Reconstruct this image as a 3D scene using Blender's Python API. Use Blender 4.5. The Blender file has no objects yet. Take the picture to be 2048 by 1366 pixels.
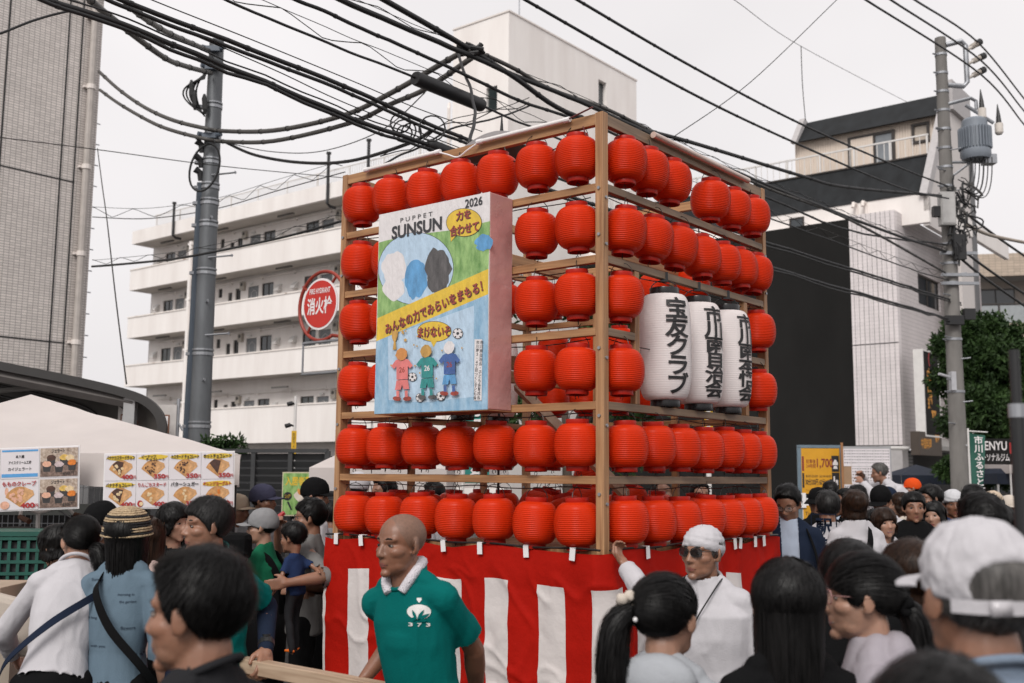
import bpy, bmesh, math, random
import numpy as np
from mathutils import Vector, Matrix
from math import radians as RAD, sin, cos, pi
rnd = random.Random(7)
nr = np.random.RandomState(5)
SC = bpy.context.scene
COL = SC.collection

# ------------------------------------------------------------------ camera
FPX, PIT, ROLL, HC = 2110.0, math.atan(264.6/2110), 0.008, 1.85
fw = np.array([0, cos(PIT), sin(PIT)]); rt0 = np.array([1., 0, 0]); up0 = np.array([0, -sin(PIT), cos(PIT)])
rt = rt0*cos(ROLL)+up0*sin(ROLL); up = -rt0*sin(ROLL)+up0*cos(ROLL)
CAM = np.array([0, 0, HC])
cd = bpy.data.cameras.new('camera'); co = bpy.data.objects.new('camera', cd); COL.objects.link(co)
m4 = Matrix.Identity(4)
for i in range(3):
    m4[i][0], m4[i][1], m4[i][2], m4[i][3] = rt[i], up[i], -fw[i], CAM[i]
co.matrix_world = m4
cd.sensor_width = 36; cd.lens = FPX/2048*36; cd.clip_start = .05; cd.clip_end = 3000
cd.dof.use_dof = True; cd.dof.focus_distance = 6.2; cd.dof.aperture_fstop = 3.4
SC.camera = co
# ------------------------------------------------------------------ sky, sun, exposure
SUN_EL, SUN_AZ = 42, -163          # soft sun behind cloud, behind the camera to its left
w = bpy.data.worlds.new('World'); SC.world = w; w.use_nodes = True
nt = w.node_tree; nt.nodes.clear()
N = nt.nodes.new
out = N('ShaderNodeOutputWorld'); bg = N('ShaderNodeBackground')
sky = N('ShaderNodeTexSky'); sky.sky_type = 'NISHITA'; sky.sun_disc = False
sky.sun_elevation = RAD(SUN_EL); sky.sun_rotation = RAD(SUN_AZ % 360); sky.air_density = 1; sky.dust_density = 6
hs = N('ShaderNodeHueSaturation'); hs.inputs['Saturation'].default_value = .12; hs.inputs['Value'].default_value = 1
nt.links.new(sky.outputs[0], hs.inputs['Color'])
tc = N('ShaderNodeTexCoord'); sx = N('ShaderNodeSeparateXYZ'); nt.links.new(tc.outputs['Generated'], sx.inputs[0])
ramp = N('ShaderNodeValToRGB'); ramp.color_ramp.elements[0].position = 0; ramp.color_ramp.elements[1].position = 1
ramp.color_ramp.elements[0].color = (6.7, 6.45, 6.5, 1); ramp.color_ramp.elements[1].color = (7.0, 6.75, 6.8, 1)
nt.links.new(sx.outputs['Z'], ramp.inputs[0])
nz = N('ShaderNodeTexNoise'); nz.inputs['Scale'].default_value = 2.2; nz.inputs['Detail'].default_value = 4; nz.inputs['Roughness'].default_value = .45
nt.links.new(tc.outputs['Generated'], nz.inputs['Vector'])
mr = N('ShaderNodeMapRange'); mr.inputs[1].default_value = .35; mr.inputs[2].default_value = .65; mr.inputs[3].default_value = .9; mr.inputs[4].default_value = 1.06
nt.links.new(nz.outputs['Fac'], mr.inputs[0])
mul = N('ShaderNodeMix'); mul.data_type = 'RGBA'; mul.blend_type = 'MULTIPLY'; mul.inputs['Factor'].default_value = 1
nt.links.new(ramp.outputs[0], mul.inputs[6]); nt.links.new(mr.outputs[0], mul.inputs[7])
mx = N('ShaderNodeMix'); mx.data_type = 'RGBA'; mx.inputs['Factor'].default_value = .88   # cloud cover over the clear sky
nt.links.new(hs.outputs[0], mx.inputs[6]); nt.links.new(mul.outputs[2], mx.inputs[7])
nt.links.new(mx.outputs[2], bg.inputs['Color']); bg.inputs['Strength'].default_value = .1
nt.links.new(bg.outputs[0], out.inputs[0])
sl = bpy.data.lights.new('sun', 'SUN'); sl.energy = 1.5; sl.angle = RAD(25); sl.color = (1, .965, .92)
so = bpy.data.objects.new('sun', sl); COL.objects.link(so)
sd = Vector((sin(RAD(SUN_AZ))*cos(RAD(SUN_EL)), cos(RAD(SUN_AZ))*cos(RAD(SUN_EL)), sin(RAD(SUN_EL))))
so.rotation_euler = sd.to_track_quat('Z', 'Y').to_euler()
SC.view_settings.view_transform = 'Standard'; SC.view_settings.look = 'None'
SC.view_settings.exposure = .5; SC.view_settings.gamma = 1; SC.view_settings.use_curve_mapping = False
SC.render.engine = 'CYCLES'
SC.cycles.max_bounces = 6; SC.cycles.diffuse_bounces = 3; SC.cycles.glossy_bounces = 2; SC.cycles.transmission_bounces = 4; SC.cycles.transparent_max_bounces = 6
SC.cycles.use_denoising = True

# ------------------------------------------------------------------ picture rays and the street grid
def ray(u, v): return fw*FPX+rt*(u-1024)-up*(v-683)
def at(u, v, Y):
    d = ray(u, v); return CAM+d*(Y/d[1])
def pl(u, v, p0, n):
    d = ray(u, v); return CAM+d*(((np.asarray(p0)-CAM)@n)/(d@n))
TH = RAD(51.168)
eR = np.array([cos(TH), sin(TH), 0]); eL = np.array([-sin(TH), cos(TH), 0])
O = np.array([.4715, 5.4, 0.])            # foot of the float's near corner
def G(a, b, z=0.): return O+a*eR+b*eL+np.array([0, 0, z])
def gl(p): d = np.asarray(p)-O; return np.array([d@eR, d@eL, p[2]])
def onA(u, v, a): return gl(pl(u, v, G(a, 0), eR))   # pixel on a wall of constant a
def onB(u, v, b): return gl(pl(u, v, G(0, b), eL))

# ------------------------------------------------------------------ objects
def tag(o, label=None, cat=None, group=None, kind=None):
    if label: o['label'] = label
    if cat: o['category'] = cat
    if group: o['group'] = group
    if kind: o['kind'] = kind
    return o
def empty(name, loc=(0, 0, 0), rz=0, label=None, cat=None, group=None, kind=None):
    o = bpy.data.objects.new(name, None); COL.objects.link(o); o.location = tuple(loc); o.rotation_euler = (0, 0, rz)
    return tag(o, label, cat, group, kind)
def link(name, me, parent=None, loc=None, rot=None, mats=None, kind=None):
    if mats is not None:
        me.materials.clear()
        for m in (mats if isinstance(mats, (list, tuple)) else [mats]): me.materials.append(m)
    o = bpy.data.objects.new(name, me); COL.objects.link(o)
    if parent: o.parent = parent
    if loc is not None: o.location = tuple(loc)
    if rot is not None: o.rotation_euler = tuple(rot)
    if kind: o['kind'] = kind
    return o
def children(o): return [c for c in KIDS.get(o.name, ())] if False else list(o.children)
def copy_tree(o, parent=None):
    c = o.copy(); COL.objects.link(c)
    if parent: c.parent = parent
    for ch in list(o.children): copy_tree(ch, c)
    return c

class MB:
    """collects shapes, then links them as one mesh"""
    def __init__(s): s.v = []; s.f = []; s.m = []; s.n = 0
    def add(s, vs, fs, mi=0):
        vs = np.asarray(vs, float).reshape(-1, 3)
        s.v.append(vs)
        for f in fs: s.f.append(tuple(i+s.n for i in f)); s.m.append(mi)
        s.n += len(vs); return s
    def box(s, c, d, rot=None, mi=0, tap=1.0):
        x, y, z = [k/2 for k in d]
        vs = np.array([(-x, -y, -z), (x, -y, -z), (x, y, -z), (-x, y, -z), (-x*tap, -y*tap, z), (x*tap, -y*tap, z), (x*tap, y*tap, z), (-x*tap, y*tap, z)])
        if rot is not None: vs = vs@np.asarray(rot.to_3x3() if hasattr(rot, 'to_3x3') else rot).T
        return s.add(vs+np.asarray(c), [(0, 3, 2, 1), (4, 5, 6, 7), (0, 1, 5, 4), (1, 2, 6, 5), (2, 3, 7, 6), (3, 0, 4, 7)], mi)
    def bx(s, x0, x1, y0, y1, z0, z1, mi=0):
        return s.box(((x0+x1)/2, (y0+y1)/2, (z0+z1)/2), (abs(x1-x0), abs(y1-y0), abs(z1-z0)), None, mi)
    def tube(s, pts, r, n=8, mi=0, cap=True):
        P = np.asarray(pts, float); k = len(P)
        rr = np.full(k, r) if np.isscalar(r) else np.asarray(r, float)
        T = np.gradient(P, axis=0); T /= np.linalg.norm(T, axis=1)[:, None]+1e-12
        ref = np.array([0, 0, 1.]) if abs(T[0][2]) < .9 else np.array([1., 0, 0])
        u = np.cross(T[0], ref); u /= np.linalg.norm(u); vs = []
        for i in range(k):
            u = u-T[i]*(u@T[i]); u /= np.linalg.norm(u)+1e-12; w_ = np.cross(T[i], u)
            for j in range(n):
                a = 2*pi*j/n; vs.append(P[i]+rr[i]*(u*cos(a)+w_*sin(a)))
        fs = [(i*n+j, i*n+(j+1) % n, (i+1)*n+(j+1) % n, (i+1)*n+j) for i in range(k-1) for j in range(n)]
        if cap: fs += [tuple(range(n))[::-1], tuple((k-1)*n+j for j in range(n))]
        return s.add(vs, fs, mi)
    def cyl(s, p0, p1, r0, r1=None, n=12, mi=0): return s.tube([p0, p1], [r0, r0 if r1 is None else r1], n, mi)
    def lathe(s, prof, n=24, c=(0, 0, 0), mi=0, capends=True):
        vs = []; k = len(prof)
        for r, z in prof:
            for j in range(n): a = 2*pi*j/n; vs.append((r*cos(a), r*sin(a), z))
        fs = [(i*n+j, i*n+(j+1) % n, (i+1)*n+(j+1) % n, (i+1)*n+j) for i in range(k-1) for j in range(n)]
        if capends: fs += [tuple(range(n))[::-1], tuple((k-1)*n+j for j in range(n))]
        return s.add(np.array(vs)+np.asarray(c), fs, mi)
    def quad(s, a, b, c, d, mi=0): return s.add([a, b, c, d], [(0, 1, 2, 3)], mi)
    def prism(s, poly, d0, d1, axes=(0, 2, 1), mi=0):
        """poly in two axes, extruded along the third from d0 to d1"""
        n = len(poly); vs = np.zeros((2*n, 3))
        for i, (p, q) in enumerate(poly):
            for k, d in ((i, d0), (n+i, d1)): vs[k][axes[0]] = p; vs[k][axes[1]] = q; vs[k][axes[2]] = d
        return s.add(vs, [tuple(range(n)), tuple(range(2*n-1, n-1, -1))]+[(i, n+i, n+(i+1) % n, (i+1) % n) for i in range(n)], mi)
    def grid(s, fn, nu, nv, mi=0, mfn=None):
        vs = [fn(i/nu, j/nv) for j in range(nv+1) for i in range(nu+1)]
        b = s.n; s.v.append(np.array(vs, float)); s.n += len(vs)
        for j in range(nv):
            for i in range(nu):
                q = j*(nu+1)+i; s.f.append((b+q, b+q+1, b+q+nu+2, b+q+nu+1)); s.m.append(mfn((i+.5)/nu, (j+.5)/nv) if mfn else mi)
        return s
    def mesh(s, name, mats, smooth=False, fix=True):
        me = bpy.data.meshes.new(name)
        V = np.concatenate(s.v) if s.v else np.zeros((0, 3))
        me.from_pydata(V.tolist(), [], s.f)
        for m in (mats if isinstance(mats, (list, tuple)) else [mats]): me.materials.append(m)
        if any(s.m): me.polygons.foreach_set('material_index', s.m)
        if fix:
            bm = bmesh.new(); bm.from_mesh(me); bmesh.ops.recalc_face_normals(bm, faces=bm.faces); bm.to_mesh(me); bm.free()
        if smooth is True: me.polygons.foreach_set('use_smooth', [True]*len(me.polygons))
        elif smooth:
            me.polygons.foreach_set('use_smooth', [True]*len(me.polygons)); me.set_sharp_from_angle(angle=RAD(smooth))
        me.update(); return me
    def build(s, name, mats, parent=None, smooth=False, loc=None, rot=None, kind=None, bevel=0):
        o = link(name, s.mesh(name, mats, smooth), parent, loc, rot, kind=kind)
        if bevel:
            b = o.modifiers.new('bevel', 'BEVEL'); b.width = bevel; b.segments = 2; b.limit_method = 'ANGLE'
        return o

WORK = bpy.data.scenes.new('workbench')      # throw-away scene in which shapes are evaluated one at a time
def eval_mesh(o):
    for c in list(o.users_collection): c.objects.unlink(o)
    WORK.collection.objects.link(o)
    with bpy.context.temp_override(scene=WORK, view_layer=WORK.view_layers[0]):
        dg = bpy.context.evaluated_depsgraph_get(); dg.update(); me = bpy.data.meshes.new_from_object(o.evaluated_get(dg))
    WORK.collection.objects.unlink(o); return me
def smooth_path(P, n=6):
    P = np.asarray(P, float); o_ = []
    for i in range(len(P)-1):
        p0 = P[max(i-1, 0)]; p1 = P[i]; p2 = P[i+1]; p3 = P[min(i+2, len(P)-1)]
        for k in range(n):
            t = k/n; o_.append(.5*((2*p1)+(-p0+p2)*t+(2*p0-5*p1+4*p2-p3)*t*t+(-p0+3*p1-3*p2+p3)*t**3))
    o_.append(P[-1]); return np.array(o_)
_TXT = {}
def text_mesh(body, size, bold=0., extrude=0., vertical=False, spacing=1.0, line=1.0, res=3, shear=0):
    key = (body, size, bold, extrude, vertical, spacing, line, res, shear)
    if key in _TXT: return _TXT[key]
    cu = bpy.data.curves.new('lettering', 'FONT'); cu.body = '\n'.join(body) if vertical else body
    cu.size = size; cu.offset = bold*size; cu.extrude = extrude; cu.resolution_u = res; cu.space_character = spacing; cu.space_line = line
    cu.align_x = 'CENTER'; cu.align_y = 'CENTER'; cu.shear = shear
    o = bpy.data.objects.new('lettering', cu); COL.objects.link(o)
    me = eval_mesh(o); bpy.data.objects.remove(o); bpy.data.curves.remove(cu)
    _TXT[key] = me; return me
def frame(origin, xdir, ydir):
    x = Vector(xdir).normalized(); y = Vector(ydir); y = (y-x*y.dot(x)).normalized(); z = x.cross(y)
    m = Matrix.Identity(4)
    for i in range(3): m[i][0], m[i][1], m[i][2], m[i][3] = x[i], y[i], z[i], origin[i]
    return m
def text(body, size, mat, parent, M, dx=0, dy=0, dz=.004, width=None, height=None, rot=0, name='lettering', **k):
    """flat lettering lying on frame M, centred at dx,dy; width/height stretch it to a size"""
    me = text_mesh(body, size, **k)
    if not len(me.vertices): return None
    v = np.empty(len(me.vertices)*3); me.vertices.foreach_get('co', v); v = v.reshape(-1, 3)
    lo, hi = v.min(0), v.max(0); s0 = width/(hi[0]-lo[0]) if width else 1; s1 = height/(hi[1]-lo[1]) if height else (1 if not width else 1)
    me2 = me.copy(); c = (lo+hi)/2; c[2] = 0
    w_ = (v-c)*np.array([s0, s1, 1]); me2.vertices.foreach_set('co', w_.ravel()); me2.update()
    me2.materials.clear(); me2.materials.append(mat)
    o = bpy.data.objects.new(name, me2); COL.objects.link(o)
    if parent: o.parent = parent
    o.matrix_local = M@Matrix.Translation((dx, dy, dz))@Matrix.Rotation(rot, 4, 'Z')
    return o

# ------------------------------------------------------------------ materials
_M = {}
def mat(name, col, rough=.6, var=.12, scale=6, bump=.0, bscale=30, metal=0, spec=.5, detail=6, alpha=1, trans=0, coat=0, sss=0, coord='Object', stretch=(1, 1, 1), col2=None, rvar=.1):
    if name in _M: return _M[name]
    m = bpy.data.materials.new(name); m.use_nodes = True; t = m.node_tree; b = t.nodes['Principled BSDF']; L = t.links.new
    b.inputs['Roughness'].default_value = rough; b.inputs['Metallic'].default_value = metal; b.inputs['Specular IOR Level'].default_value = spec
    b.inputs['Alpha'].default_value = alpha
    if trans: b.inputs['Transmission Weight'].default_value = trans
    if coat: b.inputs['Coat Weight'].default_value = coat
    if sss: b.inputs['Subsurface Weight'].default_value = sss; b.inputs['Subsurface Radius'].default_value = (.012, .005, .003); b.inputs['Subsurface Scale'].default_value = .6
    c = tuple(col)+(1,)
    if var or bump:
        tc = t.nodes.new('ShaderNodeTexCoord'); mp = t.nodes.new('ShaderNodeMapping'); mp.inputs['Scale'].default_value = stretch
        L(tc.outputs[coord], mp.inputs[0])
    if var:
        n = t.nodes.new('ShaderNodeTexNoise'); n.inputs['Scale'].default_value = scale; n.inputs['Detail'].default_value = detail; n.inputs['Roughness'].default_value = .6
        L(mp.outputs[0], n.inputs['Vector'])
        r = t.nodes.new('ShaderNodeValToRGB'); r.color_ramp.elements[0].position = .3; r.color_ramp.elements[1].position = .7
        r.color_ramp.elements[0].color = tuple(k*(1-var) for k in col)+(1,)
        r.color_ramp.elements[1].color = (tuple(col2)+(1,)) if col2 else tuple(min(1, k*(1+var)) for k in col)+(1,)
        L(n.outputs['Fac'], r.inputs[0]); L(r.outputs[0], b.inputs['Base Color'])
        rr = t.nodes.new('ShaderNodeMapRange'); rr.inputs[3].default_value = max(.02, rough-rvar); rr.inputs[4].default_value = min(1, rough+rvar)
        L(n.outputs['Fac'], rr.inputs[0]); L(rr.outputs[0], b.inputs['Roughness'])
    else: b.inputs['Base Color'].default_value = c
    if bump:
        n2 = t.nodes.new('ShaderNodeTexNoise'); n2.inputs['Scale'].default_value = bscale; n2.inputs['Detail'].default_value = 5
        L(mp.outputs[0], n2.inputs['Vector']); bp = t.nodes.new('ShaderNodeBump'); bp.inputs['Strength'].default_value = bump; bp.inputs['Distance'].default_value = .02
        L(n2.outputs['Fac'], bp.inputs['Height']); L(bp.outputs[0], b.inputs['Normal'])
    _M[name] = m; return m
def tilemat(name, col, mortar, w_, h_, ms=.06, rough=.35, var=.1, off=0., bump=.4, plane='XZ', squash=1):
    if name in _M: return _M[name]
    m = bpy.data.materials.new(name); m.use_nodes = True; t = m.node_tree; b = t.nodes['Principled BSDF']; L = t.links.new
    tc = t.nodes.new('ShaderNodeTexCoord'); sp = t.nodes.new('ShaderNodeSeparateXYZ'); cb = t.nodes.new('ShaderNodeCombineXYZ'); L(tc.outputs['Object'], sp.inputs[0])
    L(sp.outputs[plane[0]], cb.inputs[0]); L(sp.outputs[plane[1]], cb.inputs[1])
    br = t.nodes.new('ShaderNodeTexBrick'); br.offset = off; br.inputs['Scale'].default_value = 1
    br.inputs['Brick Width'].default_value = w_; br.inputs['Row Height'].default_value = h_; br.inputs['Mortar Size'].default_value = h_*ms; br.inputs['Mortar Smooth'].default_value = .2
    br.inputs['Color1'].default_value = tuple(k*(1-var) for k in col)+(1,); br.inputs['Color2'].default_value = tuple(k*(1+var) for k in col)+(1,); br.inputs['Mortar'].default_value = tuple(mortar)+(1,)
    L(cb.outputs[0], br.inputs['Vector'])
    n = t.nodes.new('ShaderNodeTexNoise'); n.inputs['Scale'].default_value = 1.3; n.inputs['Detail'].default_value = 6; L(tc.outputs['Object'], n.inputs['Vector'])
    mr_ = t.nodes.new('ShaderNodeMapRange'); mr_.inputs[3].default_value = .82; mr_.inputs[4].default_value = 1.12; L(n.outputs['Fac'], mr_.inputs[0])
    mu = t.nodes.new('ShaderNodeMix'); mu.data_type = 'RGBA'; mu.blend_type = 'MULTIPLY'; mu.inputs['Factor'].default_value = 1
    L(br.outputs['Color'], mu.inputs[6]); L(mr_.outputs[0], mu.inputs[7]); L(mu.outputs[2], b.inputs['Base Color'])
    b.inputs['Roughness'].default_value = rough
    bp = t.nodes.new('ShaderNodeBump'); bp.inputs['Strength'].default_value = bump; bp.inputs['Distance'].default_value = .004; bp.invert = True
    L(br.outputs['Fac'], bp.inputs['Height']); L(bp.outputs[0], b.inputs['Normal'])
    _M[name] = m; return m
def woodmat(name, c0, c1, axis='Z', rough=.55):
    if name in _M: return _M[name]
    m = bpy.data.materials.new(name); m.use_nodes = True; t = m.node_tree; b = t.nodes['Principled BSDF']; L = t.links.new
    tc = t.nodes.new('ShaderNodeTexCoord'); mp = t.nodes.new('ShaderNodeMapping')
    s = [30, 30, 30]; s['XYZ'.index(axis)] = 1.2; mp.inputs['Scale'].default_value = s; L(tc.outputs['Object'], mp.inputs[0])
    oi = t.nodes.new('ShaderNodeObjectInfo'); L(oi.outputs['Random'], mp.inputs['Location'])
    n = t.nodes.new('ShaderNodeTexNoise'); n.inputs['Scale'].default_value = 1.4; n.inputs['Detail'].default_value = 7; n.inputs['Distortion'].default_value = .8; L(mp.outputs[0], n.inputs['Vector'])
    r = t.nodes.new('ShaderNodeValToRGB'); r.color_ramp.elements[0].position = .32; r.color_ramp.elements[1].position = .66
    r.color_ramp.elements[0].color = tuple(c0)+(1,); r.color_ramp.elements[1].color = tuple(c1)+(1,); L(n.outputs['Fac'], r.inputs[0])
    n2 = t.nodes.new('ShaderNodeTexNoise'); n2.inputs['Scale'].default_value = 2.5; n2.inputs['Detail'].default_value = 3; L(tc.outputs['Object'], n2.inputs['Vector'])
    mr_ = t.nodes.new('ShaderNodeMapRange'); mr_.inputs[3].default_value = .6; mr_.inputs[4].default_value = 1.25; L(n2.outputs['Fac'], mr_.inputs[0])
    mu = t.nodes.new('ShaderNodeMix'); mu.data_type = 'RGBA'; mu.blend_type = 'MULTIPLY'; mu.inputs['Factor'].default_value = 1
    L(r.outputs[0], mu.inputs[6]); L(mr_.outputs[0], mu.inputs[7]); L(mu.outputs[2], b.inputs['Base Color']); b.inputs['Roughness'].default_value = rough
    bp = t.nodes.new('ShaderNodeBump'); bp.inputs['Strength'].default_value = .25; bp.inputs['Distance'].default_value = .004; L(n.outputs['Fac'], bp.inputs['Height']); L(bp.outputs[0], b.inputs['Normal'])
    _M[name] = m; return m
def plastmat(name, col, trl=.35, rough=.32, var=.06, attr=None):
    """thin sheet that lets light through: vinyl lanterns, tent cloth, paper"""
    if name in _M: return _M[name]
    m = mat(name, col, rough, var, 3, spec=.16); t = m.node_tree; b = t.nodes['Principled BSDF']; o = t.nodes['Material Output']
    tr = t.nodes.new('ShaderNodeBsdfTranslucent'); mx_ = t.nodes.new('ShaderNodeMixShader'); mx_.inputs[0].default_value = trl
    if b.inputs['Base Color'].is_linked: t.links.new(b.inputs['Base Color'].links[0].from_socket, tr.inputs['Color'])
    else: tr.inputs['Color'].default_value = tuple(col)+(1,)
    t.links.new(b.outputs[0], mx_.inputs[1]); t.links.new(tr.outputs[0], mx_.inputs[2]); t.links.new(mx_.outputs[0], o.inputs[0]); return m

# vectorised value noise for wrinkles and shapes
_perm = nr.rand(64, 64, 64)
def vnoise(p):
    p = np.asarray(p, float); i = np.floor(p).astype(int); f = p-i; f = f*f*(3-2*f); r = 0
    for dx in (0, 1):
        for dy in (0, 1):
            for dz in (0, 1):
                wt = (f[..., 0] if dx else 1-f[..., 0])*(f[..., 1] if dy else 1-f[..., 1])*(f[..., 2] if dz else 1-f[..., 2])
                r = r+wt*_perm[(i[..., 0]+dx) % 64, (i[..., 1]+dy) % 64, (i[..., 2]+dz) % 64]
    return r*2-1
def fbm(p, o=3):
    p = np.asarray(p, float); return sum(vnoise(p*2**k+k*17.3)/2**k for k in range(o))

M_white = mat('off_white_paint', (.72, .66, .62), .7, .05, 2)
M_black = mat('black_plastic', (.012, .012, .013), .5, .2)
M_cable = mat('black_cable_sheath', (.012, .012, .013), .55, .2)
M_greycable = mat('grey_cable_sheath', (.07, .066, .062), .6, .2)
M_steel = mat('galvanised_steel', (.32, .33, .35), .42, .15, 9, metal=.7)
M_glass = mat('window_glass', (.025, .032, .038), .08, .1, spec=.8)
M_frame = mat('dark_window_frame', (.035, .028, .024), .4, .1)
M_wire = mat('thin_wire', (.03, .028, .026), .4, .1, metal=.5)
M_paper = mat('white_paper', (.74, .72, .72), .75, .04)
M_ink = mat('black_ink', (.012, .011, .012), .55, 0)
M_redink = mat('red_ink', (.42, .02, .02), .55, 0)
# ================================================================== SETTING
M_asph = mat('asphalt', (.05, .048, .047), .85, .35, 1.2, bump=.5, bscale=220)
M_pave = mat('paving_stone', (.2, .19, .18), .8, .15, 3, bump=.2)
g = MB(); g.quad((-400, -60, 0), (400, -60, 0), (400, 900, 0), (-400, 900, 0)); tag(g.build('ground', M_asph), 'dark asphalt street surface under the crowd', kind='structure')
def gbuild(mb, name, mats, parent, A, B, **k): return mb.build(name, mats, parent, loc=(-A, -B, 0), **k)
def gthing(name, A, B, label, cat, **k): return empty(name, G(A, B), TH, label, cat, **k)
def holes_wall(mb, fixed, val, t, u0, u1, z0, z1, holes, mi=0):
    us = sorted({u0, u1}|{h[0] for h in holes}|{h[1] for h in holes}); zs = sorted({z0, z1}|{h[2] for h in holes}|{h[3] for h in holes})
    for i in range(len(us)-1):
        for j in range(len(zs)-1):
            uc, zc = (us[i]+us[i+1])/2, (zs[j]+zs[j+1])/2
            if any(h[0] < uc < h[1] and h[2] < zc < h[3] for h in holes): continue
            if fixed == 'a': mb.bx(val, val+t, us[i], us[i+1], zs[j], zs[j+1], mi)
            else: mb.bx(us[i], us[i+1], val, val+t, zs[j], zs[j+1], mi)
# pavement strip with kerb on the far side
pv = MB(); pv.bx(13, 60, 3.9, 9.4, -.2, .12); o = gbuild(pv, 'pavement', M_pave, gthing('pavement', 13, 3.9, None, None, kind='structure'), 13, 3.9); o.parent['kind'] = 'structure'

# ---- white apartment block with open corridors
M_apt = mat('cream_render', (.80, .745, .71), .75, .06, 1.1, detail=9, col2=(.87, .83, .80), stretch=(1, 1, .16))
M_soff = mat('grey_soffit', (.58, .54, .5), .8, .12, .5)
M_door = mat('grey_steel_door', (.17, .18, .19), .5, .08)
M_pipe = mat('black_pipe', (.02, .02, .022), .5, .1)
M_alu = mat('white_metal', (.66, .64, .62), .45, .06)
M_coping = mat('stained_coping', (.42, .30, .22), .8, .2, 1.6, detail=9, col2=(.80, .74, .69))
M_coping.node_tree.nodes['Color Ramp'].color_ramp.elements[0].position = .27; M_coping.node_tree.nodes['Color Ramp'].color_ramp.elements[1].position = .42
AP = (28.09, 26.6)
apt = gthing('apartment_block', *AP, 'cream apartment block with open corridors and a windowless stair tower', 'apartment building')
def ab(mb, name, m, parent=apt, **k): return gbuild(mb, name, m, parent, *AP, **k)
lev = [(13.2, 12.05), (10.45, 9.3), (7.7, 6.55), (5.0, 3.25)]
wins = []
for i, (zt, zb) in enumerate(lev):
    p = MB(); p.bx(28.09, 28.25, 26.6, 51.3, zb, zt); p.bx(28.25, 29.5, 51.14, 51.3, zb, zt)
    pp = ab(p, 'parapet', M_apt)
    c = MB(); c.bx(28.05, 28.29, 26.6, 51.33, zt, zt+.07); c.bx(28.29, 29.5, 51.1, 51.33, zt, zt+.07); gbuild(c, 'coping', M_coping, pp, 0, 0)
p = MB(); p.bx(28.09, 28.3, 26.6, 51.3, 14.75, 15.5); p.bx(28.3, 40, 51.1, 51.3, 14.75, 15.5); ab(p, 'roof_fascia', M_apt)
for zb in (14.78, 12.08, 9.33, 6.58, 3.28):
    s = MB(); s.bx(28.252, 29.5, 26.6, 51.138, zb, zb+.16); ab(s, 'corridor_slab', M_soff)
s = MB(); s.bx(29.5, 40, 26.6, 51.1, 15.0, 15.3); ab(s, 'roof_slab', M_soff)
# recessed wall with door and window openings on each floor
unit = [(49.08, 50.03, 'win', 1.0, 2.05), (47.99, 48.85, 'door', 0, 2.05), (46.9, 47.4, 'win', 1.3, 2.05), (44.48, 44.82, 'win', 1.7, 2.2), (43.6, 43.95, 'win', 1.3, 1.9), (42.87, 43.31, 'win', .6, 2.05), (41.36, 42.24, 'door', 0, 2.05), (40.14, 41.09, 'win', 1.0, 2.1),
        (36.74, 37.74, 'win', 1.0, 2.1), (35.65, 36.53, 'door', 0, 2.05), (34.3, 34.7, 'win', .6, 2.05), (33.2, 33.5, 'win', 1.6, 2.1), (31.6, 32.5, 'door', 0, 2.05), (30.2, 31.1, 'win', 1, 2.1), (28.2, 29.0, 'door', 0, 2.05)]

hol = []


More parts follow.
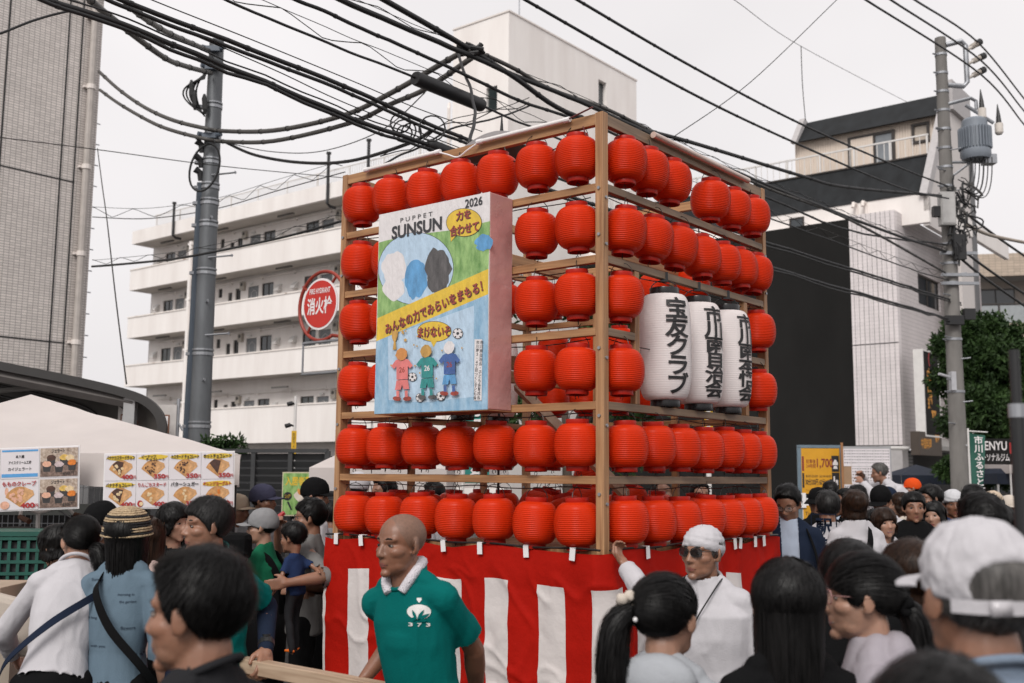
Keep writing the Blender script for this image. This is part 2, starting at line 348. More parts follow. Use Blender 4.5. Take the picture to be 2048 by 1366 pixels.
floors = [12.22, 9.47, 6.72, 3.45]
hol = [(b0, b1, f+z0, f+z1) for f in floors for (b0, b1, k, z0, z1) in unit]
wl = MB(); holes_wall(wl, 'a', 29.5, .25, 26.6, 51.3, 0, 15.2, hol); ab(wl, 'corridor_wall', M_apt)
e_ = MB(); e_.bx(29.5, 40, 51.1, 51.3, 0, 14.75); ab(e_, 'end_wall', M_apt)
m_w = MB(); m_w.bx(29.6, 29.64, 0, 1, 0, 1)
for f in floors:
    for (b0, b1, k, z0, z1) in unit:
        w_ = b1-b0; h_ = z1-z0
        if k == 'win':
            q = MB()
            for (y0, y1, za, zb) in ((0, .05, 0, h_), (w_-.05, w_, 0, h_), (.05, w_-.05, 0, .05), (.05, w_-.05, h_-.05, h_), (w_/2-.025, w_/2+.025, .05, h_-.05)): q.bx(0, .06, y0, y1, za, zb)
            wo = q.build('window', M_frame, apt, loc=(29.56-AP[0], b0-AP[1], f+z0)); q = MB(); q.bx(.025, .035, .05, w_-.05, .05, h_-.05); q.build('pane', M_glass if rnd.random() < .6 else mat('dim_curtain_pane', (.09, .10, .10), .2, .4, 6, stretch=(1, 8, .3)), wo)
        else:
            q = MB(); q.bx(0, .05, .02, w_-.02, 0, h_-.02); do = q.build('door', M_door, apt, loc=(29.56-AP[0], b0-AP[1], f))
            q = MB(); pts = [(-.004, .2, .3), (-.004, .2, 1.7), (-.004, w_/2, 1.85), (-.004, w_-.2, 1.7), (-.004, w_-.2, .3), (-.004, .2, .3)]; q.tube(pts, .012, 5); q.build('door_moulding', M_alu, do)
    for b in (50.55, 39.6, 38.3, 33.9):
        q = MB(); q.prism([(0, 0), (-.3, 0), (-.26, .14), (-.06, .34), (0, .34)], -.17, .17, (0, 2, 1)); q.build('vent_hood', M_alu, apt, loc=(29.5-AP[0], b-AP[1], f+1.55))
    for b in (47.6, 42.6, 35.2, 31.3):
        q = MB(); q.bx(-.16, 0, -.16, .16, 0, .42); mo = q.build('meter_box', mat('meter_grey', (.42, .38, .33), .5), apt, loc=(29.5-AP[0], b-AP[1], f+1.9)); q = MB(); q.cyl((-.175, 0, .28), (-.16, 0, .28), .09, n=12); q.build('dial', M_frame, mo)
    for b in (48.3, 41.9, 36.1, 32):
        q = MB(); q.bx(-.1, 0, -.14, .14, 0, .09); q.build('door_lamp', M_alu, apt, loc=(29.5-AP[0], b-AP[1], f+2.12))
    for b in (49, 44, 38.6, 33.4, 29.5):
        q = MB(); q.bx(-.06, .06, -.6, .6, -.08, 0); q.build('ceiling_light', mat('lamp_housing', (.2, .19, .18), .5), apt, loc=(28.9-AP[0], b-AP[1], f+2.6 if f < 11 else 14.768))
    q = MB(); q.tube([(29.42, 27, f+2.42), (29.42, 50, f+2.42)], .04, 6)
    for b in np.arange(28, 50, 2.6): q.bx(29.38, 29.5, b-.02, b+.02, f+2.3, f+2.5)
    ab(q, 'service_pipe', M_apt)
q = MB(); q.tube([(27.98, 45.3, 3), (27.98, 45.3, 14.1)], .11, 8)
for z in (13.9, 10.9, 8.2, 5.4): q.bx(27.9, 28.09, 45.1, 45.5, z, z+.1)
ab(q, 'downpipe', M_apt)
for b, zt, zb in ((47.1, 16.45, 14.7), (34.45, 16.9, 14.5), (31.7, 17, 14.6)):
    q = MB(); q.tube([(28.0, b, zt), (28.0, b, zb), (28.2, b, zb-.12), (28.5, b, zb-.12)], .075, 8); q.cyl((28.0, b, zt), (28.0, b, zt+.1), .12, n=8); ab(q, 'vent_pipe', M_pipe)
q = MB()
for b in np.arange(26.7, 49.9, .16): q.bx(28.59, 28.61, b-.01, b+.01, 15.3, 16.3)
for b in np.arange(26.7, 49.9, 2.3): q.bx(28.57, 28.63, b-.025, b+.025, 15.3, 16.36)
q.bx(28.575, 28.625, 26.6, 49.9, 16.3, 16.35); q.bx(28.58, 28.62, 26.6, 49.9, 15.5, 15.54)
ab(q, 'roof_railing', M_alu, kind='stuff')
tw = MB()
holes_wall(tw, 'a', 28.07, .3, 23.5, 26.6, 0, 21.0, [(24.1, 24.7, 16.85, 17.95)])
holes_wall(tw, 'b', 23.5, .3, 28.37, 38.0, 0, 21.0, [(34.7, 35.37, 18.95, 20.1)])
tw.bx(37.7, 38, 23.8, 26.6, 0, 21); tw.bx(28.37, 37.7, 26.3, 26.6, 0, 21); tw.bx(28.37, 37.7, 23.8, 26.3, 20.7, 20.98)
T = ab(tw, 'stair_tower', M_apt)
q = MB(); q.bx(28.03, 38.05, 23.46, 26.64, 21.0, 21.07); gbuild(q, 'coping', M_white, T, 0, 0)
q = MB(); q.bx(28.25, 28.28, 24.1, 24.7, 16.85, 17.95)
for z in np.arange(16.95, 17.95, .09): q.box((28.19, 24.4, z), (.1, .52, .012), Matrix.Rotation(.6, 3, 'Y'))
gbuild(q, 'louvre_window', mat('louvre_green_grey', (.09, .12, .12), .4), T, 0, 0)
q = MB(); q.bx(34.7, 35.37, 23.7, 23.73, 18.95, 20.1); w2 = gbuild(q, 'window', M_glass, T, 0, 0)
q = MB(); q.tube([(28.0, 26.75, 3), (28.0, 26.75, 17.5), (28.2, 26.9, 17.8)], .07, 6); ab(q, 'downpipe', M_white)
q = MB(); q.tube([(30, 24.5, 21), (30, 24.5, 24.5)], .03, 5); ab(q, 'antenna_mast', M_steel)

# ---- beige tiled tower at the left edge
M_tile = tilemat('beige_mosaic_tile', (.66, .605, .57), (.29, .26, .24), .1, .05, ms=.11, var=.09)
DT = (5.94, 15.86); dt = gthing('tiled_tower', *DT, 'tall beige mosaic tiled building cut by the left picture edge', 'building')
q = MB(); q.bx(-6, 5.94, 15.86, 24, 0, 19); gbuild(q, 'wall', M_tile, dt, *DT)
q = MB()
for a in (onB(22, 0, DT[1])[0], onB(140, 30, DT[1])[0], onB(167, 30, DT[1])[0]): q.bx(a-.014, a+.014, 15.852, 15.87, 0, 19)
for z in (onB(85, 350, DT[1])[2], onB(85, 350, DT[1])[2]-3.1, 10.9): q.bx(-6, 5.55, 15.852, 15.87, z-.012, z+.012)
gbuild(q, 'expansion_joint', mat('joint_dark', (.03, .03, .03), .8), dt, *DT)
q = MB(); q.tube([(5.72, 15.76, 0), (5.72, 15.76, 19)], .07, 10); gbuild(q, 'rain_pipe', mat('pipe_beige', (.42, .38, .35), .5), dt, *DT)
for z in (4.2, 5.9, 7.6, 9.2, 10.6):
    q = MB(); q.cyl((5.72, 15.76, z), (5.72, 15.76, z+.09), .085, n=10); q.bx(5.6, 5.84, 15.78, 15.86, z+.02, z+.06); gbuild(q, 'pipe_bracket', M_white, dt, *DT)
for z in np.arange(4, 9, .42): q = MB(); q.tube([(5.94, 15.95, z), (6.06, 15.95, z)], .012, 5); gbuild(q, 'step_peg', M_steel, dt, *DT)

# ---- shop building on the right: charcoal wall, white tile, mansard roof
M_char = mat('charcoal_cladding', (.0145, .014, .0135), .8, .25, .5, bump=.05, spec=.15, stretch=(1, 1, .4))
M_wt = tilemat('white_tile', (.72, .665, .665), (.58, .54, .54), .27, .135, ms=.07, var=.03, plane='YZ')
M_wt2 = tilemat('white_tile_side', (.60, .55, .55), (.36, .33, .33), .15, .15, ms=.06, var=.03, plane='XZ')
M_sid = mat('cream_siding', (.66, .57, .49), .6, .05, 2)
M_mans = mat('dark_roof_metal', (.013, .0145, .016), .6, .5, 2.2, stretch=(1, 1, .25), rvar=.1, spec=.2)
M_gable = mat('grey_gable', (.42, .4, .4), .7, .08)
BS = (33.1, 9.6); sb = gthing('shop_building', *BS, 'four storey shop building with charcoal wall, white tiles and dark mansard roof', 'building')  # coordinates below fitted to image pixels nearer in, then scaled about the camera
def sbb(mb, name, m, **k): return gbuild(mb, name, m, sb, *BS, **k)
q = MB(); q.bx(33.104, 33.4, 11.27, 24, 0, 11.33); sbb(q, 'charcoal_wall', M_char)
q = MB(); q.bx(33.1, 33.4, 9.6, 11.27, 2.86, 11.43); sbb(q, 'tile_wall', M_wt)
q = MB()
for b in np.linspace(9.75, 11.15, 9): q.bx(33.09, 33.1, b-.004, b+.004, 2.86, 11.43)
for z in (2.95, 6.6): q.bx(33.09, 33.1, 9.6, 11.27, z-.015, z+.015)
sbb(q, 'tile_joint', mat('joint_dark', (.03, .03, .03), .8))
w0, w1 = onB(1835, 545, BS[1]), onB(1882, 622, BS[1])
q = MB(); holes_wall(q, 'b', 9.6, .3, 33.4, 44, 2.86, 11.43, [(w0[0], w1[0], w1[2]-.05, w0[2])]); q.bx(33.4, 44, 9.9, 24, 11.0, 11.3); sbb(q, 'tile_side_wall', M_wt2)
q = MB(); ww, wh = w1[0]-w0[0], w0[2]-w1[2]+.05
for (x0, x1, za, zb) in ((0, .07, 0, wh), (ww-.07, ww, 0, wh), (.07, ww-.07, 0, .07), (.07, ww-.07, wh-.07, wh), (ww/2-.04, ww/2+.04, .07, wh-.07)): q.bx(x0, x1, .08, .16, za, zb)
wo = q.build('window', M_frame, sb, loc=(w0[0]-BS[0], 0, w1[2]-.05)); q = MB(); q.bx(.07, ww-.07, .11, .12, .07, wh-.07); q.build('pane', M_glass, wo)
q = MB(); q.bx(ww*.05, ww*.42, .125, .13, .07, wh-.07); q.build('curtain', M_paper, wo)
q = MB(); holes_wall(q, 'a', 33.94, .2, 8.62, 24, 11.0, 12.1, [(13.35, 13.95, 11.46, 11.9)]); q.bx(33.94, 45, 8.62, 8.8, 11.43, 12.1); sbb(q, 'upper_wall', M_apt)
q = MB()
for (y0, y1, z0, z1) in ((0, .06, 0, .44), (.54, .6, 0, .44), (.06, .54, 0, .06), (.06, .54, .38, .44)): q.bx(0, .08, y0, y1, z0, z1)
wo = q.build('window', M_frame, sb, loc=(33.9-BS[0], 13.35-BS[1], 11.46)); q = MB(); q.bx(.03, .04, .06, .54, .06, .38); q.build('pane', M_glass, wo)
for b in (11.26, 10.9):
    q = MB(); q.tube([(33.9, b, 11.3), (33.9, b, 11.95), (33.85, b, 12.02), (33.6, b, 12.02), (33.55, b, 11.85)], .07, 8); sbb(q, 'flue_pipe', M_white)
def slope(a0, z0, a1, z1, b0, b1, t=.12):
    m = MB(); m.prism([(a0, z0), (a1, z1), (a1+t, z1), (a0+t, z0)], b0, b1, (0, 2, 1)); return m
q = slope(33.9, 12.1, 35.03, 13.8, 8.9, 24); o = sbb(q, 'mansard_roof', M_mans); q = MB(); q.bx(34.98, 35.25, 8.9, 24, 13.8, 13.86); gbuild(q, 'ridge_cap', M_frame, o, 0, 0)
sid = MB()
holes_wall(sid, 'a', 36.58, .2, 8.9, 14.76, 13.6, 15.85, [(10.6, 12.5, 13.6, 15.55), (9.26, 9.94, 14.8, 15.6)])
for b in np.arange(8.95, 14.76, .105):
    zz = [(13.6, 15.85)]
    if 10.5 < b < 12.6: zz = [(15.6, 15.85)]
    elif 9.2 < b < 10.0: zz = [(13.6, 14.75), (15.65, 15.85)]
    for z0, z1 in zz: sid.bx(36.545, 36.58, b, b+.055, z0, z1)
sbb(sid, 'siding_wall', M_sid)
q = MB(); q.bx(36.6, 44, 14.56, 14.76, 13.6, 15.85); sbb(q, 'siding_end', M_sid)
q = MB()
for (y0, y1, z0, z1) in ((0, .12, 0, 1.95), (1.78, 1.9, 0, 1.95), (.12, 1.78, 1.85, 1.95), (.78, .86, 0, 1.85)): q.bx(-.06, .1, y0, y1, z0, z1)
do = q.build('balcony_door', M_frame, sb, loc=(36.55-BS[0], 10.6-BS[1], 13.6)); q = MB(); q.bx(.0, .015, .12, .78, .05, 1.85); q.build('pane', mat('reflecting_pane', (.22, .24, .26), .1, .3, 1), do)
q = MB(); q.bx(-.04, .0, .86, 1.78, .05, 1.85)
for b in np.arange(.88, 1.76, .1): q.bx(-.06, -.04, b, b+.05, .05, 1.85)
q.build('shutter', M_sid, do)
q = MB()
for (y0, y1, z0, z1) in ((0, .1, 0, .8), (.58, .68, 0, .8), (.1, .58, 0, .1), (.1, .58, .7, .8)): q.bx(-.05, .1, y0, y1, z0, z1)
wo = q.build('window', M_frame, sb, loc=(36.55-BS[0], 9.26-BS[1], 14.8)); q = MB(); q.bx(.03, .045, .1, .58, .1, .7); q.build('pane', mat('curtained_pane', (.42, .36, .3), .2, .2, 3), wo)
q = slope(36.2, 15.7, 37.2, 16.8, 8.9, 14.5); o = sbb(q, 'mansard_cap', M_mans); q = MB(); q.bx(37.2, 44, 8.9, 14.5, 16.66, 16.8); gbuild(q, 'roof_deck', M_mans, o, 0, 0)
q = MB(); q.prism([(36.0, 15.66), (36.3, 15.66), (37.3, 16.86), (37.0, 16.95)], 14.5, 14.75, (0, 2, 1)); sbb(q, 'gable_trim', M_gable)
q = MB(); q.prism([(33.75, 12.0), (34.2, 12.0), (37.6, 16.95), (37.1, 16.95)], 8.62, 8.9, (0, 2, 1)); sbb(q, 'gable_trim', M_gable)
q = MB(); ge = onB(1944, 330, 8.66)[0]; q.prism([(34.0, 10.9), (ge, 10.9), (ge, 16.6), (37.5, 16.6), (34.3, 12.1)], 8.66, 8.86, (0, 2, 1)); sbb(q, 'gable_wall', mat('gable_white', (.6, .56, .54), .7, .06)); g0 = onB(1922, 520, 8.66)[0]; q = MB(); q.bx(g0, ge-.5, 8.66, 8.86, 0, 10.9); sbb(q, 'rear_wall', mat('gable_white', (.6, .56, .54), .7, .06)); q = MB(); q.bx(ge-.5, ge, 8.6, 8.95, 0, 16.2); sbb(q, 'corner_pillar', mat('pillar_grey', (.12, .12, .125), .6, .1))
q = MB(); q.bx(37.1, 39.5, 8.5, 8.9, 16.1, 17.3); sbb(q, 'chimney_box', M_gable)
q = MB(); q.bx(35.28, 35.34, 8.95, 24, 14.66, 14.72)
for b in np.arange(9, 24, .27): q.bx(35.3, 35.32, b-.012, b+.012, 13.8, 14.66)
for b in np.arange(9, 24, 1.4): q.bx(35.28, 35.34, b-.03, b+.03, 13.8, 14.7)
sbb(q, 'terrace_railing', M_alu)
# ground floor shop front under the side wall
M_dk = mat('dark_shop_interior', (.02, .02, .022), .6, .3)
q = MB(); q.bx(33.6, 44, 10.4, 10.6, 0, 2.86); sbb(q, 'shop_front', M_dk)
q = MB(); q.bx(33.1, 33.7, 9.62, 11.27, 0, 2.86); sbb(q, 'ground_wall', M_gable)
q = MB()
for z in np.arange(.1, 2.7, .12): q.bx(33.7, 35.2, 9.95, 10.0, z, z+.09)
sbb(q, 'roller_shutter', mat('shutter_grey', (.2, .2, .2), .5))
q = MB(); q.prism([(9.6, 3.3), (8.7, 2.95), (8.7, 2.8), (9.6, 2.8)], 34.6, 44, (1, 2, 0)); sbb(q, 'awning', mat('awning_grey', (.25, .24, .23), .6))
# restaurant signs
M_gold = mat('gold_lettering', (.62, .27, .03), .5, .1)
def signboard(name, label, p0, xd, w_, h_, d_, m, lines, border=None):
    F = frame(p0, xd, (0, 0, 1)); s = empty(name, (0, 0, 0), 0, label, 'sign'); s.matrix_world = F
    q = MB(); q.box((0, 0, -d_/2), (w_, h_, d_)); q.build('panel', m, s, bevel=.008)
    if border:
        q = MB(); t = border[1]
        for (x, y, a, b) in ((0, h_/2, w_+t, t), (0, -h_/2, w_+t, t), (w_/2, 0, t, h_-t), (-w_/2, 0, t, h_-t)): q.box((x, y, -d_/2), (a, b, d_+.03))
        q.build('border', border[0], s)
    I = Matrix.Identity(4)
    for l in lines:
        l = dict(l); text(l.pop('t'), l.pop('s'), l.pop('m'), s, I, l.pop('x', 0), l.pop('y', 0), l.pop('z', .006), **l)
    return s
p = pl(1864, 788, G(0, 8.6), eL)
signboard('restaurant_sign', 'tall black shop sign with orange characters half behind the tree', p, eR, 1.7, 2.95, .3, M_char,
  [dict(t='中国料理', s=.55, m=M_gold, x=-.25, y=.15, vertical=True, height=1.45, width=.5, bold=.03, line=.8), dict(t='平', s=.6, m=M_gold, x=.1, y=-.85, bold=.03), dict(t='(', s=.5, m=M_redink, x=-.2, y=1.2, bold=.03)], (M_alu, .06))
p = pl(1862, 888, G(0, 8.6), eL)
signboard('shop_fascia_sign', 'low dark restaurant fascia with gold characters over the entrance', p, eR, 2.4, .8, .3, mat('dark_brown', (.06, .045, .035), .6),
  [dict(t='中国料理', s=.4, m=M_gold, x=-.5, width=1.1, height=.36, bold=.02), dict(t='平', s=.6, m=M_gold, x=.7, y=.05, bold=.03)])

# ---- beige flats far right
M_bei = tilemat('beige_brick_tile', (.46, .37, .29), (.3, .25, .2), .3, .15, ms=.08)
ff = np.array(at(1950, 700, 55)); fl = empty('distant_flats', (ff[0], ff[1], 0), RAD(-12), 'beige tiled flats with glass balconies beyond the tree', 'apartment building')
for z0 in (0, 3.3, 6.6, 9.9):
    q = MB(); q.bx(0, 22, 0, .3, z0+2.5, z0+3.3); q.build('balcony_band', M_bei, fl)
    q = MB(); q.bx(0, 22, 1.8, 2.1, z0, z0+2.5); q.build('recess_wall', mat('flats_wall', (.4, .35, .31), .7, .1), fl)
    for x in np.arange(.5, 21, 2.6):
        q = MB(); q.bx(x, x+2, 1.7, 1.78, z0+.1, z0+2.1); wo = q.build('window', M_frame, fl); q = MB(); q.bx(x+.08, x+.97, 1.66, 1.69, z0+.2, z0+2); q.bx(x+1.05, x+1.92, 1.66, 1.69, z0+.2, z0+2); q.build('pane', M_glass, wo)
    for x in np.arange(0, 21, 1.3):
        q = MB(); q.bx(x+.05, x+1.25, .1, .14, z0, z0+.95); q.build('balcony_glass', mat('frosted_glass', (.3, .32, .33), .3, .1), fl)
    q = MB()
    for x in np.arange(0, 22, 1.3): q.bx(x-.04, x+.04, .05, .2, z0, z0+1.05)
    q.bx(0, 22, .05, .2, z0+.98, z0+1.05); q.build('balcony_rail', M_frame, fl)
q = MB(); q.bx(0, 22, 0, 9, 13.2, 13.6); q.bx(8, 22, 2, 9, 13.6, 14.6); q.build('roof', M_bei, fl)

# ---- utility poles
def pole(name, label, base, h, r0, r1, m):
    p = empty(name, (base[0], base[1], 0), 0, label, 'utility pole'); q = MB(); q.tube([(0, 0, z) for z in np.linspace(0, h, 8)], np.linspace(r0, r1, 8), 20); q.build('shaft', m, p, smooth=40); return p
M_pol1 = mat('grey_painted_steel', (.115, .122, .13), .45, .28, 2.5, metal=.3, stretch=(1, 1, .3))
M_pol2 = mat('weathered_concrete', (.17, .16, .15), .8, .3, 3, bump=.25, bscale=60, stretch=(1, 1, .3))
b0 = at(398, 880, 16); lp = pole('utility_pole', 'thick grey steel pole between the crepe tent and cream flats', b0, 8.62, .178, .112, M_pol1)
q = MB(); q.tube([(-.2, -.02, 1.5), (-.17, -.02, 3.9), (-.15, -.02, 6.3)], .055, 8); q.build('cable_conduit', mat('conduit_blue_grey', (.05, .065, .085), .5), lp)
for z in (2.5, 3.6, 4.85, 5.6, 5.95, 6.2, 6.6, 7.0, 7.5, 8.1):
    r = .178-.066*z/8.62; q = MB(); q.cyl((0, 0, z), (0, 0, z+.045), r+.012, n=18); q.cyl((0, 0, z+.075), (0, 0, z+.1), r+.012, n=18); q.cyl((-.2, -.02, z), (-.2, -.02, z+.045), .06, n=8); q.build('band_clamp', M_steel, lp)
for k, z in enumerate((3.2, 3.9, 4.4, 5.1, 5.7, 6.4, 6.9)):
    q = MB(); s = 1 if k % 2 else -.2; q.tube([(.05, -.12, z), (.05+.28*s+.1, -.2, z+.02)], .014, 6); q.cyl((.05+.28*s+.1, -.2, z+.02), (.06+.28*s+.1, -.205, z+.02), .024, n=6); q.build('step_bolt', M_steel, lp)
zl = lambda v: at(410, v, 16)[2]
for v in (106, 142, 278): z = zl(v); q = MB(); q.box((.02, -.17, z), (.26, .07, .08)); q.cyl((.12, -.2, z), (.2, -.24, z), .035, n=8); q.cyl((-.12, -.16, z+.02), (-.17, -.2, z+.02), .04, n=8); q.build('cable_anchor', mat('anchor_blue_grey', (.08, .1, .13), .5), lp)
for k in range(5):
    q = MB(); t = np.linspace(0, 1, 14); q.tube([(-.1-(.10+.03*k)*sin(pi*s)**.8*1.5, -.12-.02*k, zl(150+4*k)-s*(zl(150)-zl(238-5*k))+.04*sin(pi*s)) for s in t], .014, 6); q.build('jumper_cable', M_cable, lp)
for u, v in ((382, 180), (388, 200), (408, 208)): p_ = at(u, v, 15.8)-np.array([b0[0], b0[1], 0]); x, z = p_[0], p_[2]; q = MB(); q.tube([(x, -.2, z+.16), (x, -.2, z+.09), (x+.02, -.2, z-.09), (x+.02, -.2, z-.16)], [.018, .04, .04, .018], 8); q.build('splice_cover', M_black, lp)
for v in (292, 322, 348): z = zl(v); q = MB(); q.tube([(-.14, -.05, z-.12), (-.15, -.06, z), (-.22, -.1, z+.05)], [.04, .05, .055], 10); q.build('conduit_hood', M_pipe, lp)
q = MB(); t = np.linspace(0, 2*pi, 30); c0 = at(410, 336, 15.8)-np.array([b0[0], b0[1], 0]); q.tube([(c0[0]+.23*cos(s), -.22, c0[2]+.36*sin(s)+.1*cos(s)) for s in t], .017, 6); q.build('cable_loop', M_cable, lp)

b1 = at(1920, 970, 22); rp = pole('utility_pole', 'weathered concrete pole carrying a grey transformer beside the leafy tree', b1, 11.35, .19, .115, M_pol2)
for z in np.concatenate([np.arange(5.9, 11, .42), [3.6, 4.7]]):
    r = .19-.075*z/11.35; q = MB(); q.cyl((0, 0, z), (0, 0, z+.05), r+.012, n=18); q.cyl((-r, -.05, z+.025), (-r-.09, -.08, z+.025), .018, n=6); q.build('band_clamp', M_steel, rp)
for k, z in enumerate(np.arange(2.5, 9.5, .45)):
    q = MB(); s = (-1)**k; q.tube([(.06*s, -.12, z), (.26*s, -.2, z+.02)], .013, 6); q.build('step_bolt', M_steel, rp)
# offset arm with three insulators
zr = lambda v, u=1930: at(u, v, 22)[2]
q = MB(); q.tube([(.1, -.05, zr(92)), (.42, -.1, zr(86)), (.5, -.1, zr(95)), (.5, -.1, zr(168)), (.42, -.1, zr(176)), (.1, -.05, zr(172))], .055, 10); q.build('offset_arm', M_steel, rp)
M_porc = mat('white_porcelain', (.6, .55, .5), .25, .1)
for v, u in ((100, 1956), (128, 1963), (156, 1963)):
    tip = at(u, v-14, 22)-np.array([b1[0], b1[1], 0]); c = np.array([.52, -.1, zr(v+4)]); d = tip-c
    q = MB(); q.tube([c, c+d*.4], .035, 8); q.tube([c+d*.4+d*k/14*.5 for k in range(14)], [.035+.03*(k % 2) for k in range(14)], 10); q.build('insulator', M_porc, rp)
    q = MB(); q.tube([c+d*.9, c+d*1.2], .075, 10); q.build('insulator_cap', M_black, rp)
# transformer and cutouts
M_trf = mat('transformer_grey_blue', (.2, .225, .26), .45, .08, 4); tz, th_ = zr(322), zr(240)-zr(322); tx = at(1946, 285, 22)[0]-b1[0]
q = MB(); q.lathe([(.05, th_), (.22, th_*.98), (.26, th_*.93), (.26, th_*.77), (.28, th_*.75), (.28, .22), (.31, .19), (.31, .08), (.27, 0), (.2, 0)], 28); tr_ = q.build('transformer', M_trf, rp, smooth=40, loc=(tx, -.1, tz))
q = MB()
for k in range(30):
    a = 2*pi*k/30; q.box((.305*cos(a), .305*sin(a), .22+th_*.26), (.07, .018, th_*.5), Matrix.Rotation(a, 3, 'Z'))
q.build('cooling_fin', M_trf, tr_, kind='stuff')
q = MB(); q.tube([(0, -.05, zr(212)), (.55, -.12, zr(200)), (.66, -.12, zr(206)), (.66, -.12, zr(222))], .04, 8); q.tube([(.42, -.15, zr(215)), (.98, -.2, zr(252))], .04, 8); q.build('cutout_arm', M_steel, rp)
for (u, v) in ((1964, 228), (1998, 258)):
    p_ = at(u, v, 21.8); x, z = p_[0]-b1[0], p_[2]; q = MB(); q.tube([(x, -.2, z-.12), (x, -.2, z-.08), (x, -.2, z+.12)], [.06, .085, .085], 12); c_ = q.build('fuse_cutout', M_porc, rp)
    q = MB(); q.tube([(x, -.2, z+.12), (x, -.2, z+.28), (x-.01, -.2, z+.55)], [.06, .045, .008], 10); q.build('cutout_hood', M_black, c_)
q = MB(); q.tube([(.05, -.05, tz-.05), (tx+.2, -.1, tz-.05)], .03, 6); q.tube([(.05, 0, tz-.4), (tx-.1, -.1, tz-.05)], .025, 6); q.bx(tx+.15, tx+.4, -.22, .02, tz-.1, tz+.1); q.build('transformer_bracket', M_steel, rp)
for k in range(6):
    x = tx-.15+.08*k; q = MB(); t = np.linspace(0, 1, 12); q.tube([(x+(.05-x*.7)*s**2, -.2-.02*k, tz-sin(pi*s*.9)*(.3+.05*k)-.55*s) for s in t], .012+.005*(k % 3 == 0), 6); q.build('drop_lead', M_cable, rp)
rr_ = random.Random(3)
for k in range(34):
    z = zr(355)-.045*k; q = MB(); t = np.linspace(0, 1, 9); sx_ = rr_.uniform(.1, .4); a0 = rr_.uniform(-.15, .3)
    q.tube([(a0+sx_*sin(pi*s)*(1 if k % 3 else -.3), -.16-.05*sin(pi*s)-.003*k, z-s*rr_.uniform(.2, .6)) for s in t], rr_.choice([.012, .018, .026]), 6); q.build('tangled_lead', rr_.choice([M_cable, M_cable, M_greycable, M_cable]), rp)
x0, x1 = at(1876, 420, 21.8)[0]-b1[0], at(1906, 420, 21.8)[0]-b1[0]; q = MB(); q.bx(x0, x1, -.36, -.16, zr(458), zr(392)); bx_ = q.build('junction_box', mat('box_grey', (.36, .35, .34), .5, .1), rp, bevel=.02); q = MB(); q.bx(x0+.03, x1-.03, -.372, -.362, zr(454), zr(396)); q.build('box_door', mat('box_grey_light', (.42, .41, .4), .5), bx_)
q = MB(); q.bx(x0-.14, x0, -.33, -.2, zr(440), zr(420)); q.build('camera', M_black, rp)
for (u0, u1, v0, v1) in ((1888, 1925, 632, 650), (1925, 1948, 618, 640), (1905, 1930, 470, 520)):
    a_ = at(u0, v0, 21.8); b_ = at(u1, v1, 21.8); q = MB(); q.bx(a_[0]-b1[0], b_[0]-b1[0], -.3, -.18, b_[2], a_[2]); q.build('splice_case', M_black, rp)
for v in (553, 570, 510): q = MB(); q.bx(-.28, .5, -.22, -.16, zr(v+3), zr(v-3)); q.build('cross_bracket', M_steel, rp)
q = MB(); q.tube([(-.1, -.1, zr(757)), (-.42, -.2, zr(750))], .03, 8); q.bx(-.16, -.06, -.2, -.05, zr(782), zr(745)); q.build('lamp_bracket', mat('pale_bracket', (.4, .4, .42), .4), rp)

# ---- overhead cables
CB = gl((b1[0], b1[1], 0))[1]          # the cables run along the street, in one vertical plane
def street(px, b=None): return [pl(u, v, G(0, CB if b is None else b), eL) for u, v in px]
def cable(label, pts, r, m=None, rough=0., lash=0, zig=0):
    P = smooth_path(pts, 8); m = m or M_cable
    if rough: P = P+np.stack([fbm(P*2.1+k*9, 2) for k in range(3)], -1)*rough
    q = MB(); q.tube(P, r, 8 if r > .01 else 5)
    c = q.mesh('cable', m, smooth=True); o = link('overhead_cable', c); tag(o, label, 'cable', 'overhead cables')
    if lash or zig:
        L_ = np.concatenate([[0], np.cumsum(np.linalg.norm(np.diff(P, axis=0), axis=1))]); q = MB()
        at_ = lambda s: np.array([np.interp(s, L_, P[:, k]) for k in range(3)])
        if zig:
            pts2 = [at_(s)+np.array([0, 0, r+.004+zig*abs(((s/.9) % 1)-.5)*2]) for s in np.arange(0, L_[-1], .11)]
            q.tube(pts2, .005, 4); q.tube(P+np.array([0, 0, zig+.01]), .004, 4)
            q.build('lashing_wire', M_wire, o)
        else:
            for s in np.arange(.3, L_[-1]-.2, lash):
                c0 = at_(s); q.tube([c0-(at_(s+.012)-c0), c0+(at_(s+.012)-c0)], r*1.22, 8)
            q.build('lashing_band', M_cable, o, kind='stuff')
    return o
c1 = [(20, -38), (92, 0), (232, 44), (420, 118), (700, 234), (861, 290), (960, 328), (1093, 377), (1193, 410), (1547, 535), (1800, 609), (1905, 640)]
cable('lowest heavy black bundle crossing from the upper left to the far pole', street(c1), .022, rough=.012, lash=.9)
cable('second strand twisted close under the lowest black bundle', [p+np.array([.02, -.03, -.045]) for p in street(c1)], .015, rough=.03, lash=.6)
cable('thin wire riding above the lowest black bundle', [p+np.array([0, 0, .05]) for p in street(c1[:6])], .007, rough=.02)
c2 = [(185, -35), (240, 0), (420, 67), (700, 178), (813, 229), (943, 284), (1100, 343), (1300, 410), (1543, 487), (1800, 568), (1921, 606)]
cable('heavy black cable pair passing over the grey left pole', street(c2), .02, rough=.012, lash=.5)
cable('lower half of the cable pair passing over the left pole', [p+np.array([0, -.02, -.05]) for p in street(c2)], .016, rough=.02, lash=.7)
c3 = [(700, -38), (769, 0), (912, 82), (1022, 150), (1152, 232), (1348, 275), (1604, 352), (1700, 375), (1900, 393)]
cable('thick smooth black cable dipping towards the lantern frame corner', street(c3), .027, lash=.8)
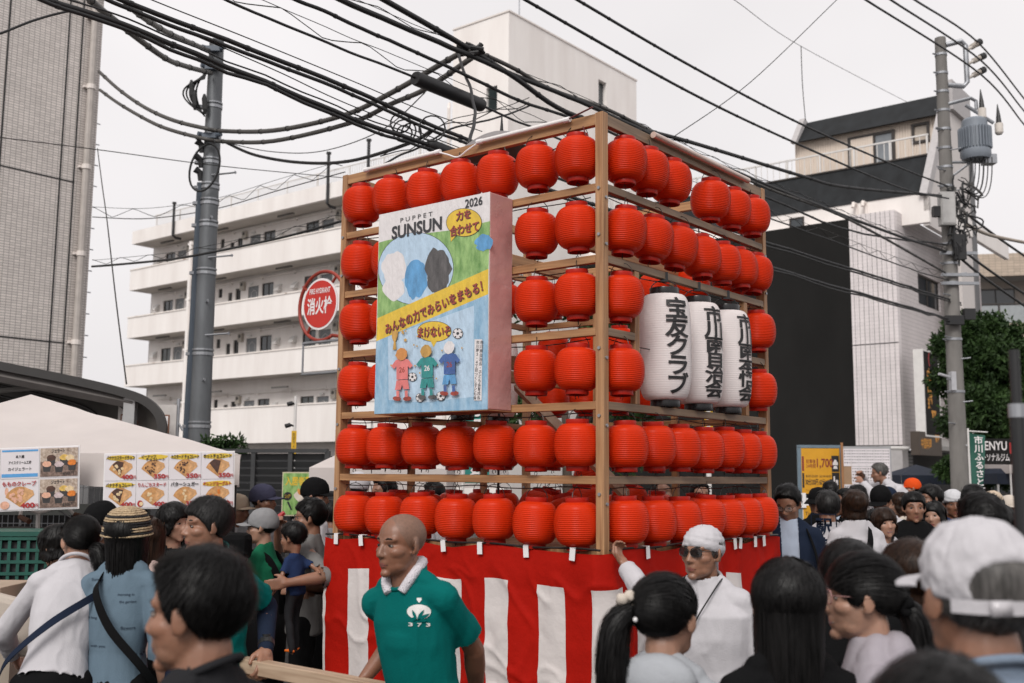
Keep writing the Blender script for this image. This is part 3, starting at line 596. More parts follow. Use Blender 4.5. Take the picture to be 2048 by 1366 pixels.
c4 = [(600, -38), (683, 0), (902, 96), (1039, 154), (1196, 219), (1348, 290), (1539, 372), (1765, 460), (1906, 508)]
cable('black bundle with a hanger wire beside the thick smooth cable', street(c4), .026, rough=.008, zig=.06)
c5 = [(520, -40), (595, 0), (680, 36), (885, 131), (1059, 208), (1193, 253), (1372, 331), (1553, 403), (1703, 462), (1894, 490)]
cable('bare black cable in the middle of the overhead lines', street(c5), .017, rough=.01, lash=.5)
c6 = [(370, -40), (455, 0), (680, 97), (827, 154), (964, 212), (1059, 253), (1124, 280), (1330, 360), (1547, 439), (1800, 531), (1900, 562)]
cable('black cable running through a fat splice sleeve', street(c6), .012, rough=.01, zig=.12)
s6 = street([(830, 156), (964, 211)]); q = MB(); q.tube([s6[0], s6[0]*.98+s6[1]*.02, s6[0]*.02+s6[1]*.98, s6[1]], [.06, .068, .068, .06], 16)
tag(q.build('splice_sleeve', M_black, smooth=40), 'long fat black sleeve around a cable left of the tower window', 'cable splice')
s1 = street([(855, 288), (962, 330)]); q = MB(); q.tube([s1[0], s1[0]*.95+s1[1]*.05, s1[1]], [.03, .06, .06], 14); tag(q.build('splice_sleeve', M_black, smooth=40), 'fat black sleeve just above the lantern frame beam', 'cable splice')
cable('upper taut black line entering at the top centre', street([(1080, -45), (1155, 0), (1380, 131), (1600, 247), (1800, 335), (1897, 373)], CB-.2), .017, lash=.5)
cable('lower taut black line entering at the top centre', street([(975, -45), (1051, 0), (1380, 185), (1600, 290), (1800, 375), (1897, 397)], CB-.2), .017, lash=.5)
iz = [((1732, 0), (1963, 150), (2048, 249)), ((1782, 0), (1963, 122), (2048, 222)), ((1830, 0), (1956, 85), (2048, 197))]
for nm, pp in zip(('lowest', 'middle', 'topmost'), iz):
    a_, b_, c_ = pp; e0 = (a_[0]-(b_[0]-a_[0])*.3, a_[1]-(b_[1]-a_[1])*.3); e1 = (c_[0]+(c_[0]-b_[0])*.5, c_[1]+(c_[1]-b_[1])*.5)
    cable(nm+' of the three power lines fixed to the pole insulators', [at(*e0, 15), at(*a_, 17), at(*b_, 22), at(*c_, 26), at(*e1, 28)], .019)
cable('hairline wire slanting to the mansard roof from the top', [at(1400, -40, 18), at(1469, 0, 20), at(1601, 92, 26), at(1816, 205, 36)], .008, M_wire)
cable('hairline wire falling from the top right to the frame corner', [at(1740, -65, 14), at(1673, 0, 14), at(1500, 165, 13), at(1348, 273, 12)], .006, M_wire)
cable('hairline wire dropping from a joint to the mansard roof end', [at(1602, 92, 26), at(1605, 170, 26), at(1611, 241, 26)], .011, M_wire)
cable('thick grey armoured cable curving from the top edge to the left pole crown', [at(225, -45, 9), at(256, 8, 10), at(311, 51, 12), at(352, 73, 13.4), at(417, 101, 15.8)], .037, M_greycable, lash=.8)
cable('thick grey armoured cable ending at the left pole jumper loops', [at(150, -40, 9), at(181, 0, 10), at(226, 38, 11), at(325, 113, 13), at(370, 132, 14.4), at(422, 146, 15.8)], .037, M_greycable, lash=.8)
cable('upper grey cable sagging from the tiled building past the left pole', [at(198, 143, 18.6), at(239, 180, 18), at(290, 215, 17), at(345, 240, 16.3), at(407, 256, 15.75), at(444, 262, 15.7), at(547, 261, 14), at(683, 232, 12.6), at(782, 186, 11.7), at(916, 109, 10.8), at(950, 100, 10.4)], .032, M_greycable, lash=.9)
cable('lower grey cable sagging from the tiled building past the left pole', [at(200, 180, 18.6), at(239, 208, 18), at(300, 243, 17), at(345, 261, 16.3), at(407, 277, 15.75), at(448, 283, 15.7), at(547, 282, 14), at(700, 246, 12.6), at(782, 208, 11.9), at(851, 178, 11.2), at(943, 116, 10.5)], .03, M_greycable, lash=.9)
cable('grey cable leaving the mid-air junction towards the frame corner', street([(935, 100), (965, 108), (1030, 138), (1100, 178), (1210, 217), (1300, 262), (1400, 315), (1539, 378), (1700, 440), (1890, 545)]), .022, M_greycable, lash=.5)
cable('black service wire looping low from the left pole', [at(452, 285, 15.7), at(510, 310, 15), at(600, 325, 14), at(700, 322, 12.8), at(817, 287, 11.6), at(862, 262, 11.2)], .022)
cable('thin wire sagging from the left pole behind the service wire', [at(452, 285, 15.8), at(540, 303, 15), at(640, 303, 14), at(760, 262, 12), at(850, 185, 11)], .007, M_wire)
cable('hairline wire crossing the tiled building and the left pole', [at(-60, 268, 13), at(0, 275, 13), at(200, 300, 14), at(440, 332, 15.3), at(690, 356, 17)], .007, M_wire)
cable('wavy lashed cable low over the cream roof railing', [at(185, 434, 17), at(300, 437, 16.5), at(434, 417, 16.2), at(560, 380, 15), at(690, 344, 14)], .008, M_wire, zig=.16)
cable('black cable with zigzag lashing in front of the cream flats', [at(184, 533, 18), at(225, 530, 17.6), at(320, 521, 16.6), at(390, 511, 15.5), at(560, 476, 15), at(684, 442, 14)], .019, zig=.1)
cable('guy wire falling beside the tiled building to the black roof', [at(195, 297, 18), at(205, 375, 16), at(214, 440, 14.5), at(232, 600, 13), at(253, 768, 12)], .009, M_wire)
cable('black drop wire hanging from the mid-air junction to the beam', [at(917, 103, 10.3), at(928, 150, 10), at(945, 190, 9.6), at(948, 240, 9), at(942, 285, 8.6)], .015, rough=.02)
cable('beige tube leaving the transformer pole to the right edge', [at(1935, 450, 22), at(1980, 470, 23), at(2060, 487, 24)], .04, mat('pale_lead', (.35, .3, .25), .5))
for nm, pts in (('upper', [(1930, 425), (2000, 478), (2090, 540)]), ('middle', [(1925, 500), (1985, 545), (2090, 615)]), ('lower', [(1925, 520), (1975, 560), (2090, 640)])):
    cable(nm+' dark cable leaving the transformer pole to the right edge', [at(u, v, 22+(u-1925)/40) for u, v in pts], .028)
cable('thin wires lifting to the junction across the tower window', street([(760, 330), (820, 300), (900, 262), (985, 238), (1058, 209)]), .01, rough=.02, zig=.08)
cable('hairline wire above the black bundles left of the tower', street([(240, -30), (304, 0), (500, 78), (700, 160), (830, 215), (964, 263)]), .005, M_wire)
cable('hairline wire just under the heavy pair at the left pole', street([(170, -22), (222, 0), (420, 84), (560, 145), (700, 210), (930, 300)]), .005, M_wire)
cable('black wire crossing the tiled wall towards the top left', [at(-40, 75, 8.5), at(0, 67, 8.6), at(70, 40, 8.8), at(140, 22, 9), at(175, 24, 9.2)], .011)
q = MB()
jc = pl(940, 98, G(0, CB), eL)
for k in range(9): q.tube([jc+np.array([rnd.uniform(-.14, .14), rnd.uniform(-.03, .03), rnd.uniform(-.08, .08)]) for _ in range(3)], rnd.uniform(.012, .03), 6)
tag(q.build('cable_junction', M_black), 'knot of clamps where the overhead cables cross in mid-air', 'cable junction')
q = MB(); jc = pl(832, 245, G(0, CB), eL)
for k in range(5): t = np.linspace(0, 2*pi, 16); rr = rnd.uniform(.07, .13); cx, cz = rnd.uniform(-.15, .15), rnd.uniform(-.06, .06); q.tube([jc+np.array([cx+rr*cos(s), 0, cz+rr*sin(s)-.05]) for s in t], .008, 5)
tag(q.build('cable_coil', M_cable, smooth=True), 'loose coils of thin cable tied below the heavy pair', 'cable')

# ---- trees
M_leaf = mat('leaf_dark_green', (.017, .044, .014), .55, .5, 3.0, spec=.2, col2=(.05, .095, .026))
M_bark = mat('bark_brown', (.06, .045, .035), .9, .3, 10, bump=.4)
def crown_mesh(blobs, n, size, seed, name='crown'):
    R = np.random.RandomState(seed); w_ = np.array([b[3]**2 for b in blobs]); w_ = w_/w_.sum(); vs = []; fs = []
    for k in range(n):
        b = blobs[R.choice(len(blobs), p=w_)]; d = R.randn(3); d /= np.linalg.norm(d); c = np.array(b[:3])+d*b[3]*(R.uniform(.35, 1.12)+.25*float(vnoise(d*2.3+np.array(b[:3])*3)))*np.array([1, 1, .85])
        for j in range(5):
            l = size*R.uniform(.6, 1.3); t = d*.5+R.randn(3)*.8; t[2] -= .1; t /= np.linalg.norm(t); s = np.cross(t, R.randn(3)); s /= np.linalg.norm(s)+1e-9; i = len(vs)
            vs += [c, c+t*l*.5+s*l*.17, c+t*l, c+t*l*.5-s*l*.17]; fs.append((i, i+1, i+2, i+3))
    me = bpy.data.meshes.new(name); me.from_pydata([tuple(v) for v in vs], [], fs); me.materials.append(M_leaf); return me
def tree(label, base, blobs, n, size, seed, trunk_h, tr, limbs=True):
    t = empty('tree', (base[0], base[1], 0), 0, label, 'tree'); q = MB(); q.tube([(0, 0, 0), (.05, .02, trunk_h*.5), (0, .05, trunk_h)], [tr, tr*.8, tr*.5], 10)
    if limbs:
        for b in blobs[:9]: q.tube([(0, .05, trunk_h*.75), (b[0]*.5, b[1]*.5, trunk_h*.8+(b[2]-trunk_h)*.4), (b[0]*.9, b[1]*.9, b[2])], [tr*.4, tr*.25, tr*.08], 6)
    q.build('trunk', M_bark, t, smooth=True); link('crown', crown_mesh(blobs, n, size, seed), t); return t
R_ = random.Random(11); tb = at(1965, 900, 27)
bl = []
for (u, v, r) in ((1888, 690, .36), (1905, 760, .42), (1908, 850, .38), (1888, 940, .36), (1935, 660, .5), (1960, 720, .7), (1950, 820, .8), (1990, 650, .5), (2030, 680, .6), (2040, 780, .8), (2000, 880, .7), (2050, 880, .6), (1985, 945, .5), (2075, 720, .7), (1925, 745, .6), (1935, 940, .4), (2010, 760, .7), (1990, 830, .7)):
    p = at(u, v, 27); bl.append((p[0]-tb[0], R_.uniform(-.6, .6), p[2], r*R_.uniform(.8, 1.1)))
tree('dense dark green street tree behind the transformer pole', tb, bl, 15000, .135, 1, 3.0, .16)
tb = at(1130, 800, 15); bl = [(R_.uniform(-1.3, 1.0), R_.uniform(-.6, .6), R_.uniform(2.2, 4.6), R_.uniform(.35, .6)) for _ in range(12)]
tree('thin dark tree seen through the gaps of the lantern frame', tb, bl, 1500, .14, 2, 2.8, .1)
tb = at(445, 890, 15); bl = [(x, 0, 2.2, .18) for x in (-.18, 0, .2)]
tree('small clipped shrub top peeking over the grey fence by the pole', tb, bl, 240, .09, 3, 2.1, .04, False)
# ================================================================== FESTIVAL FLOAT
M_wood = woodmat('pine_lumber', (.26, .125, .055), (.47, .26, .125), 'Z')
M_woodx = woodmat('pine_rail_wood', (.26, .13, .06), (.46, .26, .125), 'X')
M_woody = woodmat('pine_rail_wood_side', (.27, .125, .05), (.47, .255, .115), 'Y')
M_woodg = woodmat('greyed_rail_wood', (.16, .105, .065), (.28, .19, .12), 'X')
WA, WB = 1.95, 2.03
RZ = [3.765, 3.38, 2.995, 2.61, 2.225, 1.842]
fl_ = empty('lantern_float', tuple(O), TH, 'square pine frame float hung with rows of paper lanterns', 'festival float')
def fpart(name, m, fn, loc=(0, 0, 0), bev=.003, **k):
    q = MB(); fn(q); return q.build(name, m, fl_, loc=loc, bevel=bev, **k)
for (a, b, ta, tb, z1) in ((0, 0, .05, .05, 3.765), (0, WB-.045, .095, .045, 3.765), (WA-.045, 0, .045, .06, 3.765), (WA-.05, WB-.05, .05, .05, 3.765)):
    po = fpart('post', M_wood, lambda q: q.bx(0, ta, 0, tb, .05, z1), (a, b, 0))
    for z in (1.7, 2.1, 2.45, 3.05, 3.3):
        q = MB(); q.tube([(ta/2, -.008, z), (ta/2, 0, z)], .009, 8); q.build('bolt', M_steel, po); q = MB(); q.tube([(-.008, tb/2, z+.05), (0, tb/2, z+.05)], .009, 8); q.build('bolt', M_steel, po)
for a, (b0, b1) in ((.0, (.052, WB-.047)), (WA-.04, (.062, WB-.052))):
    for i, z in enumerate(RZ):
        zz = z-.004 if i == 0 else z
        if i == 0: fpart('rail', M_woody, lambda q: q.bx(.004, .042, 0, b1-b0, -.062, 0), (a, b0, zz))
        else: fpart('rail', M_woody, lambda q: q.bx(.004, .042, 0, b1-b0, -.042, 0), (a, b0, zz))
for b, (a0, a1) in ((.0, (.052, WA-.047)), (WB-.045, (.097, WA-.052))):
    for i, z in enumerate(RZ):
        m = M_woodg if b == 0 else M_woodx; h = .062 if i == 0 else .042; zz = z-.004 if i == 0 else z
        if i == 3 and b == 0:
            for x0, x1 in ((a0, .315), (1.665, a1)): fpart('rail', m, lambda q: q.bx(0, x1-x0, .004, .042, -h, 0), (x0, b, zz))
        else: fpart('rail', m, lambda q: q.bx(0, a1-a0, .004, .042, -h, 0), (a0, b, zz))
for a in (.317, 1.62): fpart('stud', M_wood, lambda q: q.bx(0, .045, .006, .04, 2.226, 2.952), (a, 0, 0))
for a in (.6, 1.35): fpart('stud', M_wood, lambda q: q.bx(0, .045, .006, .04, 1.3, 3.33), (a, WB-.09, 0))
for b in (.65, 1.3): fpart('stud', M_wood, lambda q: q.bx(.006, .04, 0, .045, 1.3, 3.33), (WA-.09, b, 0))
for b, z in ((.6, 3.3), (1.3, 3.3), (.9, 2.55), (1.5, 2.55)): fpart('cross_beam', M_woodx, lambda q: q.bx(.09, WA-.05, 0, .045, -.08, 0), (0, b, z))
for b in np.arange(.08, 1.95, .19): fpart('deck_board', M_woodx, lambda q: q.bx(.06, WA-.06, 0, .18, 0, .028), (0, b, 1.37))
for (a0, b0, a1, b1) in ((-.0, .05, -.0, WB-.05), (.05, 0.0, WA-.05, .0)):
    q = MB()
    if a0 == a1: q.bx(a0+.046, a0+.085, b0, b1, 1.26, 1.46)
    else: q.bx(a0, a1, b0+.046, b0+.085, 1.26, 1.46)
    q.build('skirt_beam', M_wood, fl_)
# pale diagonal brace inside
p0, p1 = np.array([.75, 1.0, 2.42]), np.array([1.0, .28, 1.5])
q = MB(); p0 = onA(1035, 772, .45); p1 = onA(1252, 990, .45); q.tube([p0, p1], .036, 4); q.build('brace', woodmat('pale_batten', (.5, .36, .24), (.62, .48, .35)), fl_)
# LED tubes lashed along the top rails
M_tube = mat('white_tube_lamp', (.72, .68, .66), .2, .05, coat=.5)
M_tube2 = mat('clear_tube_lamp', (.5, .36, .3), .15, .1, coat=.6)
for b0, b1 in ((1.78, 1.17), (.84, .22)):
    q = MB(); q.tube([(-.02, b0, 3.755), (-.02, b1, 3.755)], .013, 10); t = q.build('tube_lamp', M_tube, fl_, smooth=40)
    for b in (b0, b1): q = MB(); q.tube([(-.02, b-.02, 3.755), (-.02, b+.02, 3.755)], .015, 10); q.build('lamp_cap', M_paper, t)
q = MB(); q.tube([(.48, -.02, 3.755), (1.66, -.02, 3.755)], .019, 10); q.build('tube_lamp', M_tube2, fl_, smooth=40)
q = MB(); q.tube(smooth_path([(-.02, 1.17, 3.755), (-.03, 1.08, 3.72), (-.03, 1.0, 3.69), (-.03, .92, 3.72), (-.02, .84, 3.755)], 6), .005, 5); q.build('lamp_wire', M_paper, fl_)
q = MB(); q.tube(smooth_path([(-.02, .22, 3.755), (-.03, .12, 3.77), (-.02, .05, 3.79)], 6), .005, 5); q.tube(smooth_path([(-.01, .12, 3.7), (-.01, .09, 3.6), (-.01, .075, 3.5)], 6), .004, 5); q.build('lamp_wire', mat('red_lead', (.1, .012, .012), .5), fl_)
q = MB(); q.tube([(.02, b, 3.62+.02*sin(9*b)) for b in np.linspace(.1, 1.95, 40)], .004, 4)
for z in RZ[1:]: q.tube([(.03, b, z-.055-.015*abs(sin(5*b+z))) for b in np.linspace(.1, 1.95, 30)], .003, 4); q.tube([(a, .03, z-.055-.015*abs(sin(5*a+z))) for a in np.linspace(.1, 1.85, 30)], .003, 4)
q.build('wiring', M_wire, fl_, kind='stuff')
# push bar carried by the men in front
q = MB(); q.bx(-1.56, -1.5, -.75, .96, .985, 1.045); q.build('push_bar', woodmat('push_bar_wood', (.3, .2, .13), (.45, .33, .23), 'Y'), fl_, bevel=.004)
for b in (.2,):
    q = MB(); q.bx(-1.62, -.02, b-.03, b+.03, .55, .61); q.build('shaft', M_woodx, fl_, bevel=.004)
    q = MB(); q.tube([(-1.53, .84, .985), (-1.4, .45, .35)], .03, 4); q.build('shaft_brace', M_wood, fl_)
q = MB(); q.bx(-1.5, -.01, .1, 1.9, .1, .16); q.build('undercarriage', M_dk, fl_)
# ---- red and white curtain
M_cred = mat('curtain_red_cotton', (.36, .0075, .003), .75, .1, 2, bump=.12, bscale=40, spec=.1)
M_cwht = mat('curtain_white_cotton', (.60, .555, .54), .8, .05, 2, bump=.12, bscale=40)
white = [(-2.06, -2.035), (-1.845, -1.67), (-1.49, -1.315), (-1.12, -.945), (-.764, -.589), (-.407, -.233), (-.062, .1), (.235, .41), (.6, .77), (.95, 1.12), (1.27, 1.43), (1.68, 1.825)]
def cur(u, v):
    s = -2.06+u*(2.06+1.99); z = 1.462-1.36*v; sk = s+v*.03*np.where(s < .2, 1, -.3)
    wv = v**.5*(.018*np.sin(s*9+v*2)+.012*np.sin(s*23+1.3+v*3)); P3 = lambda x, y, k: np.stack([x, y, np.full_like(x, k)], -1)
    pq_ = P3(s*5.5+v*3, v*7-s*3.5, 3.); pq_ = pq_+vnoise(pq_*.6)[..., None]*1.2
    fr = .010*fbm(P3(s*3.2+v*2.0, v*4.5-s*2.2, 1.), 4)+.011*(1-np.abs(vnoise(P3(s*2.3+v*3, v*2.2-s*1.7, 7.))))**3+.012*(1-np.abs(vnoise(pq_)))**5-.004
    r = .03+wv+fr*np.minimum(1, .25+v*6); k = np.clip((s+.04)/.08, 0, 1)
    a = np.where(s < -.04, -r, np.where(s > .04, sk, -r*(1-k)+.04*k-.004)); b = np.where(s < -.04, -sk, np.where(s > .04, -r, .04*(1-k)-r*k-.004))
    return np.stack([a, b, z+.012*np.sin(s*7.5)*(1-v)-.012*(1-np.abs(np.sin(s*6.3)))*(1-v)], -1)
def curm(u, v):
    s = -2.06+u*4.05; return 1 if v > .132 and any(x0 < s < x1 for x0, x1 in white) else 0
# grid lines snapped to the stripe edges so the seams stay straight
edges = sorted([e for w_ in white for e in w_]+[-.04, .04, 1.99])
us = []
for i in range(len(edges)-1):
    n = max(2, int((edges[i+1]-edges[i])/.014)); us += list(np.linspace(edges[i], edges[i+1], n, endpoint=False))
us.append(1.99); us = (np.array(us)+2.06)/4.05; vsn = np.concatenate([np.linspace(0, .132, 15, endpoint=False), np.linspace(.132, 1, 90)])
V = []; Fc = []; Mi = []
uu, vv = np.meshgrid(us, vsn); V = cur(uu, vv).reshape(-1, 3).tolist()
nu = len(us)
for j in range(len(vsn)-1):
    for i in range(nu-1):
        Fc.append((j*nu+i, j*nu+i+1, (j+1)*nu+i+1, (j+1)*nu+i)); Mi.append(curm((us[i]+us[i+1])/2, (vsn[j]+vsn[j+1])/2))
me = bpy.data.meshes.new('curtain'); me.from_pydata(V, [], Fc); me.materials.append(M_cred); me.materials.append(M_cwht); me.polygons.foreach_set('material_index', Mi); me.polygons.foreach_set('use_smooth', [True]*len(Fc))
cu = link('striped_curtain', me, None, tuple(O), (0, 0, TH)); tag(cu, 'red and white striped cotton curtain skirting the lantern float', 'curtain')
for s in (-1.94, -1.72, -1.05, -.78, -.46, -.16, .34, 1.33, 1.4, 1.6, 1.72):
    q = MB()
    if s < 0: q.box((-.05, -s, 1.445), (.003, .034, .062), Matrix.Rotation(rnd.uniform(-.15, .15), 3, 'X')); q.box((-.03, -s, 1.478), (.04, .034, .003))
    else: q.box((s, -.05, 1.445), (.034, .003, .062), Matrix.Rotation(rnd.uniform(-.15, .15), 3, 'Y')); q.box((s, -.03, 1.478), (.034, .04, .003))
    q.build('tape', M_paper, cu)
q = MB(); q.tube([(-.035, b, 1.472+.004*sin(b*11)) for b in np.linspace(2.05, 0, 30)], .006, 5); q.tube([(a, -.035, 1.472+.004*sin(a*11)) for a in np.linspace(0, 1.95, 30)], .006, 5); q.build('hanging_rope', M_wire, cu)
# ---- lanterns
def lantmat(name, col, trl):
    return plastmat(name, col, trl, .36, .05)
M_lred = lantmat('red_vinyl', (.66, .034, .005), .2)
M_lrim = mat('red_rim_plastic', (.36, .011, .004), .4, .08, spec=.2)
M_lwht = lantmat('white_vinyl', (.84, .78, .77), .25)
def lantern_mesh(R, H, ribs, neck, power, seg=30, dep=.032):
    prof = []; n = ribs*3
    for i in range(n+1):
        t = -1+2*i/n; r = neck+(R-neck)*(1-abs(t)**power)**(1/power); k = abs(((i/3) % 1)-.5)*2
        prof.append((r*(1-dep*k), t*H/2))
    q = MB(); q.lathe(prof, seg, capends=False); q.v[0][:, :2] *= np.tile(np.where(np.arange(seg) % (seg//8) == 0, .988, 1.), len(prof))[:, None]; return q.mesh('paper_shade', M_lred, smooth=55)
def ring_mesh(R, h, m): q = MB(); q.lathe([(R*.86, 0), (R, 0), (R*1.015, h*.12), (R*1.015, h*.88), (R, h), (R*.86, h), (R*.86, 0)], 26, capends=False); return q.mesh('rim', m, smooth=40)
SH = lantern_mesh(.126, .224, 22, .054, 2.25, 40); RG = ring_mesh(.060, .026, M_lrim)
q = MB(); t_ = np.linspace(0, pi, 15); q.tube([(.058*cos(t), 0, .015+.062*sin(t)) for t in t_], .0022, 5); q.tube([(0, 0, .076), (.004, 0, .1)], .002, 4); BAIL = q.mesh('wire_bail', M_wire)
q = MB(); t_ = np.linspace(-.5, 4.4, 12); q.tube([(.009*cos(t), 0, -.012+.011*sin(t)) for t in t_], .0022, 4); q.tube([(0, 0, 0), (0, 0, .018)], .0022, 4); HOOK = q.mesh('wire_hook', M_wire)
def make_lantern(name, label, p, tilt=(0, 0), rz=0., group='red lanterns on the float', big=False):
    t = empty(name, p, 0, label, 'lantern', group); t.rotation_euler = (tilt[0], tilt[1], rz)
    if not big:
        link('paper_shade', SH, t); link('top_rim', RG, t, (0, 0, .108)); link('bottom_rim', RG, t, (0, 0, -.135)); link('wire_bail', BAIL, t, (0, 0, .11)); link('wire_hook', HOOK, t, (0, 0, -.135))
    return t
ordn = ['first', 'second', 'third', 'fourth', 'fifth', 'sixth', 'seventh']
rown = ['top', 'second', 'third', 'fourth', 'fifth', 'bottom']
LZ = [3.545, 3.165, 2.79, 2.405, 2.005, 1.6]
bl_ = [.177, .45, .735, 1.015, 1.295, 1.59, 1.86]
ar_ = [.235, .52, .8, 1.085, 1.345, 1.58, 1.8]
rl = random.Random(21)
def put(a, b, z, label, tl=.05, group='red lanterns on the float'):
    p = G(a, b, z+rl.uniform(-.008, .008)); make_lantern('red_lantern', label, p, (rl.uniform(-tl, tl), rl.uniform(-tl, tl)), rl.uniform(0, 6.28), group)
for r in range(6):
    for i, b in enumerate(bl_):
        if r in (1, 2, 3) and i in (2, 3, 4): continue       # the painted box hangs here
        put(.02, b, LZ[r], f'red ribbed lantern {ordn[i]} from the near corner post, {rown[r]} row, poster side')
for r in range(6):
    pos = ar_
    if r == 0: pos = [.245, .48, .735, 1.22, 1.5, 1.78]
    if r in (2, 3): pos = [.2, 1.82]
    for i, a in enumerate(pos):
        if r in (2, 3): lb = f'red lantern beside the {"near" if i == 0 else "far"} post, {rown[r]} row, white lantern side'
        else: lb = f'red ribbed lantern {ordn[i]} from the near corner post, {rown[r]} row, white lantern side'
        put(a, .02, LZ[r], lb, .12 if r == 1 else .05)
for r in range(1, 6):
    for i, b in enumerate([.25, .55, .85, 1.15, 1.45, 1.75]):
        put(WA-.02, b, LZ[r], f'red lantern at the rear right face, {rown[r]} row, {ordn[i]} from the far right post', .05, 'red lanterns on the rear faces')
    if r in (2, 3): continue
    for i, a in enumerate([.3, .55, .82, 1.1, 1.4, 1.66]):
        put(a, WB-.02, LZ[r], f'red lantern at the rear left face, {rown[r]} row, {ordn[i]} from the far left post', .05, 'red lanterns on the rear faces')
for i, (a, b, z) in enumerate(((.9, .75, 1.66), (1.2, .9, 1.8), (.75, 1.0, 1.62), (1.1, 1.2, 1.62), (.55, .62, 1.6), (1.35, .7, 1.66))):
    lb = ['behind the bottom row near the corner', 'highest of the loose ones inside the frame', 'behind the bald man inside the frame', 'deepest inside the bottom of the frame', 'just inside the poster side bottom row', 'just inside the white lantern side bottom row'][i]
    put(a, b, z, 'red lantern hanging '+lb, .3, 'loose red lanterns inside the frame')
# big white lanterns with brushed names
M_lk = mat('black_rim_lacquer', (.012, .011, .012), .25, .1)
SHW = lantern_mesh(.15, .60, 46, .075, 3.6, 40, .014); SHW.materials[0] = M_lwht; RGW = ring_mesh(.083, .042, M_lk)
def wr(z): return (.075+(.15-.075)*(1-min(1, abs(z/.30))**3.6)**(1/3.6))
def wrapped(parent, body, ang, h, w_, m):
    me = text_mesh(body, .1, bold=.028, vertical=True, line=.85); bm = bmesh.new(); bm.from_mesh(me); bmesh.ops.triangulate(bm, faces=bm.faces)
    xs = [v.co.x for v in bm.verts]; ys = [v.co.y for v in bm.verts]; cx, cy = (min(xs)+max(xs))/2, (min(ys)+max(ys))/2; kx, ky = w_/(max(xs)-min(xs)), h/(max(ys)-min(ys))
    for v in bm.verts: v.co.x = (v.co.x-cx)*kx; v.co.y = (v.co.y-cy)*ky
    for _ in range(3): bmesh.ops.subdivide_edges(bm, edges=[e for e in bm.edges if e.calc_length() > .018], cuts=1)
    bmesh.ops.triangulate(bm, faces=bm.faces)
    for v in bm.verts:
        r = wr(v.co.y)+.0035; a = ang+v.co.x/.15; v.co = Vector((r*cos(a), r*sin(a), v.co.y))
    o = bpy.data.meshes.new('lettering'); bm.to_mesh(o); bm.free(); link('lettering', o, parent, mats=m)
def white_lantern(p, label, body, ang, grp, rz=0):
    t = empty('white_lantern', p, rz, label, 'lantern', grp); link('paper_shade', SHW, t); link('top_rim', RGW, t, (0, 0, .295)); link('bottom_rim', RGW, t, (0, 0, -.337))
    q = MB(); s = np.linspace(0, pi, 9); q.tube([(.075*cos(k), 0, .335+.05*sin(k)) for k in s], .003, 5); q.bx(-.02, .02, -.02, .02, .375, .43); q.build('hanger', M_lk, t); link('wire_hook', HOOK, t, (0, 0, -.34))
    if body: wrapped(t, body, ang, .54, .155, M_ink)
    return t
eRa = TH+pi  # direction facing back along the street
for i, (a, body) in enumerate(((.65, '宝友クラブ'), (1.03, '市川南自治会'), (1.4, '市川南本悟会'))):
    pp_ = G(a, .02); ang = math.atan2(-pp_[1], -pp_[0])+RAD((30, 44, 55)[i]); lb = ['nearest big white lantern with five bold black characters, red lantern at its left', 'middle big white lantern with six black characters down its right edge', 'farthest big white lantern, its black characters half turned out of sight'][i]
    white_lantern(G(a, .02, 2.565), lb, body, ang, 'big white lanterns with names')
for i, (a, b) in enumerate(((.75, WB-.05), (1.15, WB-.05), (1.55, WB-.05))):
    white_lantern(G(a, b, 2.565), ['left', 'middle', 'right'][i]+' plain white lantern glimpsed through the frame at the rear', None, 0, 'big white lanterns at the rear')
# ---- painted box
def homog(src, dst):
    A = []
    for (x, y), (u, v) in zip(src, dst): A += [[x, y, 1, 0, 0, 0, -u*x, -u*y], [0, 0, 0, x, y, 1, -v*x, -v*y]]
    h = np.linalg.solve(np.array(A, float), np.array([c for d in dst for c in d], float)); return lambda x, y: ((h[0]*x+h[1]*y+h[2])/(h[6]*x+h[7]*y+1), (h[3]*x+h[4]*y+h[5])/(h[6]*x+h[7]*y+1))
PW, PH = .865, 1.19
hq = homog([(62, 145), (738, 10), (722, 1315), (25, 1345)], [(-PW/2, PH/2), (PW/2, PH/2), (PW/2, -PH/2), (-PW/2, -PH/2)])
def paint(name, c, var=.12, c2=None): return mat('poster_'+name, c, .34, var, 7, bump=.35, bscale=14, coat=.35, stretch=(3, 1, 1), col2=c2)
pc = G(-.2, 1.0375, 2.785); PF = frame(pc, -eL, (0, 0, 1))
pb = empty('painted_box', tuple(pc), 0, 'large painted poster box hung on the left face of the lantern frame', 'poster box'); pb.matrix_world = PF
q = MB(); q.box((0, 0, -.1), (PW, PH, .199)); o = q.build('box_body', mat('lantern_tinted_wrap', (.55, .30, .28), .3, .12, 2.5, bump=.4, bscale=9, coat=.4), pb, bevel=.006)  # white wrap; the red light of the lanterns is put into its colour
PZ = [.0012]
def flat(name, poly, m, conv=True):
    PZ[0] += .00015; pts = [hq(*p) for p in poly] if conv else poly
    me = bpy.data.meshes.new(name); me.from_pydata([(x, y, 0) for x, y in pts], [], [tuple(range(len(pts)))]); o = link(name, me, pb, (0, 0, PZ[0]), mats=m)
    bm = bmesh.new(); bm.from_mesh(me); bmesh.ops.triangulate(bm, faces=bm.faces); bmesh.ops.recalc_face_normals(bm, faces=bm.faces)
    if bm.faces and sum(f.normal.z*f.calc_area() for f in bm.faces) < 0: bmesh.ops.reverse_faces(bm, faces=bm.faces)
    bm.to_mesh(me); bm.free(); return o
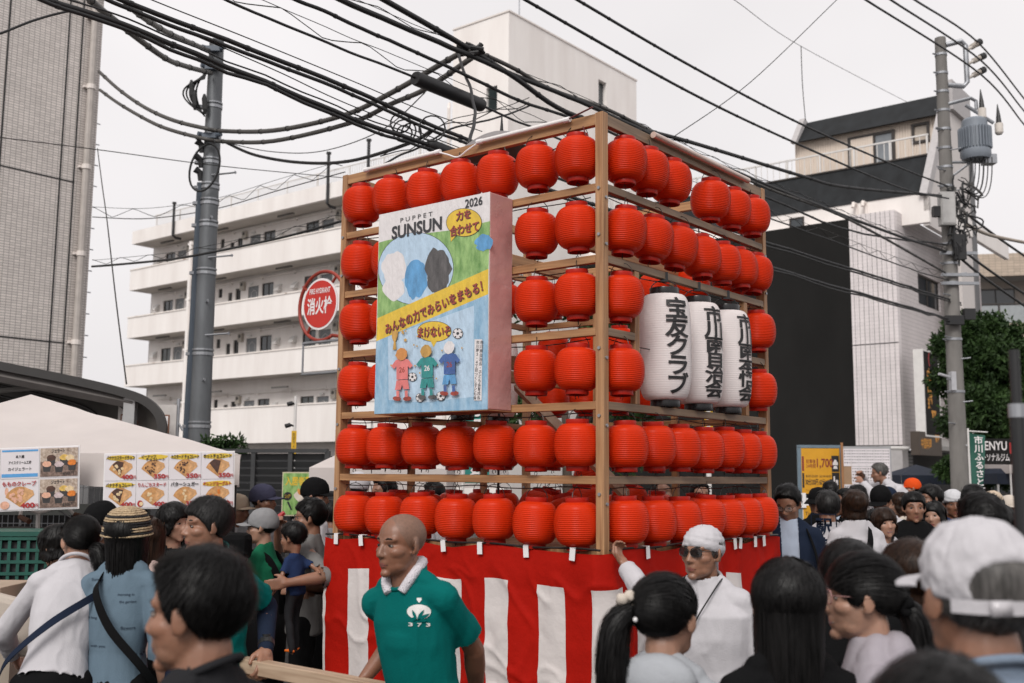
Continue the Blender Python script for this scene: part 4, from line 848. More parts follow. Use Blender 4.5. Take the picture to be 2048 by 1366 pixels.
def ell(cx, cy, rx, ry, n=28, rot=0, w=0, sd=0):
    return [(cx+cos(rot)*rx*(1+w*float(vnoise(np.array([3*cos(t)+sd, 3*sin(t), sd*1.7]))))*cos(t)-sin(rot)*ry*sin(t), cy+sin(rot)*rx*cos(t)+cos(rot)*ry*(1+w*float(vnoise(np.array([3*cos(t)+sd, 3*sin(t), 5+sd]))))*sin(t)) for t in np.linspace(0, 2*pi, n, endpoint=False)]
P_wht = paint('white', (.68, .64, .64), .03); P_grn = paint('green', (.13, .36, .06), .45, (.36, .55, .2)); P_yel = paint('yellow', (.68, .45, .03), .14); P_sky = paint('sky_blue', (.19, .40, .60), .2, (.36, .52, .66)); P_pal = paint('pale_blue', (.42, .55, .68), .15)
P_blk = paint('ink', (.014, .014, .018), .1); P_red = paint('brick_red', (.28, .035, .018), .3); P_gry = paint('dark_grey', (.055, .05, .05), .5, (.12, .11, .11)); P_blu = paint('mid_blue', (.09, .28, .52), .3); P_pnk = paint('pink', (.66, .17, .16), .15); P_tea = paint('teal', (.015, .23, .22), .2); P_nav = paint('navy', (.04, .1, .3), .2); P_gld = paint('gold', (.5, .28, .06), .3); P_org = paint('orange', (.55, .22, .05), .3)
flat('painted_panel', [(62, 145), (738, 10), (722, 1315), (25, 1345)], P_wht)
flat('painted_panel', [(58, 312), (105, 298), (300, 262), (505, 238), (737, 185), (728, 470), (46, 768)], P_grn)
flat('painted_panel', ell(284, 468, 232, 218, 40, -.12), P_blk); flat('painted_panel', ell(284, 468, 229, 215, 40, -.12), P_pal)
# plain clouds and hills stand in for the drawn figures
for (cx, cy, rx, ry, m, sd) in ((150, 470, 72, 105, P_wht, 1), (150, 585, 66, 70, P_wht, 2), (285, 530, 66, 120, P_blu, 3), (420, 470, 78, 130, P_gry, 4), (415, 560, 62, 60, P_gry, 6)): flat('painted_cloud', ell(cx, cy, rx, ry, 36, 0, .16, sd), m)
flat('painted_cloud', ell(700, 315, 52, 50, 26, -.3, .3, 8), P_blu)
flat('painted_panel', [(47, 766), (728, 470), (726, 622), (40, 905)], P_yel)
flat('painted_panel', [(40, 905), (726, 622), (722, 1315), (25, 1345)], P_sky)
flat('painted_panel', [(112, 880), (330, 800), (640, 690), (632, 1240), (330, 1275), (115, 1260)], P_pal)
for (cx, cy, rx, ry, tail) in ((580, 193, 106, 82, [(495, 235), (500, 308), (540, 262)]), (397, 846, 103, 60, [(370, 895), (393, 940), (420, 893)])):
    for k, m in ((3, P_blk), (0, P_yel)):
        flat('speech_bubble', ell(cx, cy, rx+k, ry+k, 36), m); flat('speech_bubble', tail, P_yel)
def ptext(body, x, y, wpx, hpx, m, bold=.02, ang=0, **k):
    c = hq(x, y); r_ = hq(x+wpx/2*cos(ang), y+wpx/2*sin(ang)); l_ = hq(x-wpx/2*cos(ang), y-wpx/2*sin(ang)); t_ = hq(x, y-hpx/2); b_ = hq(x, y+hpx/2)
    PZ[0] += .00015; W_ = math.hypot(r_[0]-l_[0], r_[1]-l_[1]); return text(body, .1, m, pb, Matrix.Identity(4), c[0], c[1], PZ[0], width=W_, height=abs(t_[1]-b_[1]), rot=math.atan2(r_[1]-l_[1], r_[0]-l_[0]), bold=bold, **k)
sl_ = math.atan2(-135, 676)
ptext('2026', 640, 72, 108, 52, P_blk, .02, sl_); ptext('PUPPET', 290, 160, 200, 26, P_blk, .0, sl_, spacing=1.6); ptext('SUNSUN', 290, 226, 312, 80, P_blk, .03, sl_)
for dx, m in ((3, P_blk), (0, P_red)):
    ptext('力を', 577+dx, 150+dx, 92, 58, m, .03, sl_); ptext('合わせて', 582+dx, 230+dx, 180, 66, m, .03, sl_)
    ptext('みんなの力でみらいをまもる！', 384+dx, 708+dx, 650, 72, m, .03, math.atan2(-285, 640)); ptext('まけないぞ', 397+dx, 848+dx, 200, 66, m, .03, -.05)
flat('painted_strip', [(645, 893), (692, 893), (688, 1262), (640, 1262)], P_wht)
ptext('市川南自治会・子ども会育成会', 679, 1078, 20, 356, P_blk, .02, vertical=True); ptext('市川南３・４丁目つくし子ども会', 656, 1078, 20, 356, P_blk, .02, vertical=True)
def ball(cx, cy, r):
    flat('painted_ball', ell(cx, cy, r, r, 24), P_blk); flat('painted_ball', ell(cx, cy, r*.9, r*.9, 24), P_wht); flat('painted_ball', ell(cx, cy, r*.33, r*.33, 5, .3), P_blk)
    for k in range(5): a = .3+pi/5+2*pi*k/5; flat('painted_ball', ell(cx+cos(a)*r*.74, cy+sin(a)*r*.74, r*.17, r*.17, 5), P_blk)
ball(543, 858, 32); ball(265, 1120, 27); ball(312, 1246, 27); ball(440, 1236, 28)
flat('painted_cup', [(140, 845), (182, 840), (176, 885), (165, 905), (170, 955), (148, 957), (154, 907), (144, 888)], P_gld)
def star(cx, cy, r): flat('painted_star', [(cx+(r if k % 2 == 0 else r*.45)*cos(pi*k/5-pi/2), cy+(r if k % 2 == 0 else r*.45)*sin(pi*k/5-pi/2)) for k in range(10)], P_gld)
star(209, 850, 14); star(225, 898, 14)
for k in range(34): flat('painted_dot', ell(rl.uniform(130, 590), rl.uniform(800, 1190), 5, 6, 7), P_gld)
def jersey(cx, cy, m, sm, num, nm):   # plain football shirts and shorts stand in for the drawn figures
    flat('painted_shirt', [(cx-38, cy-62), (cx-16, cy-70), (cx+18, cy-72), (cx+40, cy-66), (cx+66, cy-30), (cx+48, cy-12), (cx+36, cy-28), (cx+36, cy+52), (cx-34, cy+56), (cx-34, cy-26), (cx-48, cy-8), (cx-66, cy-26)], m)
    flat('painted_shorts', [(cx-34, cy+60), (cx+36, cy+56), (cx+44, cy+112), (cx+8, cy+114), (cx, cy+84), (cx-8, cy+116), (cx-44, cy+118)], sm); ptext(num, cx, cy-4, 34, 34, nm, .02, -.05)
    for s in (-1, 1): flat('painted_boot', ell(cx+s*32, cy+170, 26, 14, 14, -.1*s), nm if nm is not P_wht else P_gry); flat('painted_sock', [(cx+s*26-9, cy+122), (cx+s*26+9, cy+122), (cx+s*26+9, cy+160), (cx+s*26-9, cy+160)], m)
jersey(208, 1082, P_pnk, P_pnk, '26', P_red); jersey(362, 1072, P_tea, P_tea, '26', P_wht); jersey(500, 1050, P_nav, P_blu, '26', P_red)
for (cx, cy, m, sd) in ((208, 985, P_org, 11), (358, 965, P_gld, 12), (500, 945, P_wht, 13)): flat('painted_star', ell(cx, cy, 34, 40, 9, .3, .1, sd), m)
q = MB(); q.bx(-.43, .43, -.60, -.595, -.22, .0); q.build('bottom_batten', M_wood, pb)
# ---- umbrella standing inside the frame
ub = at(1003, 300, 6.9); um = empty('umbrella', (ub[0], ub[1], 1.4), 0, 'grey open umbrella poking above the lantern frame', 'umbrella'); z0 = ub[2]-1.4
M_umb = mat('umbrella_grey', (.10, .105, .11), .45, .15); M_umb2 = plastmat('umbrella_clear_panel', (.4, .39, .39), .5)
for k in range(8):
    q = MB(); a0, a1 = 2*pi*k/8+.3, 2*pi*(k+1)/8+.3; q.grid(lambda u, v: ((.30*v)*cos(a0+(a1-a0)*u)*(1-.06*sin(pi*u)*v), (.30*v)*sin(a0+(a1-a0)*u)*(1-.06*sin(pi*u)*v), z0+.12-.16*v*v), 4, 6); q.build('canopy_panel', M_umb2 if k in (3, 4, 5) else M_umb, um, smooth=True)
q = MB(); q.tube([(0, 0, 0), (0, 0, z0+.12)], .008, 8); q.tube([(0, 0, z0+.11), (0, 0, z0+.24)], [.014, .004], 8); q.build('shaft', M_black, um)
# ================================================================== STREET OBJECTS
I4 = Matrix.Identity(4)
def fthing(name, label, cat, p, xd, yd=(0, 0, 1), **k):
    e = empty(name, p, 0, label, cat, **k); e.matrix_world = frame(p, xd, yd); return e
def sheet(name, w_, h_, m, parent, x=0, y=0, z=0, t=.003):
    q = MB(); q.box((0, 0, 0), (w_, h_, t)); return q.build(name, m, parent, loc=(x, y, z))
def poly(name, pts, m, parent, z=.003):
    me = bpy.data.meshes.new(name); me.from_pydata([(x, y, 0) for x, y in pts], [], [tuple(range(len(pts)))])
    bm = bmesh.new(); bm.from_mesh(me); bmesh.ops.triangulate(bm, faces=bm.faces)
    if sum(f.normal.z*f.calc_area() for f in bm.faces) < 0: bmesh.ops.reverse_faces(bm, faces=bm.faces)
    bm.to_mesh(me); bm.free(); return link(name, me, parent, (0, 0, z), mats=m)
# ---- crepe tent
M_tent = plastmat('tent_canvas', (.69, .63, .605), .25, .7, .04)
FR, FL, BR, BL_ = at(480, 914, 7.8), at(-340, 905, 7.6), np.array([-2.9, 10.9, 1.98]), np.array([-6.2, 10.7, 1.98])
PK = at(62, 789, 9.25); FR[2] = FL[2] = 1.975
tn = empty('market_tent', (PK[0], PK[1], 0), 0, 'off white pop-up tent over the crepe stall', 'tent'); o_ = np.array([PK[0], PK[1], 0])
q = MB()
for a_, b_ in ((FL, FR), (FR, BR), (BR, BL_), (BL_, FL)):
    def fn(u, v, a_=a_, b_=b_):
        e = a_+(b_-a_)*u; p = PK+(e-PK)*v; p = p+np.array([0, 0, -.05*sin(pi*v)*sin(pi*u)+.014*float(fbm(p*2.2, 3))*sin(pi*v)]); return p-o_
    q.grid(fn, 24, 20)
q.build('canopy', M_tent, tn, smooth=30)
q = MB()
for a_, b_ in ((FL, FR), (FR, BR), (BL_, FL)):
    n_ = np.cross(b_-a_, [0, 0, 1.]); n_ /= np.linalg.norm(n_)
    q.grid(lambda u, v: a_+(b_-a_)*u+n_*(.012*sin(u*40)*v+.01*float(vnoise(np.array([u*19, v*2, 3]))))-np.array([0, 0, .23*v+.012*v*sin(u*31)])-o_, 60, 5)
q.build('valance', M_tent, tn, smooth=True)
for c in (FR, FL, BR, BL_):
    q = MB(); q.tube([c-o_+np.array([-.05*np.sign(c[0]-PK[0]), .06 if c[1] < 9 else -.06, -.02]), np.array([c[0]-o_[0]-.05*np.sign(c[0]-PK[0]), c[1]-o_[1]+(.06 if c[1] < 9 else -.06), 0])], .02, 6); q.build('pole', M_black, tn)
q = MB(); q.tube([(-1.02, -1.62, 0), (-1.02, -1.62, 1.9)], .03, 8); q.build('pole', M_black, tn)
# ---- menu boards
M_wr = mat('menu_paper', (.66, .62, .64), .3, .03, coat=.3)
def food(name, c, v=.35, c2=None): return mat('print_'+name, c, .35, v, 40, coat=.3, col2=c2)
F_cr = food('crepe', (.50, .25, .09)); F_cr2 = food('crepe_fold', (.55, .30, .13)); F_ch = food('chocolate', (.06, .022, .012), .5); F_cu = food('custard', (.62, .40, .09)); F_ba = food('banana', (.66, .5, .3), .2); F_yel = food('yellow_brush', (.66, .46, .04), .1); F_red = food('price_red', (.36, .02, .02), .1); F_or = food('orange_fruit', (.6, .17, .015)); F_pk = food('peach', (.66, .36, .25), .25); F_br = food('brown_table', (.12, .07, .05), .6, (.3, .2, .16)); F_cp = food('cup_black', (.03, .027, .027)); F_ice = food('ice_cream', (.5, .4, .4), .3); F_bg = food('photo_bg', (.42, .27, .18), .5, (.6, .5, .42)); F_blu = food('print_blue', (.08, .3, .6), .05)
def crepe(s, w_, h_, kind, r):
    cx, cy = w_*.02, -h_*.02; R = w_*.41; a0, a1 = RAD(35), RAD(150)
    fan = [(cx, cy-h_*.38)]+[(cx+R*1.05*cos(a)*(1 if cos(a) > 0 else 1), cy-h_*.38+h_*.66*sin(a)) for a in np.linspace(a0, a1, 14)]
    poly('print', fan, F_cr, s, .003)
    poly('print', [(cx, cy-h_*.38), (cx+R*.88, cy-h_*.0), (cx+R*.8, cy+h_*.14), (cx+R*.3, cy+h_*.24)], F_cr2, s, .0036)
    m = {'choc': F_ch, 'hot': F_ch, 'banana': F_ch, 'nut': F_ch, 'peach': F_pk, 'apple': F_ba, 'butter': F_cu, 'orange': F_or, 'custard': F_cu}[kind]
    if kind in ('hot', 'choc', 'banana'): poly('print', [(cx-.01*w_, cy-h_*.28), (cx+R*.2, cy+h_*.2), (cx-R*.3, cy+h_*.26), (cx-R*.66, cy+h_*.12)], F_ch, s, .0042)
    n = {'hot': 0, 'choc': 6, 'banana': 7, 'nut': 26, 'peach': 14, 'apple': 6, 'butter': 4, 'orange': 5, 'custard': 24}[kind]
    for k in range(n):
        a = r.uniform(RAD(78), RAD(140)); d = r.uniform(.3, .92); px, py = cx+R*.9*d*cos(a), cy-h_*.36+h_*.58*d*sin(a); rr = w_*(.024 if kind in ('nut', 'custard') else .05)
        poly('print', ell(px, py, rr, rr*.8, 9, r.uniform(0, 3), .25, k), {'choc': F_ba, 'banana': F_ba, 'nut': F_ch, 'custard': F_ch, 'butter': F_ba}.get(kind, m), s, .0048+k*.00008)
        if kind in ('choc', 'banana'): poly('print', ell(px, py, rr*.3, rr*.25, 6), F_cu, s, .0052+k*.00008)
def gelato(s, w_, h_, r):
    poly('print', [(-w_*.48, -h_*.46), (w_*.48, -h_*.46), (w_*.48, h_*.46), (-w_*.48, h_*.46)], F_bg, s, .003); poly('print', [(-w_*.48, -h_*.46), (w_*.48, -h_*.46), (w_*.48, -h_*.02), (-w_*.48, h_*.03)], F_br, s, .0034)
    for k, (x, y, m) in enumerate(((-.2, .12, F_ch), (.13, .12, F_cu), (.28, .1, F_ba), (-.31, -.08, F_pk), (0, -.1, F_ice), (.33, -.05, F_or))):
        x *= w_; y *= h_; poly('print', [(x-.11*w_, y), (x+.11*w_, y), (x+.085*w_, y-.22*h_), (x-.085*w_, y-.22*h_)], F_cp, s, .004+k*.0002); poly('print', ell(x, y+.03*h_, .115*w_, .1*h_, 12, 0, .2, k), m, s, .0041+k*.0002)
def menu_board(name, label, p00, p10, p01, items, cols, rows):
    xd = p10-p00; W_ = np.linalg.norm(xd); H_ = np.linalg.norm(p01-p00); c = (p10+p01)/2; b = fthing(name, label, 'menu board', c, xd); sw, sh = W_/cols, H_/rows; r = random.Random(5)
    sheet('backing', W_+.01, H_+.01, M_paper, b, 0, 0, -.006, .006)
    for k, it in enumerate(items):
        i, j = k % cols, k//cols; x, y = (i+.5)*sw-W_/2, H_/2-(j+.5)*sh; s = sheet('menu_sheet', sw-.006, sh-.006, M_wr, b, x, y, 0)
        kind, ttl, price = it
        if kind == 'shop':
            poly('print', [(-sw*.46, sh*.44), (sw*.46, sh*.44), (sw*.46, sh*.38), (-sw*.46, sh*.38)], F_blu, s, .003); poly('print', [(-sw*.46, -sh*.44), (sw*.46, -sh*.44), (sw*.46, -sh*.33), (-sw*.46, -sh*.33)], F_blu, s, .003)
            for t, yy, ww in zip(ttl, (.22, .03, -.18), (.22, .58, .6)): text(t, .05, M_ink, s, I4, 0, yy*sh, .004, width=ww*sw, height=.11*sh, bold=.02)
        elif kind == 'gelato':
            gelato(s, sw, sh, r); text(ttl, .05, M_ink, s, I4, -.02*sw, .37*sh, .007, width=.34*sw, height=.13*sh, bold=.02); text(price, .05, M_ink, s, I4, .24*sw, -.37*sh, .007, width=.28*sw, height=.14*sh); text('カップ', .05, M_ink, s, I4, .27*sw, .36*sh, .007, width=.12*sw, height=.06*sh)
        else:
            if kind not in ('peach', 'apple', 'butter'): poly('print', ell(0, sh*.35, sw*.44, sh*.1, 20, .03, .12, k), F_yel, s, .003)
            crepe(s, sw, sh, kind, r)
            m = F_red if kind in ('peach', 'apple', 'orange') else M_ink
            if '\n' in ttl:
                a_, b_ = ttl.split('\n'); text(a_, .05, m, s, I4, -.12*sw, .38*sh, .009, width=.44*sw, height=.12*sh, bold=.03); text(b_, .05, m, s, I4, .08*sw, .27*sh, .009, width=.58*sw, height=.12*sh, bold=.03)
            else: text(ttl, .05, m, s, I4, 0, .35*sh, .009, width=.86*sw, height=.16*sh, bold=.03)
            text(price[:-1], .05, F_red, s, I4, .22*sw, -.35*sh, .009, width=.36*sw, height=.17*sh, bold=.04); text('円', .05, F_red, s, I4, .45*sw, -.37*sh, .009, width=.09*sw, height=.12*sh, bold=.02)
            if kind == 'peach': poly('print', ell(-.36*sw, -.33*sh, .12*sw, .13*sh, 12), F_pk, s, .006); poly('print', ell(-.47*sw+.04, .1*sh, .05*sw, .14*sh, 12), F_pk, s, .0025)
            if kind == 'apple': poly('print', ell(-.36*sw, -.33*sh, .09*sw, .12*sh, 12), F_red, s, .006); poly('print', ell(-.33*sw, -.34*sh, .06*sw, .08*sh, 12), F_ba, s, .0065)
    return b
menu_board('menu_board', 'board of eight crepe pictures with red prices under the tent edge', at(206, 1018, 7.55), at(466, 1013, 7.55), at(210, 908, 7.55), [('choc', 'バナナカスタードチョコ', '400円'), ('nut', 'ピーナッツ\nチョコレート', '350円'), ('custard', 'カスタード チョコレート', '350円'), ('hot', 'ホットチョコレート', '350円'), ('banana', 'バナナチョコレート', '400円'), ('apple', 'りんごカスタード', '400円'), ('butter', 'バターシュガー', '350円'), ('orange', 'オレンジヨーグルト', '350円')], 4, 2)
menu_board('menu_board', 'board with ice cream cup photos and a peach crepe at the left edge', at(-80, 1025, 7.5), at(157, 1016, 7.55), at(-78, 900, 7.5), [('orange', 'ミックス', '450円'), ('shop', ('本八幡', 'アイスクリーム工房', 'カイジェラート'), ''), ('gelato', 'ジェラート', '450円'), ('choc', 'チョコ', '400円'), ('peach', 'もものクレープ', '400円'), ('gelato', 'ジェラート', '450円')], 3, 2)
# ---- black barrel roofed bike shelter
M_sh = mat('shelter_dark_metal', (.022, .02, .019), .45, .15); M_shp = mat('shelter_panel', (.06, .055, .05), .4, .2)
rim = [at(u, v, 11.2) for u, v in ((-260, 668), (-20, 724), (100, 748), (200, 770), (262, 787), (296, 803), (318, 826), (326, 852), (325, 866))]
rim = smooth_path(rim, 5); sc0 = np.array([-5, 11.2, 0]); sh_ = empty('bike_shelter', sc0, 0, 'black barrel roofed shelter rising behind the crepe tent', 'shelter')
dv = eL*5.5+np.array([0, 0, -.25]); q = MB()
nrm = np.array([[-(rim[min(i+1, len(rim)-1)]-rim[max(i-1, 0)])[2], 0, (rim[min(i+1, len(rim)-1)]-rim[max(i-1, 0)])[0]] for i in range(len(rim))]); nrm /= np.linalg.norm(nrm, axis=1)[:, None]
for i in range(len(rim)-1):
    a_, b_ = rim[i]-sc0, rim[i+1]-sc0; na, nb = nrm[i], nrm[i+1]; vs = []
    for yy in (0, .06): vs += [a_+na*.03+[0, yy, 0], b_+nb*.03+[0, yy, 0], b_-nb*.06+[0, yy, 0], a_-na*.06+[0, yy, 0]]
    q.add(vs, [(0, 1, 2, 3), (7, 6, 5, 4), (0, 4, 5, 1), (3, 2, 6, 7)])
q.build('rim', M_sh, sh_, smooth=50)
q = MB(); q.grid(lambda u, v: np.array([np.interp(u*(len(rim)-1), np.arange(len(rim)), rim[:, k]) for k in range(3)])-sc0+dv*v+np.array([0, .06, 0]), 40, 6); q.build('roof_sheet', M_shp, sh_, smooth=True)
for v in np.linspace(.08, 1, 9):
    q = MB(); q.tube([p-sc0+dv*v-n*.03 for p, n in zip(rim, nrm)], .022, 6); q.build('rib', M_sh, sh_, smooth=True)
q = MB(); a_, b_ = at(-60, 740, 11.3)-sc0, at(268, 806, 11.3)-sc0; q.tube([a_, b_], .065, 4); q.build('beam', mat('shelter_grey', (.13, .12, .115), .5), sh_)
for u, yy in ((262, 11.3), (-30, 11.3)): p = at(u, 800, yy)-sc0; q = MB(); q.bx(p[0]-.06, p[0]+.06, p[1]-.05, p[1]+.05, 0, p[2]+.02); q.build('post', mat('shelter_post', (.3, .3, .3), .5), sh_)
q = MB(); p = at(40, 782, 11.8)-sc0; q.tube([p-[.25, 0, .0], p+[.25, .1, .05]], .03, 6); q.build('lamp', mat('lamp_housing', (.2, .19, .18), .5), sh_)
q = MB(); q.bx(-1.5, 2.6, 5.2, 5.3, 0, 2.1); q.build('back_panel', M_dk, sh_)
# picture board between shelter and pole
pbp = at(322, 842, 11.6); b = fthing('picture_board', 'small framed board with pictures of striped lanterns behind the tent', 'sign', pbp, (1, .12, 0)); q = MB(); q.box((-.15, 0, -.04), (.62, .36, .07)); q.build('panel', mat('board_white', (.5, .47, .45), .6), b); sheet('backing', .52, .2, mat('board_brown', (.2, .09, .05), .6), b, -.17, -.03, 0); sheet('backing', .49, .17, M_paper, b, -.17, -.03, .004)
for k, x in enumerate((-.36, -.25, -.12, .02)): poly('print', ell(x, -.03, .048, .06, 14), (P_wht, P_org, P_gry, P_wht)[k], b, .008); poly('print', [(x-.046, -.02), (x+.046, -.02), (x+.046, -.001), (x-.046, -.001)], P_red, b, .01); poly('print', [(x-.046, -.06), (x+.046, -.06), (x+.046, -.045), (x-.046, -.045)], P_red, b, .01)
q = MB(); q.tube([(.17, -.2, -.04), (.17, .25, -.04)], .02, 6); q.tube([(-.4, -.22, -.02), (.2, -.22, -.02)], .02, 6); q.tube([(.17, 0, -.04), (.23, -.1, -.04)], .012, 5); q.build('bracket', M_steel, b)
# ---- louvred fence with recruiting poster
M_lv = mat('fence_dark_grey', (.042, .043, .045), .5, .12)
fa, fb = at(440, 905, 14.2), at(657, 905, 13.8); fe = fthing('louvre_fence', 'dark grey louvred metal fence behind the crepe queue', 'fence', np.array([fa[0], fa[1], 0]), fb-fa); L_ = np.linalg.norm(fb-fa)
SL = MB(); SL.prism([(-.008, .012), (.03, .085), (.036, .08), (0, .006)], 0, L_, (2, 1, 0)); slm = SL.mesh('slat', M_lv)
for k in range(21): link('slat', slm, fe, (0, .08+.096*k, -.03))
for x in (0, L_*.33, L_*.67, L_): q = MB(); q.bx(x-.03, x+.03, 0, 2.12, -.02, .04); q.build('post', M_lv, fe)
q = MB(); q.bx(0, L_, 2.1, 2.15, -.03, .05); q.build('top_rail', M_lv, fe)
gp = (at(603, 988, 13.7)); gx = fthing('recruiting_poster', 'green poster with yellow writing and a white puppy on the dark fence', 'poster', gp, fb-fa); M_pg = mat('poster_green', (.03, .25, .10), .4, .15, 5)
sheet('poster_sheet', .55, .56, mat('poster_cream', (.55, .5, .35), .5), gx); sheet('poster_sheet', .52, .53, M_pg, gx, 0, 0, .004)
text('入居者募集', .1, mat('poster_yellow', (.62, .5, .03), .5), gx, I4, 0, .165, .008, width=.46, height=.12, bold=.03)
M_dog = mat('print_white_fur', (.6, .53, .46), .6, .2)
poly('print', ell(.03, -.04, .14, .07, 16, -.2, .1), M_dog, gx, .008); poly('print', ell(.02, .0, .06, .065, 16), M_dog, gx, .009); poly('print', ell(-.03, .03, .022, .045, 10, .4), P_org, gx, .010); poly('print', ell(.07, .03, .022, .045, 10, -.4), P_org, gx, .010)
for x in (0, .04): poly('print', ell(x, .01, .006, .007, 8), P_blk, gx, .011)
poly('print', ell(.02, -.022, .011, .008, 8), P_blk, gx, .011); poly('print', ell(-.19, -.03, .06, .055, 16, .3), P_blk, gx, .008); text('ペット相談\nOKです！', .03, mat('poster_yellow', (.62, .5, .03), .5), gx, I4, -.19, -.03, .010, width=.09, height=.05); poly('print', [(-.2, -.1), (-.17, -.1), (-.12, -.2), (-.14, -.21)], P_blk, gx, .008)
# ---- fire hydrant sign with its hoop
M_sr = mat('sign_red', (.50, .018, .010), .35, .06, 3, coat=.3); M_sw = mat('sign_white', (.74, .7, .7), .4, .03); M_hoop = mat('hoop_red_brown', (.27, .03, .016), .4, .2)
hp = at(640, 608, 12); hy = fthing('fire_hydrant_sign', 'round red fire hydrant sign in a red hoop left of the float', 'sign', hp, -eL)
q = MB(); q.tube([(0, 0, -.01), (0, 0, 0)], .3, 48); q.build('sign_disc', M_sw, hy); q = MB(); q.tube([(0, 0, 0), (0, 0, .004)], .275, 48); q.build('sign_face', M_sr, hy)
text('FIRE HYDRANT', .1, M_sw, hy, I4, 0, .155, .007, width=.36, height=.062, bold=.02); text('消火栓', .1, M_sw, hy, I4, 0, -.02, .007, width=.43, height=.2, bold=.025)
q = MB(); q.tube([(.4*cos(t)+.02, .4*sin(t)-.02, -.02) for t in np.linspace(.1, 2*pi-1.1, 60)], .021, 8); q.tube([(.02+.4*cos(-1.1), -.02+.4*sin(-1.1), -.02), (.35, -.4, -.02), (.5, -.4, -.02)], .021, 8); q.build('hoop', M_hoop, hy, smooth=True)
for a in (.9, 2.5, 4.1): q = MB(); q.tube([(.29*cos(a), .29*sin(a), -.015), (.41*cos(a), .41*sin(a)-.01, -.02)], .016, 6); q.build('hoop_strut', M_hoop, hy)
q = MB(); q.tube([(-.27, -.44, 0), (-.27, -.8, 0)], .012, 6); q.tube([(-.28, -.44, 0), (.5, -.44, 0)], .016, 6); q.tube([(-.28, -.8, 0), (.5, -.8, 0)], .016, 6); q.build('advert_frame', M_steel, hy); q = MB(); q.tube([(.5, .35, -.02), (.5, -hp[2], -.02)], .045, 10); q.build('pole', M_hoop, hy)
# ---- camera mast
cp = at(588, 900, 14.6); cm = empty('camera_mast', (cp[0], cp[1], 0), 0, 'slim mast with two security cameras in front of the cream flats', 'camera mast'); zt = at(588, 792, 14.6)[2]; q = MB(); q.tube([(0, 0, 0), (0, 0, zt)], .022, 8); q.build('mast', M_alu, cm)
for dx, dz in ((-.04, -.12), (-.06, -.42)): q = MB(); q.tube([(0, 0, zt+dz), (dx*1.4, -.03, zt+dz+.03)], .015, 6); q.tube([(dx, -.02, zt+dz+.02), (dx-.06, -.05, zt+dz)], .03, 8); q.build('camera', M_black, cm)
ys = sheet('notice_plate', .07, .32, mat('notice_yellow', (.62, .36, .01), .5, .05), cm); ys.matrix_local = frame((0, -.03, at(588, 885, 14.6)[2]), (1, 0, 0), (0, 0, 1)); text('防犯カメラ', .05, M_ink, ys, I4, 0, 0, .004, vertical=True, width=.035, height=.26)
# ---- car park price board and notice board on the right
M_blu = mat('frame_blue_grey', (.13, .18, .22), .5, .15); M_py = mat('price_yellow', (.60, .29, .01), .45, .08)
p = at(1641, 942, 14.6); ps = fthing('parking_price_board', 'yellow car park price board in a blue grey steel frame', 'sign', p, (1, -.06, 0)); q = MB(); q.box((-.285, -.4, -.01), (.05, 1.45, .05)); q.box((.29, -.4, -.01), (.05, 1.45, .05)); q.box((0, .335, -.01), (.62, .04, .05)); q.build('frame', M_blu, ps)
sheet('panel', .52, .62, M_py, ps, 0, .0, 0, .02); dkred = mat('price_dark_red', (.2, .02, .015), .5)
text('1,700', .1, dkred, ps, I4, .06, .1, .013, width=.22, height=.14, bold=.02); text('円', .05, dkred, ps, I4, .195, .05, .013, width=.03, height=.04); text('駐車後\n24時間', .05, dkred, ps, I4, -.13, .1, .013, width=.13, height=.12); text('30分330円 60分110円', .05, M_ink, ps, I4, -.03, -.15, .013, width=.36, height=.09, bold=.02)
text('8:00-22:00  22:00-8:00', .05, M_ink, ps, I4, -.03, -.07, .013, width=.34, height=.03); text('Times 最大料金', .05, mat('price_small', (.25, .1, .01), .5), ps, I4, -.1, -.26, .013, width=.22, height=.03)
for y, k in ((.1, 0), (-.13, 1)):
    poly('print', [(.2-.05, y-.11), (.2+.05, y-.11), (.2+.05, y+.11), (.2-.05, y+.11)], M_ink, ps, .012); poly('print', [(-.25, y-.1), (-.225, y-.1), (-.225, y+.1), (-.25, y+.1)], dkred if k == 0 else M_ink, ps, .012)
    if k == 0: poly('print', [(.165, y-.02), (.235, y-.02), (.235, y+.02), (.222, y+.025), (.213, y+.055), (.187, y+.055), (.178, y+.025), (.165, y+.02)], P_wht, ps, .014); poly('print', [(.17, y-.07), (.23, y-.07), (.22, y-.03), (.18, y-.03)], P_wht, ps, .014)
    else: poly('print', [(.17, y-.06), (.19, y-.06), (.19, y+.06), (.17, y+.06)], P_wht, ps, .014); poly('print', [(.2, y-.06), (.23, y-.06), (.23, y+.01), (.2, y+.01)], P_wht, ps, .014)
sheet('lower_panel', .52, .5, M_paper, ps, 0, -.62, 0, .02); sheet('lower_panel', .2, .3, M_py, ps, -.15, -.62, .012); text('Times', .05, M_ink, ps, I4, -.15, -.58, .016, width=.15, height=.05)
sheet('notice', .13, .2, M_paper, ps, -.28, -.4, .04)
p = at(1737, 990, 14.3); nb = fthing('notice_board', 'tall notice board covered in white donor name papers', 'notice board', p, (1, -.2, 0)); sheet('backing', .62, 1.3, mat('board_grey', (.3, .3, .31), .6, .1), nb, 0, 0, -.02, .03); q = MB(); q.box((-.325, -.1, -.01), (.03, 1.6, .05)); q.build('edge', mat('board_wood', (.28, .13, .05), .6, .2), nb)
sheet('backing', .12, .5, mat('board_tan', (.3, .19, .11), .7), nb, -.25, .2, 0)
rp_ = random.Random(9)
